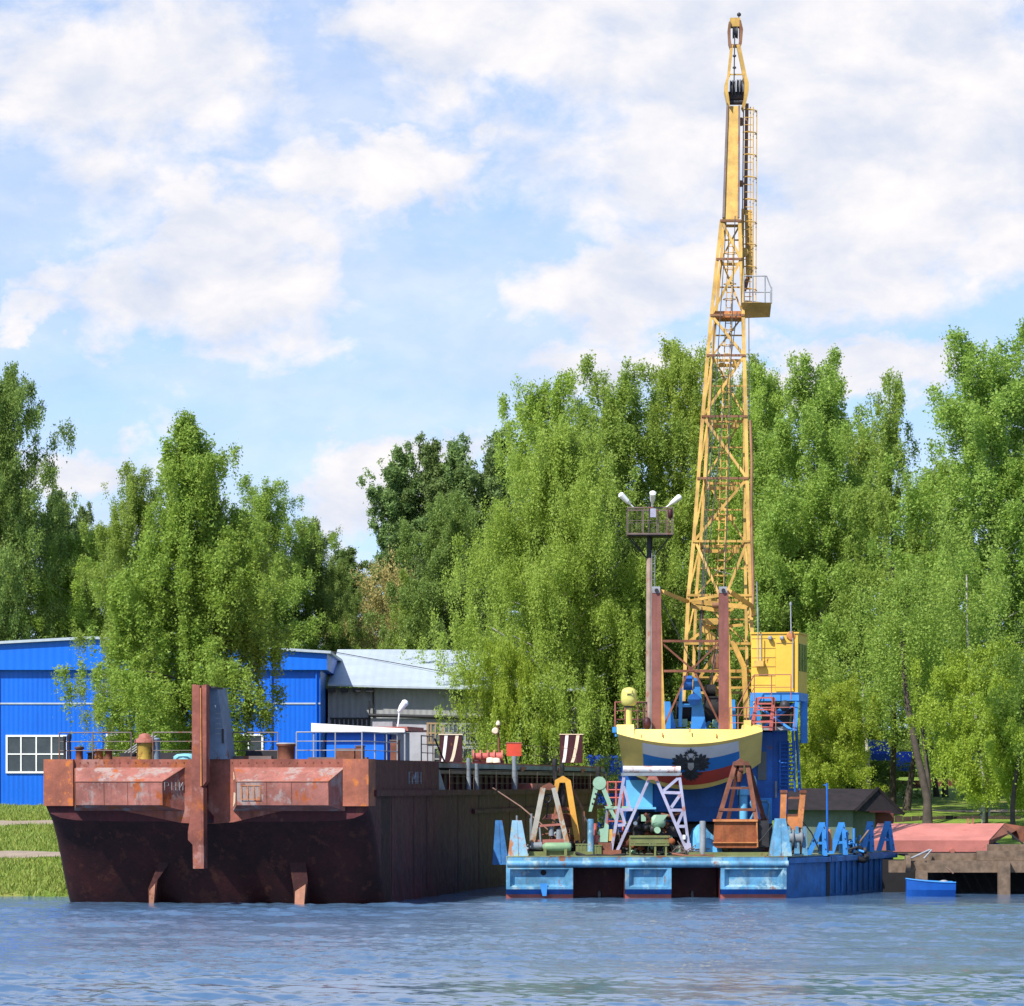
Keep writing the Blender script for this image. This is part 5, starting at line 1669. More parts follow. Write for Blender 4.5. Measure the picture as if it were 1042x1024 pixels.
boom_m = MB()
ylev = [737, 700, 655, 606, 551, 487, 424, 362, 321, 264, 225]
for side in (0, 1):
    for bk in (False, True):
        for a, b in zip(ylev[:-1], ylev[1:]):
            boom_m.bar(bx(a, side, bk), bx(b, side, bk), .165 if not bk else .14)
boom = boom_m.build('boom', M['yellow'], crane)
m = MB()
for i, y in enumerate(ylev[1:], 1):
    dk = MB()
    tgt = dk if y in (424, 487, 362, 321, 264, 225) else m
    tgt.bar(bx(y, 0) + Vector((-.06, -.1, 0)), bx(y, 1) + Vector((.06, -.1, 0)), .11)
    if dk.v: dk.build('boom_batten', M['boom_brown'], boom)
    m.bar(bx(y + 5, 0, True), bx(y + 5, 1, True), .13)
    for s in (0, 1):
        m.bar(bx(y, s), bx(y, s, True), .09)
for i, (a, b) in enumerate(zip(ylev[2:-1], ylev[3:])):
    s = i % 2
    if a == 606:
        mid = (bx(606, 0) + bx(606, 1)) / 2
        m.bar(bx(548, 0), mid, .12); m.bar(bx(548, 1), mid + Vector((.3, .02, 0)), .12)
    else:
        m.bar(bx(a, s), bx(b, 1 - s) , .125)
    m.bar(bx(a, 1 - s, True), bx(b, s, True), .08); m.bar((bx(a, 0, True) + bx(b, 0, True)) / 2, (bx(a, 1, True) + bx(b, 1, True)) / 2, .07)
    for sd in (0, 1):
        m.bar(bx(a, sd), bx(b, sd, True), .08)
m.bar(bx(655, 0), bx(606, 1), .13)
m.build('boom_brace', M['yellow'], boom)
# boom foot
m = MB()
c0 = P(731, 657, 173.5)
for (a, b, w_) in (((745, 652, 173.2), (757, 679, 173.2), .24), ((757, 679, 173.2), (760, 740, 173), .24), ((700, 683, 173.6), (765, 683, 173.6), .15), ((700, 690, 174), (765, 690, 174), .14),
                  ((730, 686, 173.5), (713, 716, 173.2), .15), ((737, 688, 174), (722, 722, 174), .13), ((732, 690, 173.3), (742, 706, 173.2), .15),
                  ((704, 612, 173.6), (760, 618, 173.6), .22), ((703, 617, 173.4), (736, 622, 173.4), .18), ((714, 622, 174), (722, 662, 174), .12), ((742, 622, 174), (736, 668, 174), .12),
                  ((712, 690, 174.2), (733, 655, 174.2), .14), ((705, 655, 173.8), (764, 655, 173.8), .12), ((712, 640, 174), (756, 636, 174), .14), ((718, 633, 173.6), (742, 632, 173.6), .3)):
    m.bar(P(*a), P(*b), w_)
for i in range(5):
    p = P(718 + i * 5.5, 640 + (i % 3) * 8, 173.9); m.lathe(p, [(.22, -.12), (.22, .12)], 12, axis='Y')
m.build('boom_foot', M['yellow'], boom)
m = MB(); m.lathe(P(728, 616, 173.1), [(.13, -.15), (.13, .15)], 10, axis='X'); m.build('block', M['boom_brown'], boom); m = MB(); m.lathe(P(729, 672, 174), [(.2, -.4), (.26, 0), (.15, .3)], 10); m.build('block', M['boom_brown'], boom); m = MB(); m.box(P(723, 694, 173.4), P(738, 688, 173.9)); m.build('block', M['boom_brown'], boom)
# ladder with hoops inside the lattice
m = MB()
for xo in (-3.4, 3.4):
    m.bar(P(733 + xo, 606, 175.9), P(737.5 + xo * .9, 430, 178), .05); m.bar(P(737.5 + xo * .9, 430, 178), P(744 + xo * .7, 240, 180.2), .05)
for i in range(46):
    y = 602 - i * 7.8
    t = (606 - y) / 176.0
    cx_ = 733 + 4.5 * t if y > 430 else 737.5 + 6.5 * (430 - y) / 190.0
    Yq = 175.9 + 4.3 * (606 - y) / 366
    m.bar(P(cx_ - 3.2, y, Yq), P(cx_ + 3.2, y, Yq), .035)
    if i % 2 == 0:
        m.torus(P(cx_, y, Yq - .02) + Vector((0, -.3, 0)), .30, .022, (0, 0, 1), 14, 5)
m.build('inner_ladder', M['yellow'], boom)
for a, b, c_ in ((487, 718, 750), (424, 722, 752), (362, 730, 752), (551, 714, 752), (518, 720, 748)):
    Yq = 172.8 + 7.0 * (737 - a) / 512.0 + 1.2
    m = MB(); m.bar(P(b, a + 10, Yq), P(c_, a + 10, Yq), .16); m.lathe(P(c_ - 4, a + 9, Yq), [(.11, -.16), (.11, .16)], 10); m.lathe(P(b + 5, a + 9, Yq - .05), [(.10, -.12), (.10, .12)], 10, axis='X')
    m.build('cable_roller', M['yellow'], boom)
# box section neck
m = MB()
Yt0, Yt1 = 179.8, 181.6
q0, q1 = [P(735.6, 224, Yt0), P(751.6, 224, Yt0)], [P(740.6, 108, Yt1), P(751.8, 108, Yt1)]
mid_ = [P(738.6, 165, (Yt0 + Yt1) / 2), P(751.8, 165, (Yt0 + Yt1) / 2)]
rows_ = []
for a, b in (q0, mid_, q1):
    rows_.append([a, b, b + Vector((0, .75, 0)), a + Vector((0, .75, 0)), a])
m.loft(rows_); neck = m.build('boom_neck', M['yellow'], boom)
m = MB(); m.bar(q0[0] + Vector((.02, -.03, .1)), q1[0] + Vector((-.02, -.03, 0)), .10); m.bar(q0[1] + Vector((0, -.03, .1)), q1[1] + Vector((.02, -.03, 0)), .09); m.build('neck_edge', M['rail'], neck)
# cheeks, sheaves, head
m = MB()
for pts in ([(737.5, 92), (740, 104), (743, 110), (742, 100), (740.8, 92), (741, 84), (743, 75), (741, 74.5), (738, 84)],
            [(762, 92), (759.5, 104), (757, 112), (755, 108), (757, 100), (757.6, 84), (756.5, 75), (759, 74.5), (762, 84)]):
    m.prism([P(a, b, 181.3) for a, b in pts], (0, .8, 0))
m.build('cheek_plate', M['yellow'], boom)
m = MB()
for a in (744, 747, 751, 754.5):
    m.lathe(P(a, 92 if a < 750 else 91, 181.9), [(.50, -.05), (.42, 0), (.50, .05)], 20, axis='X')
m.tube(P(741, 98, 181.8), P(757, 98, 181.8), .22); m.tube(P(742, 104, 181.8), P(756, 104, 181.8), .14); m.build('sheave', M['dark'], boom)
m = MB()
m.bar(P(741.3, 78, 181.7), P(744.6, 46, 181.9), .14); m.bar(P(758.2, 80, 181.7), P(751.2, 46, 181.9), .19); m.bar(P(742, 76, 181.7), P(757, 76, 181.7), .07, .05)
m.build('jib', M['yellow'], boom)
m = MB()
for pts in ([(740.8, 30), (741.6, 44), (743, 48.6), (744.8, 48.6), (743.6, 40), (743.4, 22), (741.8, 22)], [(756.2, 30), (755, 44), (753.4, 48.6), (751.4, 48.6), (752.6, 40), (752.6, 20.5), (754, 20.5)]):
    m.prism([P(a, b, 181.8) for a, b in pts], (0, .55, 0))
m.bar(P(743, 47, 181.95), P(753, 47, 181.95), .16)
hd = m.build('jib_head', M['boom_brown'], boom)
m = MB(); m.lathe(P(748.2, 33, 182.1), [(.32, -.12), (.26, 0), (.32, .12)], 18, axis='X'); m.build('sheave', M['dark'], hd)
m = MB(); m.box(P(743.2, 27, 181.9), P(752.8, 20.2, 182.4)); m.build('head_cap', M['yellow'], hd)
m = MB(); m.tube(P(751.5, 20, 182), P(751.8, 16, 182), .02); m.lathe(P(752, 15, 182), [(.02, -.11), (.10, -.05), (.10, .05), (.02, .11)], 10); m.build('mast_light', M['dark'], hd)
m = MB(); m.tube(P(747, 82, 181.6), P(747.6, 36, 181.8), .03)
for y in (57, 69):
    m.lathe(P(747.3, y, 181.7), [(.02, -.08), (.09, -.03), (.09, .03), (.02, .08)], 10)
m.build('chain', M['cable'], boom)
# brown equaliser beam behind the neck, with thicker cylinder below
m = MB()
m.bar(P(760, 106, 182.3), P(758.5, 218, 181), .17); m.bar(P(756.6, 112, 182.2), P(755.6, 218, 180.9), .05)
m.build('hoist_beam', M['boom_brown'], boom)
m = MB(); m.bar(P(761.5, 215, 180.8), P(762.5, 282, 180), .34); m.bar(P(756, 213, 180.7), P(755, 300, 179.6), .14); m.lathe(P(757, 257, 179.9), [(.22, -.12), (.22, .12)], 14, axis='Y'); m.build('hoist_cylinder', M['yellow'], boom)
m = MB(); m.bar(P(761, 282, 180), P(757, 297, 179.7), .2); m.lathe(P(753.5, 187, 181), [(.1, -.15), (.2, 0), (.1, .15)], 10); m.lathe(P(754, 124, 181.9), [(.08, -.2), (.16, 0), (.08, .2)], 10); m.build('hoist_block', M['boom_brown'], boom)
# outer caged ladder
m = MB()
for a, b in (((766.5, 109), (766.2, 306)), ((770, 112), (769, 306)), ((763.6, 109), (763, 306))):
    m.tube(P(a[0], a[1], 181.6), P(b[0], b[1], 179.3), .027, n=5)
for i in range(26):
    y = 112 + i * 7.6
    Yq = 181.6 - 2.3 * (y - 109) / 197
    m.tube(P(757, y, Yq + .1), P(766.4, y, Yq), .02, n=5)
    if i % 3 == 0:
        m.path([P(756, y, Yq + .3), P(762, y - 1, Yq - .2), P(768, y, Yq - .25), P(770, y + 1.5, Yq), P(768, y + 2, Yq + .3)], .03, 5)
m.build('outer_ladder', M['yellow'], boom)
# work platform
m = MB()
a, b = P(753, 323, 178.4), P(785.5, 308, 178.4)
m.add([P(754.5, 308, 178.2), P(785, 308, 178.2), P(783.4, 323, 178.9), P(756, 324, 178.9), P(754.5, 305, 180), P(782, 308.6, 180), P(780, 314, 179.9), P(757, 318, 179.9)],
      [(0, 1, 2, 3), (0, 1, 5, 4), (1, 2, 6, 5), (2, 3, 7, 6), (4, 5, 6, 7), (0, 3, 7, 4)])
m.build('work_platform', M['yellow'], boom)
pr = MB()
for q, z in (((757, 308, 178.3), 27), ((766, 308, 178.3), 27), ((778.5, 308, 178.3), 27), ((785, 309, 178.3), 17), ((784, 308.6, 178.3), 13)):
    pr.tube(P(*q), P(q[0], q[1] - z, q[2]), .035, n=6)
for (a, b) in (((757, 281), (780, 281)), ((780, 281), (785.5, 296)), ((757, 297.5), (785, 297.5)), ((785, 296), (785, 309))):
    pr.tube(P(*a, 178.3), P(*b, 178.3), .032, n=6)
pr.build('platform_railing', M['rail_grey'], boom)
m = MB(); m.box(P(726, 323, 178.9), P(756, 318.5, 179.6)); m.build('platform_bracket', M['rust_orange'], boom)
# cables
m = MB()
for pts in ([(750, 318, 178), (735, 430, 176.6), (716, 610, 173.8), (710, 702, 172)], [(748, 220, 179), (744.5, 340, 177.4), (741, 500, 175), (735, 640, 173.2)],
            [(739, 226, 179.5), (726, 430, 176.4), (709, 700, 172)], [(741, 606, 173), (722, 700, 172)], [(668, 600, 170.6), (716, 700, 171.7)], [(736, 600, 170.6), (722, 700, 171.7)],
            [(762, 320, 178.2), (762.3, 430, 177), (764.5, 480, 176)], [(727, 330, 178), (722, 440, 176.2), (712, 640, 173.4)]):
    m.path([P(*q) for q in pts], .022, 5)
m.build('cable', M['cable'], boom)
m = MB()
m.path([P(763.5, 428, 176.5), P(765, 470, 176), P(764.5, 520, 175.6), P(766.5, 600, 174.5), P(766, 628, 174)], .075, 6)
m.build('cable_duct', M['boom_brown'], boom)

# ---- operator's cab on its stand
cabM = Matrix.Translation(P(764.5, 705, 169.6)) @ Matrix.Rotation(YAW, 4, 'Z')


def cp(a, b, c):
    return cabM @ Vector((a, b, c))


def cbox(a0, a1, b0, b1, c0, c1, mb=None):
    mb = mb or MB()
    vs = [cp(a, b, c) for c in (c0, c1) for a, b in ((a0, b0), (a1, b0), (a1, b1), (a0, b1))]
    mb.add(vs, [(3, 2, 1, 0), (4, 5, 6, 7), (0, 1, 5, 4), (1, 2, 6, 5), (2, 3, 7, 6), (3, 0, 4, 7)])
    return mb


CWD, CD_, CH = 2.16, 2.9, 2.70
cab = cbox(0, CWD, 0, CD_, 0, CH).build('cab', M['cab_yellow'], crane)
m = MB(); cbox(-.06, CWD + .06, -.06, CD_ + .06, CH + .003, CH + .07, m); m.build('roof', M['cab_yellow'], cab)
m = MB(); cbox(1.15, 1.98, -.05, -.003, .05, 2.28, m); m.build('door', M['cab_yellow'], cab)
m = MB()
for z in (.36, .78, 1.2, 1.62, 2.05, 2.5):
    m.bar(cp(.02, -.012, z), cp(1.12, -.012, z), .025, .02)
m.bar(cp(1.14, -.012, .1), cp(1.14, -.012, 2.3), .03, .02); m.bar(cp(1.17, -.055, 2.28), cp(1.95, -.055, 2.28), .04, .05); m.build('cab_rib', M['yellow'], cab)
for b0 in (.35, 1.25, 2.1):
    m = MB(); cbox(CWD + .003, CWD + .03, b0, b0 + .65, 1.0, 2.25, m); m.build('window', M['pane'], cab)
m = MB()
for a in (.9, 1.45):
    m.lathe(cp(a, -.15, 2.5), [(.05, -.13), (.11, -.05), (.11, .08), (.05, .14)], 12, axis='Y')
m.build('work_lamp', M['rail_grey'], cab)
m = MB(); m.lathe(cp(1.85, -.02, 2.6), [(.18, -.06), (.22, .04)], 12, axis='Y'); m.build('horn', M['rust_orange'], cab)
m = MB(); m.path([cp(.35, -.25, 3.9), cp(.36, -.25, 1.45)], .03, 6); m.path([cp(.50, -.25, 2.7), cp(.5, -.25, 1.45)], .025, 6); m.tube(cp(.3, -.25, 5.1), cp(.35, -.25, 2.8), .025); m.build('antenna', M['rail_grey'], cab)
m = MB(); cbox(.2, .62, -.35, -.1, 1.2, 1.45, m); m.build('lamp_box', M['yellow'], cab)
m = MB(); m.tube(cp(1.88, -.2, CH), cp(1.86, -.2, 4.0), .03); m.lathe(cp(1.86, -.2, 4.05), [(.03, -.1), (.07, 0), (.03, .1)], 10); m.tube(cp(1.95, -.1, .2), cp(1.95, -.1, 2.5), .025); m.build('antenna', M['rail_grey'], cab)
m = MB()
cbox(-.05, CWD + .05, -.04, CD_, -.38, -.004, m)
stand = m.build('cab_stand', M['blue_mid'], crane)
m = MB(); m.bar(cp(0, .05, -.38), cp(0, .05, -1.75), .16); m.bar(cp(CWD - .05, .1, -.38), cp(CWD - .18, .1, -1.75), .2); m.bar(cp(CWD - .05, 2.2, -.38), cp(CWD - .05, 2.2, -2.3), .3, .5)
m.bar(cp(.1, .12, -.5), cp(1.9, .12, -1.75), .11); m.bar(cp(2.0, .2, -.5), cp(.3, .2, -1.75), .11); m.bar(cp(1.1, .1, -.95), cp(1.5, .1, -.7), .16); m.bar(cp(.05, 1.8, -.4), cp(.05, 1.8, -1.75), .18)
m.build('stand_brace', M['blue_mid'], stand)
m = MB(); m.lathe(cp(1.6, -.25, -.62), [(.05, -.26), (.19, -.18), (.26, 0), (.19, .18), (.05, .26)], 16); m.build('air_tank', M['dark'], stand)
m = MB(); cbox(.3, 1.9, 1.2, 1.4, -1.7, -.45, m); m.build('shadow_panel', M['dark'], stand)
m = MB(); m.tube(cp(1.75, .3, -1.6), cp(1.82, .3, -.9), .05); m.tube(cp(1.92, .25, -1.7), cp(2.0, .25, -.8), .04); m.build('pipe', M['olive'], stand)
# red stair and rails
m = MB()
m.bar(cp(.08, -.5, -1.75), cp(.38, -.5, -.25), .16, .1); m.bar(cp(.98, -.5, -1.75), cp(1.12, -.5, -.25), .16, .1)
for i in range(6):
    z = -1.6 + i * .27
    m.bar(cp(.1 + .2 * (z + 1.75), -.5, z), cp(1.0 + .09 * (z + 1.75), -.5, z), .07, .1)
m.build('cab_stair', M['winch_red'], crane)
rail([cp(-.5, -.7, -1.75), cp(.25, -.7, -.35), cp(1.05, -.7, -.35), cp(1.95, -.7, -.35)], 'railing', 1.15, 2, M['rust_pink'], .025, crane)
rail([cp(-.9, -.7, -1.75), cp(-.1, -.75, -1.75), cp(1.25, -.7, -1.75), cp(2.1, -.7, -1.75)], 'railing', 1.05, 3, M['rust_pink'], .025, crane)
# ------------------------------------------------------------------ loose gear on the pontoon deck
YD = 165.9


def bars(m, lst, Y, w_, dy=0):
    for a, b in lst:
        m.bar(P(a[0], a[1], Y + dy), P(b[0], b[1], Y + dy), w_)


tr = thing('trestle', (X(662, YD), YD, DK + .015), 'lilac grey steel trestle of two lattice legs carrying a rusty white pipe', 'trestle')
for dy in (0, 1.5):
    m = MB()
    bars(m, [((635, 790), (622, 866)), ((661, 791), (628, 866)), ((631, 824), (644, 824)), ((628.5, 840), (636, 839.5)), ((632, 825), (636, 839)), ((634.5, 800), (641, 823))], YD, .13, dy)
    m.build('leg', M['lilac_grey'], tr)
    m = MB()
    bars(m, [((667, 791), (699, 866)), ((691.5, 791), (701.5, 866)), ((675, 806.5), (692.5, 807)), ((675, 805), (690, 792)), ((683, 822), (692, 809)), ((682.5, 824.5), (695, 824.5)), ((689, 840), (695, 826)), ((690, 841), (698, 841))], YD, .13, dy)
    m.prism([P(696, 858, YD + dy - .08), P(703, 858, YD + dy - .08), P(703.5, 867, YD + dy - .08), P(700, 867, YD + dy - .08)], (0, .06, 0))
    m.build('leg', M['lilac_grey'], tr)
m = MB(); m.box((X(633, YD), YD - .12, Z(789.6, YD)), (X(693.5, YD), YD + 1.62, Z(786.6, YD))); m.build('top_beam', M['grey_steel'], tr)
m = MB(); m.prism([P(658, 795, YD - .125), P(660, 790, YD - .125), P(668, 790, YD - .125), P(670, 795, YD - .125), P(667, 795, YD - .125), P(666, 793.5, YD - .125), P(661, 793.5, YD - .125)], (0, .24, 0)); m.build('apex_plate', M['rust_pink'], tr)
pp = MB(); pp.tube(P(634, 783, YD + .1), P(692.5, 783.3, YD + .1), .155, n=16)
o = tag(pp.build('pipe', paint('pipe_white_rust', (.62, .60, .60), var=.15, rust=.42, rustc=(.36, .16, .11), rscale=1.3), None, origin=P(663, 786.4, YD + .1)), 'white painted pipe with rust patches lying on top of the trestle', 'pipe')
pp = MB(); pp.tube(P(635, 783.2, YD + .62), P(691, 783.4, YD + .62), .15, n=14)
tag(pp.build('pipe', M['rust_pink'], None, origin=P(663, 786.4, YD + .6)), 'rusty pipe lying behind the white pipe on the trestle', 'pipe')

# rust grab
gr = thing('grab_bucket', (X(750, YD), YD, DK + .015), 'rusty brown clamshell grab with an open frame, standing upright on deck', 'grab')
m = MB(); a = P(726, 863, YD - .1); b = P(771, 834, YD - .1)
m.add([(a.x - .02, YD - .1, a.z), (b.x + .02, YD - .1, a.z), (b.x - .02, YD - .1, b.z), (a.x + .04, YD - .1, b.z), (a.x + .15, YD + 1.5, a.z), (b.x + .3, YD + 1.5, a.z), (b.x + .3, YD + 1.5, b.z), (a.x + .15, YD + 1.5, b.z)],
      [(0, 1, 2, 3), (4, 5, 6, 7), (0, 1, 5, 4), (2, 3, 7, 6), (0, 3, 7, 4), (1, 2, 6, 5)])
m.build('jaw', M['rust'], gr)
m = MB()
m.bar(P(725.5, 835, YD - .16), P(771, 835, YD - .16), .10, .1); m.bar(P(725.5, 857.5, YD - .15), P(771.5, 857.5, YD - .15), .05, .08); m.bar(P(770, 836, YD - .14), P(770.8, 862, YD - .14), .06, .08)
m.build('jaw_rib', M['rust_orange'], gr)
m = MB(); m.box(P(771.6, 862, YD + .05), P(780.5, 835, YD + 1.35)); m.build('jaw_side', M['dark'], gr)
m = MB()
m.bar(P(731, 834, YD), P(747.8, 778, YD + .5), .20); m.bar(P(769.5, 834, YD), P(760.2, 778, YD + .5), .20)
m.bar(P(731.5, 824, YD), P(768.5, 824, YD), .12); m.bar(P(742.5, 802, YD + .25), P(764, 802, YD + .25), .11)
m.build('arm', M['rust_brown'], gr)
m = MB(); m.bar(P(741, 834, YD + 1.3), P(751, 779, YD + .8), .16); m.bar(P(778.5, 838, YD + 1.3), P(761.5, 780, YD + .8), .22); m.build('arm', paint('dark_rust', (.11, .04, .028), rough=.8, var=.4, rust=.3), gr)
m = MB(); m.prism([P(746.5, 779, YD + .3), P(746.5, 775.5, YD + .3), P(750, 774.5, YD + .3), P(754, 771.5, YD + .3), P(757, 774.5, YD + .3), P(762.5, 775.5, YD + .3), P(762.5, 779, YD + .3)], (0, .7, 0))
m.lathe(P(754, 782, YD + .6), [(.22, -.1), (.22, .1)], 14, axis='X'); m.lathe(P(752, 789, YD + .6), [(.12, -.3), (.18, 0), (.12, .3)], 10); m.build('head', M['rust_brown'], gr)
m = MB(); m.path([P(753, 792, YD + .6), P(751.5, 812, YD + .7), P(752, 834, YD + .7)], .03); m.build('chain', M['dark'], gr)

# grey and orange grabs on the left
gg = thing('grab_bucket', (X(560, YD), YD, DK + .015), 'weathered grey grab frame with splayed legs beside the rusty push bracket', 'grab')
m = MB(); m.bar(P(552.5, 802, YD + .2), P(541.5, 858, YD), .24); m.bar(P(563.5, 802, YD + .2), P(577, 858, YD), .22); m.build('leg', paint('grab_grey', (.36, .34, .29), var=.3, rust=.4, rustc=(.28, .14, .06)), gg)
m = MB(); m.prism([P(549, 804, YD + .1), P(552, 800, YD + .1), P(559, 796.5, YD + .1), P(565, 800, YD + .1), P(566, 804, YD + .1)], (0, .8, 0)); m.build('head', M['rust_brown'], gg)
m = MB(); m.torus(P(557, 813, YD + .3), .16, .05, (0, 1, 0)); m.lathe(P(564, 809, YD + .3), [(.1, -.2), (.15, 0), (.1, .2)], 10); m.path([P(558, 816, YD + .4), P(556, 832, YD + .5)], .035); m.build('chain', M['dark'], gg)
m = MB(); m.bar(P(549, 840.5, YD + .05), P(571, 839, YD + .05), .10); m.bar(P(544, 857, YD + .1), P(578, 856, YD + .1), .2); m.prism([P(552, 834, YD + .5), P(556, 829, YD + .5), P(566, 828, YD + .5), P(571, 833, YD + .5)], (0, .7, 0)); m.build('jaw', M['rust_pink'], gg)
m = MB(); m.bar(P(550, 858, YD - .05), P(549, 842, YD - .05), .07); m.lathe(P(569, 851, YD + .2), [(.14, -.3), (.14, .3)], 10); m.lathe(P(561, 846, YD + .2), [(.12, -.2), (.12, .2)], 10); m.build('jaw_link', M['grey_steel'], gg)

Yo = YD + 1.5
og = thing('grab_bucket', (X(580, Yo), Yo, DK + .015), 'orange yellow grab frame just behind the grey grab', 'grab')
m = MB(); m.bar(P(578, 796, Yo), P(588, 858, Yo - .2), .26); m.bar(P(567, 796, Yo), P(564, 812, Yo), .2); m.build('leg', paint('grab_orange', (.66, .33, .05), var=.25, rust=.22, rustc=(.35, .15, .05)), og)
m = MB(); m.prism([P(564.5, 796.5, Yo - .1), P(565, 794, Yo - .1), P(573, 789.5, Yo - .1), P(580.5, 794, Yo - .1), P(581, 796.5, Yo - .1)], (0, .9, 0)); m.build('head', paint('grab_orange', (0, 0, 0)), og)
m = MB(); m.bar(P(581, 799, Yo + .8), P(594, 826, Yo + .8), .1); m.bar(P(593.5, 826, Yo + .5), P(594.5, 860, Yo + .4), .14); m.bar(P(570, 798, Yo + .9), P(560, 856, Yo + .9), .12); m.build('leg', M['boom_brown'], og)
m = MB(); m.path([P(572, 797, Yo + .3), P(570, 815, Yo + .3), P(575, 826, Yo + .3)], .07); m.lathe(P(572, 812, Yo + .3), [(.1, -.4), (.2, 0), (.1, .35)], 10); m.lathe(P(567.5, 806, Yo + .3), [(.08, -.3), (.14, .2)], 10); m.build('pulley_block', M['dark'], og)
m = MB(); m.bar(P(571, 823, Yo), P(582, 823.5, Yo), .14); m.prism([P(570, 842, Yo + .3), P(572, 828, Yo + .3), P(582, 828, Yo + .3), P(588, 842, Yo + .3)], (0, .9, 0)); m.bar(P(560, 855, Yo), P(592, 857, Yo), .2); m.build('jaw', M['rust_brown'], og)

# orange grab at the right
Yr = 167.2
rg_ = thing('grab_bucket', (X(807, Yr), Yr, DK + .015), 'small bright orange grab frame with two upright arms beside the side ladder', 'grab')
m = MB(); m.bar(P(797.5, 806, Yr), P(796.5, 836, Yr), .26); m.build('arm', M['rust_orange'], rg_)
m = MB(); m.bar(P(817, 806, Yr), P(813.5, 842, Yr), .24); m.build('arm', M['rust_orange'], rg_)
m = MB()
for px_ in (797.5, 817):
    m.bar(P(px_ - 3.5, 805.5, Yr - .03), P(px_ + 3.5, 805.5, Yr - .03), .12, .3)
m.bar(P(801, 812, Yr), P(814, 812, Yr), .10); m.bar(P(800, 829.5, Yr - .03), P(814.5, 829.5, Yr - .03), .08); m.build('crossbar', M['rust_brown'], rg_)
m = MB(); m.prism([P(800, 831, Yr - .05), P(813, 830, Yr - .05), P(815, 838, Yr - .05), P(811, 846, Yr - .05), P(806, 844, Yr - .05), P(799, 835, Yr - .05)], (0, .5, 0)); m.bar(P(799, 838, Yr + .1), P(799, 868, Yr + .1), .12); m.bar(P(814, 842, Yr + .1), P(815, 868, Yr + .1), .12); m.build('jaw', M['rust_orange'], rg_)
wn_ = thing('mooring_winch', (X(812, 166.6), 166.6, DK + .015), 'pale blue mooring winch below the small orange grab', 'winch')
m = MB(); m.tube(P(803, 853, 166.6), P(818, 853, 166.6), .28, n=16); m.tube(P(806, 853, 166.6), P(807, 853, 166.6), .42, n=16); m.tube(P(815, 853, 166.6), P(816, 853, 166.6), .42, n=16); m.build('drum', M['grey_steel'], wn_)
m = MB()
for px_ in (803, 811, 819):
    m.prism([P(px_ - 3, 871, 166.4), P(px_ + 3, 871, 166.4), P(px_ + 1.5, 841, 166.4), P(px_ - 1.5, 841, 166.4)], (0, .12, 0))
m.build('frame', M['blue_light'], wn_)

# green rocker arm
Yk = 167.5
rk = thing('rocker_arm', (X(611, Yk), Yk, DK + .015), 'pale green rocker arm bent at a round hub left of the trestle', 'crane arm')
m = MB(); m.lathe(P(610, 797, Yk), [(.30, -.10), (.30, .10)], 22, axis='Y'); m.build('hub', M['green_pale'], rk)
m = MB(); m.prism([P(604, 801, Yk - .06), P(609, 801.5, Yk - .06), P(602, 826, Yk - .06), P(599, 826, Yk - .06)], (0, .12, 0)); m.build('arm', M['green_pale'], rk)
m = MB(); m.bar(P(613, 800, Yk), P(621, 820, Yk), .2, .14); m.bar(P(619, 820, Yk), P(627, 834, Yk), .16, .14); m.prism([P(615, 820.5, Yk - .1), P(640, 820.5, Yk - .1), P(640, 823, Yk - .1), P(617, 823, Yk - .1)], (0, .3, 0)); m.build('arm', M['green_pale'], rk)
m = MB(); m.bar(P(627, 834, Yk), P(629, 870, Yk), .16); m.bar(P(618, 823, Yk + .1), P(612, 870, Yk + .1), .10); m.build('stand', M['grey_steel'], rk)
m = MB()
for i in range(3):
    m.lathe(P(606.2 - i * 1.6, 808 + i * 5, Yk - .065), [(.05, -.01), (.05, .01)], 8, axis='Y')
m.build('bolt_hole', M['dark'], rk)
# red barrier behind it
rb_ = thing('red_barrier', (X(626, 169.2), 169.2, DK + .015), 'faded red tubular barrier standing between the rocker arm and the machine house', 'railing')
m = MB()
for px_ in (618.5, 627, 634):
    m.tube(P(px_, 866, 169.2), P(px_, 795, 169.2), .05)
for y in (796, 804, 812, 836):
    m.tube(P(618.5, y, 169.2), P(635, y, 169.2), .04)
m.build('tube_frame', M['winch_red'], rb_)

# machinery heap with a green generator
rng2 = random.Random(5)
eng = thing('diesel_engine', (X(668, 167.2), 167.2, DK + .015), 'dismantled greasy diesel engine with pale green covers under the trestle', 'engine')
m = MB()
m.box(P(645, 852, 166.9), P(688, 838, 168.2))
for i in range(16):
    p = P(643 + rng2.random() * 46, 830 + rng2.random() * 20, 166.5 + rng2.random() * .6)
    m.lathe(p, [(.05, -.2), (.10 + rng2.random() * .12, -.12), (.12, .12), (.04, .2)], 9, axis=rng2.choice('XYZ'))
m.build('block', M['dark'], eng)
m = MB()
for i in range(14):
    a = P(642 + rng2.random() * 46, 830 + rng2.random() * 20, 166.4 + rng2.random() * .3)
    m.tube(a, a + Vector((rng2.uniform(-.5, .5), rng2.uniform(-.1, .1), rng2.uniform(-.35, .35))), .035 + rng2.random() * .05, n=7)
m.build('manifold', M['rust_brown'], eng)
m = MB(); m.lathe(P(670, 836, 166.5), [(.2, -.32), (.30, -.2), (.30, .22), (.18, .32)], 16, axis='X'); m.box(P(652.5, 836, 166.5), P(657, 829, 166.8)); m.prism([P(664, 838, 166.2), P(675, 835, 166.2), P(680, 829, 166.2), P(668, 829.5, 166.2)], (0, .2, 0)); m.lathe(P(669, 845, 166.2), [(.14, -.2), (.16, .2)], 12, axis='Y'); m.build('cover', M['green_pale'], eng)
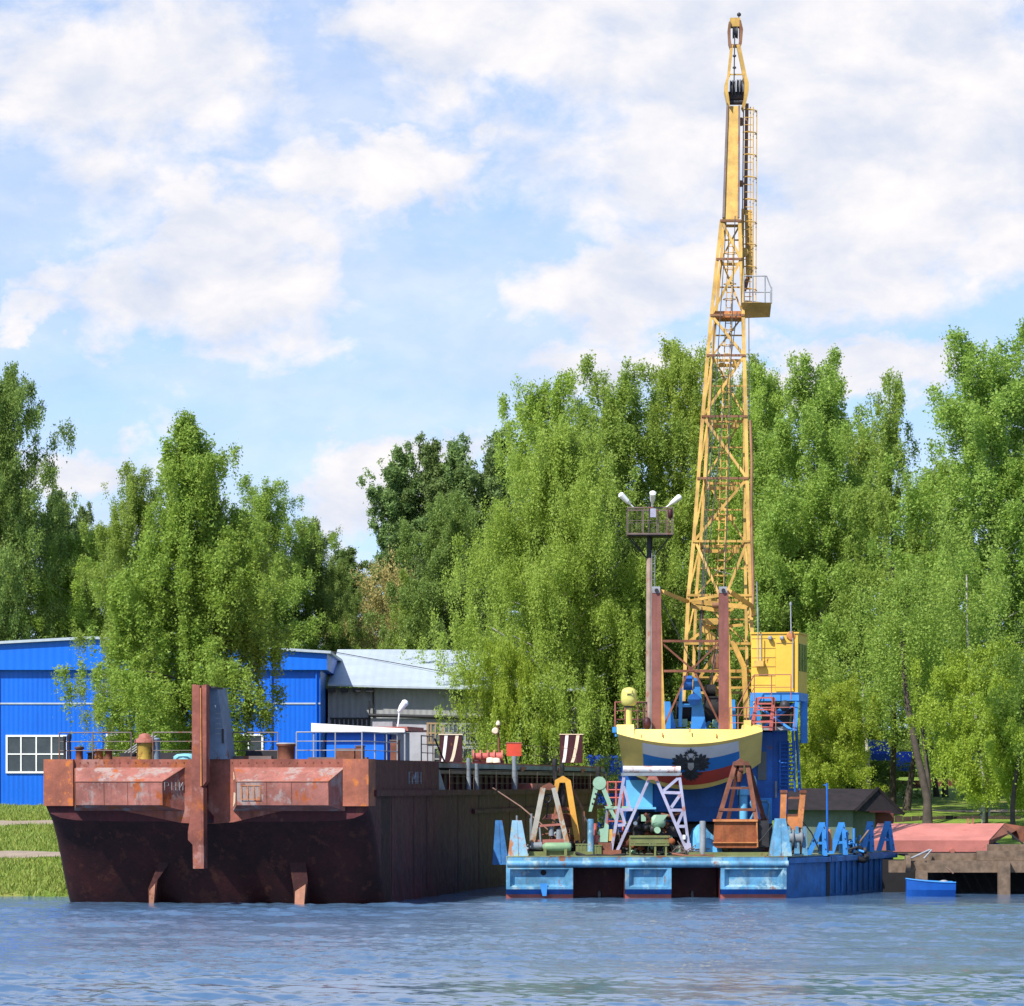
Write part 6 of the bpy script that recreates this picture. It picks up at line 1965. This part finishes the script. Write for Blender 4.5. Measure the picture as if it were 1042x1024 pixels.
m = MB(); m.lathe(P(646.5, 838, 166.2), [(.09, -.06), (.09, .06)], 12, axis='Y'); m.lathe(P(696.5, 852, 165.8), [(.07, -.1), (.09, .1)], 10); m.build('filter_bowl', M['lamp_white'], eng)
wb = thing('workbench', (X(661, 165.5), 165.5, DK + .015), 'low olive green steel bench in front of the diesel engine', 'bench')
m = MB(); m.box((X(641, 165.4), 165.3, Z(852.5, 165.4)), (X(682, 165.4), 166.3, Z(850.5, 165.4))); m.box((X(642, 165.4), 165.35, Z(858.5, 165.4)), (X(681, 165.4), 165.42, Z(852.6, 165.4))); m.build('top', M['olive'], wb)
m = MB()
for px_ in (641.5, 667, 678):
    m.bar(P(px_, 851, 165.4), P(px_ - .5, 872, 165.4), .09); m.bar(P(px_, 851, 166.2), P(px_ - .5, 872, 166.2), .09)
m.bar(P(641, 860, 165.36), P(681, 860, 165.36), .07); m.build('leg', M['olive'], wb)

cyl = thing('air_cylinder', (X(565, 165.4), 165.4, DK + .015), 'pale green gas cylinder lying in front of the grey grab', 'gas cylinder')
m = MB(); m.lathe(P(567, 862, 165.3), [(.06, -.66), (.14, -.60), (.20, -.5), (.20, .55), (.15, .62)], 16, axis='X'); m.build('body', M['green'], cyl)
m = MB(); m.box((X(553, 165.3), 165.1, DK + .016), (X(556, 165.3), 165.5, Z(864, 165.3))); m.box((X(574, 165.3), 165.1, DK + .016), (X(577, 165.3), 165.5, Z(864, 165.3))); m.build('cradle', M['olive'], cyl)
m = MB(); m.lathe(P(547, 861, 165.6), [(.16, -.3), (.18, .2)], 12, axis='X'); m.lathe(P(551, 861.5, 165.5), [(.1, -.1), (.1, .1)], 10, axis='X'); m.build('valve', M['grey_steel'], cyl)
pump = thing('pump', (X(610, 166), 166, DK + .015), 'pale green pump with a yellow end beside the blue bitt', 'pump')
m = MB(); m.prism([P(608, 857, 165.9), P(618.5, 857, 165.9), P(619.5, 840, 165.9), P(616, 837, 165.9), P(615, 843, 165.9), P(610, 844, 165.9), P(608, 848, 165.9), P(611, 851, 165.9)], (0, .5, 0)); m.build('casing', M['green_pale'], pump)
m = MB(); m.box(P(618.6, 856, 165.95), P(623, 844, 166.4)); m.build('motor', M['yellow'], pump)
m = MB(); m.box((X(604, 165.9), 165.7, DK + .016), (X(632, 165.9), 166.6, Z(865, 165.9))); m.box((X(607, 165.9), 165.8, Z(865, 165.9) + .003), (X(622, 165.9), 166.5, Z(857.5, 165.9))); m.build('base', M['rust_brown'], pump)
m = MB(); m.tube(P(604.5, 868, 166.1), P(606, 838, 166.1), .08); m.tube(P(607, 860, 166), P(607, 850, 166), .14); m.build('pipe', M['winch_red'], pump)
# tarpaulin bundle
Yp = 166.4
m = MB(); secs_ = []
rr_ = random.Random(2)
for j in range(7):
    row = []
    for i in range(9):
        a = math.pi * i / 8
        w_ = .75 * (1 - .10 * abs(j - 3)) * (1 + rr_.uniform(-.12, .12))
        h_ = 1.4 * (1 - ((j - 3) / 4.2) ** 2) * (1 + rr_.uniform(-.15, .15)) * (.75 if i > 4 else 1)
        row.append(Vector((X(717, Yp) - w_ * math.cos(a), Yp + (j - 3) * .22, DK + .016 + max(0, h_ * math.sin(a) ** .8))))
    secs_.append(row)
m.loft(secs_); tag(m.build('tarpaulin', M['tarp'], None, origin=(X(717, Yp), Yp, DK + .016)), 'crumpled light blue tarpaulin bundle behind the grey bitt, left of the rusty grab', 'tarpaulin')
# small boxes, planks and scrap
for (px0, px1, y0, y1, Y, mt, nm, lab, cat) in (
        (600, 612, 861, 870, 165.6, 'olive', 'tool_box', 'olive box at the foot of the blue bitt', 'box'),
        (586, 598, 860, 870, 165.7, 'olive', 'tool_box', 'olive box between the orange grab and the blue bitt', 'box'),
        (538, 550, 865, 871, 165.7, 'maroon', 'crate', 'low dark red crate beside the rusty push bracket', 'crate')):
    m = MB(); m.box((X(px0, Y), Y, DK + .016), (X(px1, Y), Y + .6, Z(y0, Y))); m.box((X(px0 - .6, Y), Y - .03, Z(y0, Y) + .003), (X(px1 + .6, Y), Y + .63, Z(y0, Y) + .05))
    for q in (.2, .5, .8):
        xx = X(px0, Y) + (X(px1, Y) - X(px0, Y)) * q; m.box((xx - .03, Y - .02, DK + .02), (xx + .03, Y - .002, Z(y0, Y) - .01))
    tag(m.build(nm, M[mt], None, origin=(X(px0, Y), Y, DK + .016)), lab, cat)
m = MB()
for i in range(26):
    a = Vector((X(683 + rng2.random() * 22, 165.6), 165.4 + rng2.random() * .8, DK + .06 + rng2.random() * .25)); b = a + Vector((rng2.uniform(-1, 1), rng2.uniform(-.2, .2), rng2.uniform(-.15, .5)))
    b.z = max(b.z, DK + .05); m.tube(a, b, .022, n=5)
tag(m.build('scrap_heap', M['rail'], None, origin=(X(694, 165.6), 165.6, DK)), 'tangle of scrap rods and wire at the right foot of the trestle', 'scrap', kind='stuff')
m = MB(); m.path([bl(7.1, 28, 4.9), P(530, 821, 168), P(550, 838, 167), P(572, 857, 166.4)], .035, 6)
tag(m.build('mooring_rope', M['rope'], None, origin=P(540, 830, 167)), 'brown mooring rope running from the barge side down to the grey grab', 'rope')
m = MB(); m.torus(P(874, 869, 172.4), .42, .14, (.5, -.6, .75), 26, 10)
tag(m.build('tyre', M['rubber'], None, origin=P(874, 869, 172.4)), 'black tyre fender hung tilted on the pontoon side under the blue brackets', 'tyre')
# crewless gas bottle and buoys near the brackets
m = MB(); m.lathe(P(844, 866, 168.2), [(.14, 0), (.14, .5), (.09, .62), (.07, .95), (.02, 1.0)], 12)
tag(m.build('signal_cone', M['rust_orange'], None, origin=P(844, 868, 168.2)), 'small orange cone behind the first two blue fender brackets', 'cone')

# cable drums, hose coils and heaps that fill the deck
def cable_drum(px, py, Y, r_, w_, lab, m1, m2):
    p = P(px, py, Y)
    t = thing('cable_drum', (p.x, Y, DK + .016), lab, 'drum', 'cable drums on the pontoon deck')
    p.z = DK + .016 + r_
    m = MB(); m.lathe(p, [(r_ * .35, -w_), (r_ * .72, -w_ * .95), (r_ * .76, 0), (r_ * .72, w_ * .95), (r_ * .35, w_)], 18, axis='X'); m.build('core', m2, t)
    for s in (-1, 1):
        m = MB(); m.lathe(p + Vector((s * (w_ + .03), 0, 0)), [(r_, -.025), (r_, .025)], 20, axis='X'); m.build('flange', m1, t)


cable_drum(583, 858, 167.8, .52, .3, 'rusty cable drum behind the orange grab legs', M['rust_brown'], M['dark'])
cable_drum(637, 858, 167.9, .6, .3, 'dark cable drum behind the left leg of the trestle', M['dark'], M['rust_brown'])
cable_drum(688, 858, 168.0, .55, .3, 'brown cable drum behind the right leg of the trestle', M['boom_brown'], M['dark'])
cable_drum(735, 856, 168.6, .5, .35, 'dark cable drum behind the rusty grab bucket', M['dark'], M['cable'])


def heap(px0, px1, Y, hgt, n, seed, mats, lab):
    r_ = random.Random(seed)
    t = thing('scrap_heap', (X((px0 + px1) / 2, Y), Y, DK + .016), lab, 'scrap')
    for mt, nm in mats:
        m = MB()
        for i in range(n):
            fx = r_.gauss(.5, .22); h_ = hgt * max(.1, 1 - 2.2 * abs(fx - .5)) * r_.random()
            p = Vector((X(px0 + (px1 - px0) * min(1, max(0, fx)), Y), Y + r_.uniform(-.4, .5), DK + .1 + h_))
            q = r_.random()
            if q < .45:
                d = Vector((r_.uniform(-.45, .45), r_.uniform(-.2, .2), r_.uniform(-.3, .3))); e = p + d; e.z = max(e.z, DK + .06)
                m.tube(p, e, .025 + r_.random() * .05, n=6)
            elif q < .75:
                m.lathe(p, [(.04, -.1), (.10 + r_.random() * .1, -.06), (.10 + r_.random() * .1, .06), (.04, .1)], 9, axis=r_.choice('XYZ'))
            elif q < .9:
                m.torus(p, .14 + r_.random() * .12, .03, (r_.uniform(-1, 1), r_.uniform(-1, 1), r_.uniform(-.5, 1)), 12, 5)
            else:
                s = .08 + r_.random() * .12; m.box(p - Vector((s, s, s)), p + Vector((s * 1.6, s, s)), yaw=r_.uniform(0, 3))
        o = m.build(nm, M[mt], t); o['kind'] = 'stuff'


heap(540, 600, 167.3, 1.5, 34, 1, (('dark', 'iron_scrap'), ('rust_brown', 'rusty_scrap'), ('grey_steel', 'steel_scrap')), 'heap of rusty shackles and pipes under the grey and orange grabs')
heap(632, 702, 167.0, 1.5, 40, 2, (('dark', 'iron_scrap'), ('rust', 'rusty_scrap'), ('green_pale', 'painted_scrap')), 'heap of engine scrap around the diesel engine beneath the trestle')
heap(598, 640, 166.8, .9, 24, 3, (('dark', 'iron_scrap'), ('rust_brown', 'rusty_scrap')), 'low scrap heap around the green pump')
heap(700, 730, 167.6, 1.0, 20, 4, (('dark', 'iron_scrap'), ('rust_brown', 'rusty_scrap')), 'scrap heap behind the light blue tarpaulin')
heap(776, 826, 168.6, 1.1, 30, 6, (('dark', 'iron_scrap'), ('rust_brown', 'rusty_scrap')), 'scrap heap behind the mooring winch and the right push bracket')
heap(838, 880, 172.0, .7, 14, 8, (('dark', 'iron_scrap'), ('blue_mid', 'painted_scrap')), 'scrap between the blue fender brackets')

# hoses and guy ropes between the gear
def rope(name, pts, r_, mt, lab, cat):
    m = MB(); m.path([P(*q) for q in pts], r_, 6)
    tag(m.build(name, M[mt], None, origin=P(*pts[-1])), lab, cat)


rope('hose', [(586, 868, 165.3), (596, 871.3, 165.1), (608, 870.4, 165.0), (622, 871.3, 165.1), (636, 869.5, 165.3)], .07, 'rubber', 'black hose lying along the deck edge in front of the green pump', 'hose')
rope('hose', [(684, 869, 165.2), (700, 871.3, 165.0), (716, 870.6, 165.0), (728, 871.3, 165.1)], .06, 'rust_brown', 'brown hose lying on the deck edge between the trestle foot and the rusty grab', 'hose')
rope('wire_rope', [(771, 858, 165.9), (777, 852, 165.6), (786, 840, 165.2)], .03, 'cable', 'wire rope from the rusty grab up to the right push bracket', 'rope')
rope('wire_rope', [(817, 836, 167), (826, 848, 167.4), (834, 866, 167.7)], .03, 'cable', 'wire rope from the orange grab down to the first blue fender bracket', 'rope')
rope('wire_rope', [(594, 830, 167.2), (600, 840, 166.5), (604, 858, 166)], .03, 'cable', 'wire rope hanging between the orange grab frame and the blue bitt', 'rope')
rope('boat_pole', [(868, 866, 172.2), (884, 845, 172.4)], .05, 'wood', 'wooden pole leaning across the blue fender brackets', 'pole')
# ------------------------------------------------------------------ timber landing stage, pink slab, rowing boat
Yk_ = 170.0
dock = thing('landing_stage', (X(980, Yk_), Yk_, 0), 'weathered timber landing stage on posts at the right bank', 'dock')
m = MB(); m.box((X(905, Yk_), Yk_, Z(888, Yk_)), (X(1120, Yk_), Yk_ + .5, Z(876, Yk_))); m.build('front_beam', M['wood'], dock)
m = MB(); m.box((X(925, Yk_ + .6), Yk_ + .55, Z(877, Yk_)), (X(1120, Yk_), Yk_ + 1.1, Z(869, Yk_))); m.build('rear_beam', M['wood'], dock)
m = MB(); m.box((X(995, Yk_), Yk_ + .2, Z(875.8, Yk_)), (X(1120, Yk_), Yk_ + .5, Z(866, Yk_))); m.box((X(1010, Yk_), Yk_ + 1.12, Z(869, Yk_)), (X(1120, Yk_), Yk_ + 2, Z(860, Yk_))); m.build('upper_beam', M['wood'], dock)
m = MB()
for i in range(20):
    xx = max(X(908, Yk_), 18.75) + i * .5; m.box((xx, Yk_ + 1.2, Z(874, Yk_)), (xx + .45, Yk_ + 17, Z(872.3, Yk_)))
m.build('decking', M['wood_dark'], dock)
for px_, y_ in ((1021, 876), (1085, 878), (937, 886)):
    m = MB(); m.box((X(px_ - 6, Yk_), Yk_ - .35, -1), (X(px_ + 6, Yk_), Yk_ - .003, Z(y_, Yk_))); m.build('post', M['wood'], dock)
m = MB(); m.box((X(905, Yk_), Yk_ + 3, -1), (X(1120, Yk_), Yk_ + 3.3, Z(876, Yk_))); m.build('void_shade', M['black'], dock)  # black sheet standing in for the shaded void under the stage
m = MB(); m.tube(P(921, 879, Yk_ - .1), P(926, 879, Yk_ - .1), .38, n=12); m.build('log_end', M['wood'], dock)
m = MB(); m.path([P(926, 874, Yk_ - .1), P(937, 869, Yk_), P(946, 865, Yk_ + .3)], .05); m.path([P(940, 874, Yk_ - .1), P(948, 865, Yk_ + .2)], .04); m.build('hand_bar', M['rail_grey'], dock)
tag_o = None
# blocks carrying the slab
for i, px_ in enumerate((978, 986, 997, 1004)):
    pass
m = MB()
for px_ in (975, 983, 994, 1002, 915, 940):
    m = MB(); m.box((X(px_ - 3, 181.8), 181.7, 1.70), (X(px_ + 3, 181.8), 186, Z(867, 181.5) + .3)); m.build('bearer', M['wood_dark'], dock)
slab = thing('steel_slab', (X(960, 182), 182, Z(867, 182)), 'long faded pink steel slab with a turned down edge resting on the landing stage', 'slab')
SY, SB = 181.5, 187.0
fx0, fx1 = X(884, SY), X(1006, SY)
tz, lz = Z(855.5, SY), Z(867, SY)
bz = Z(838, SB); bx0, bx1 = X(893, SB), X(1022, SB)
m = MB(); m.prism([(fx0, SY, tz), (fx1, SY, tz), (bx1, SB, bz), (bx0, SB, bz)], (0, 0, -.10)); m.build('top_plate', M['pink'], slab)
m = MB(); m.prism([(fx0, SY - .04, tz + .01), (fx1 + .02, SY - .04, tz + .01), (fx1, SY + .02, lz), (fx0, SY + .02, lz)], (0, .08, 0)); m.build('front_lip', M['pink'], slab)
m = MB()
e0_, e1_ = Vector((fx1 + .02, SY, tz)), Vector((bx1 + .02, SB, bz))
m.prism([e0_, e1_, e1_ + Vector((.95, -.3, -.15)), e1_ + Vector((.95, -.3, -.95)), e1_ + Vector((.8, -.3, -.95)), e1_ + Vector((.55, -.3, -.35)), e0_ + Vector((.1, .3, -.2))], (0, .12, .0))
m.prism([e1_, e1_ + Vector((.95, -.3, -.15)), e1_ + Vector((.9, -.3, -1.0)), e1_ + Vector((.2, -.3, -.4))], (-.05, .25, 0))
m.build('end_flap', M['rust_brown'], slab)
m = MB(); m.bar((fx1 + .15, SY + .6, tz - .1), (fx1 + .1, SY + .6, 1.72), .2); m.build('strut', M['dark'], slab); m = MB(); m.bar((fx1 + .5, SY + 2, tz + .1), (fx1 + .4, SY + 2, 1.72), .25); m.build('strut', M['dark'], slab); m = MB(); m.bar((X(1025, 184), 184, Z(846, 184)), (X(1045, 184), 184, Z(862, 184)), .08); m.build('strut', M['dark'], slab)
m = MB(); m.lathe(P(969, 866, SY - .1), [(.12, -.1), (.14, .05), (.05, .12)], 12, axis='Y'); m.build('lug', M['rust_pink'], slab)
for px_ in (985, 990):
    m = MB(); m.bar(P(px_, 839, SB - .2), P(px_, 833, SB - .2), .08); m.build('lug', M['rust_pink'], slab)

Yw = 167.2
boat = thing('rowing_boat', (X(948, Yw), Yw, 0), 'small blue rowing boat moored under the landing stage', 'rowing boat')
secs_ = []
for i in range(11):
    t = i / 10
    xx = X(922, Yw) + (X(971, Yw) - X(922, Yw)) * t
    w_ = .62 * math.sin(math.pi * min(1, .12 + t * .88)) ** .5 if t < 1 else .35
    w_ = .2 + .45 * (1 - (1 - t) ** 3)
    sh = .62 + .16 * (1 - t) ** 2
    secs_.append([Vector((xx, Yw + a * w_, z)) for a, z in ((-1, sh), (-.93, .3), (-.6, -.1), (0, -.2), (.6, -.1), (.93, .3), (1, sh))])
m = MB(); m.loft(secs_); m.build('hull', M['boat_blue'], boat)
m = MB()
for s in (0, -1):
    m.path([r_[s] + Vector((0, 0, .02)) for r_ in secs_], .035, 6)
m.build('gunwale', M['blue_mid'], boat)
m = MB(); m.box((X(940, Yw), Yw - .5, .42), (X(945, Yw), Yw + .5, .46)); m.box((X(957, Yw), Yw - .6, .42), (X(962, Yw), Yw + .6, .46)); m.build('thwart', M['wood'], boat)
m = MB(); m.lathe((X(936, Yw), Yw - .1, .55), [(.3, 0), (.25, .12), (.1, .16)], 12); m.lathe((X(960, Yw), Yw - .15, .5), [(.22, 0), (.2, .2), (.08, .24)], 12); m.build('bundle', M['rail_grey'], boat)
m = MB(); m.path([P(963, 883, Yw - .2), P(968, 887, Yw - .2), P(970, 889, Yw - .2)], .04); m.build('painter', M['rope'], boat)
m = MB(); m.lathe(P(1012, 863, 185), [(.25, -.3), (.3, 0), (.2, .3)], 12, axis='X'); m.lathe(P(1022, 863.5, 185), [(.2, -.2), (.2, .2)], 12, axis='X')
tag(m.build('drum', M['boat_blue'], None, origin=P(1015, 866, 185)), 'small blue drum lying on the landing stage beyond the pink slab', 'drum')
# turf blades on the left bank
rgb_ = np.random.default_rng(9)
n = 36000
px_ = rgb_.uniform(-60, 130, n); s_ = rgb_.uniform(.1, 64, n) ** 1.0
vv = np.zeros((n, 3, 3))
keep = np.ones(n, bool)
for i in range(n):
    if 12.3 < s_[i] < 15.7 or 32.7 < s_[i] < 38.3:
        keep[i] = False
    Yq = 167 + s_[i]
    xq = (px_[i] - CX) * Yq / F
    yq = shore(xq) + s_[i]
    zq = ground_z(xq, yq)
    h_ = rgb_.uniform(.08, .26); a = rgb_.uniform(0, 6.28); w_ = .05
    dx, dy = math.cos(a) * w_, math.sin(a) * w_
    vv[i] = ((xq - dx, yq - dy, zq - .02), (xq + dx, yq + dy, zq - .02), (xq + rgb_.normal(0, .08), yq + rgb_.normal(0, .08), zq + h_))
vv = vv[keep]
me = bpy.data.meshes.new('grass'); fill_mesh(me, vv.reshape(-1, 3), np.arange(len(vv) * 3).reshape(-1, 3), False)
me.materials.append(leaf_mat('grass_blades', (.14, .23, .035), (.30, .33, .08), .3))
go = bpy.data.objects.new('grass', me); col.objects.link(go); tag(go, 'rough grass growing on the river bank left of the barge', 'grass', kind='stuff')
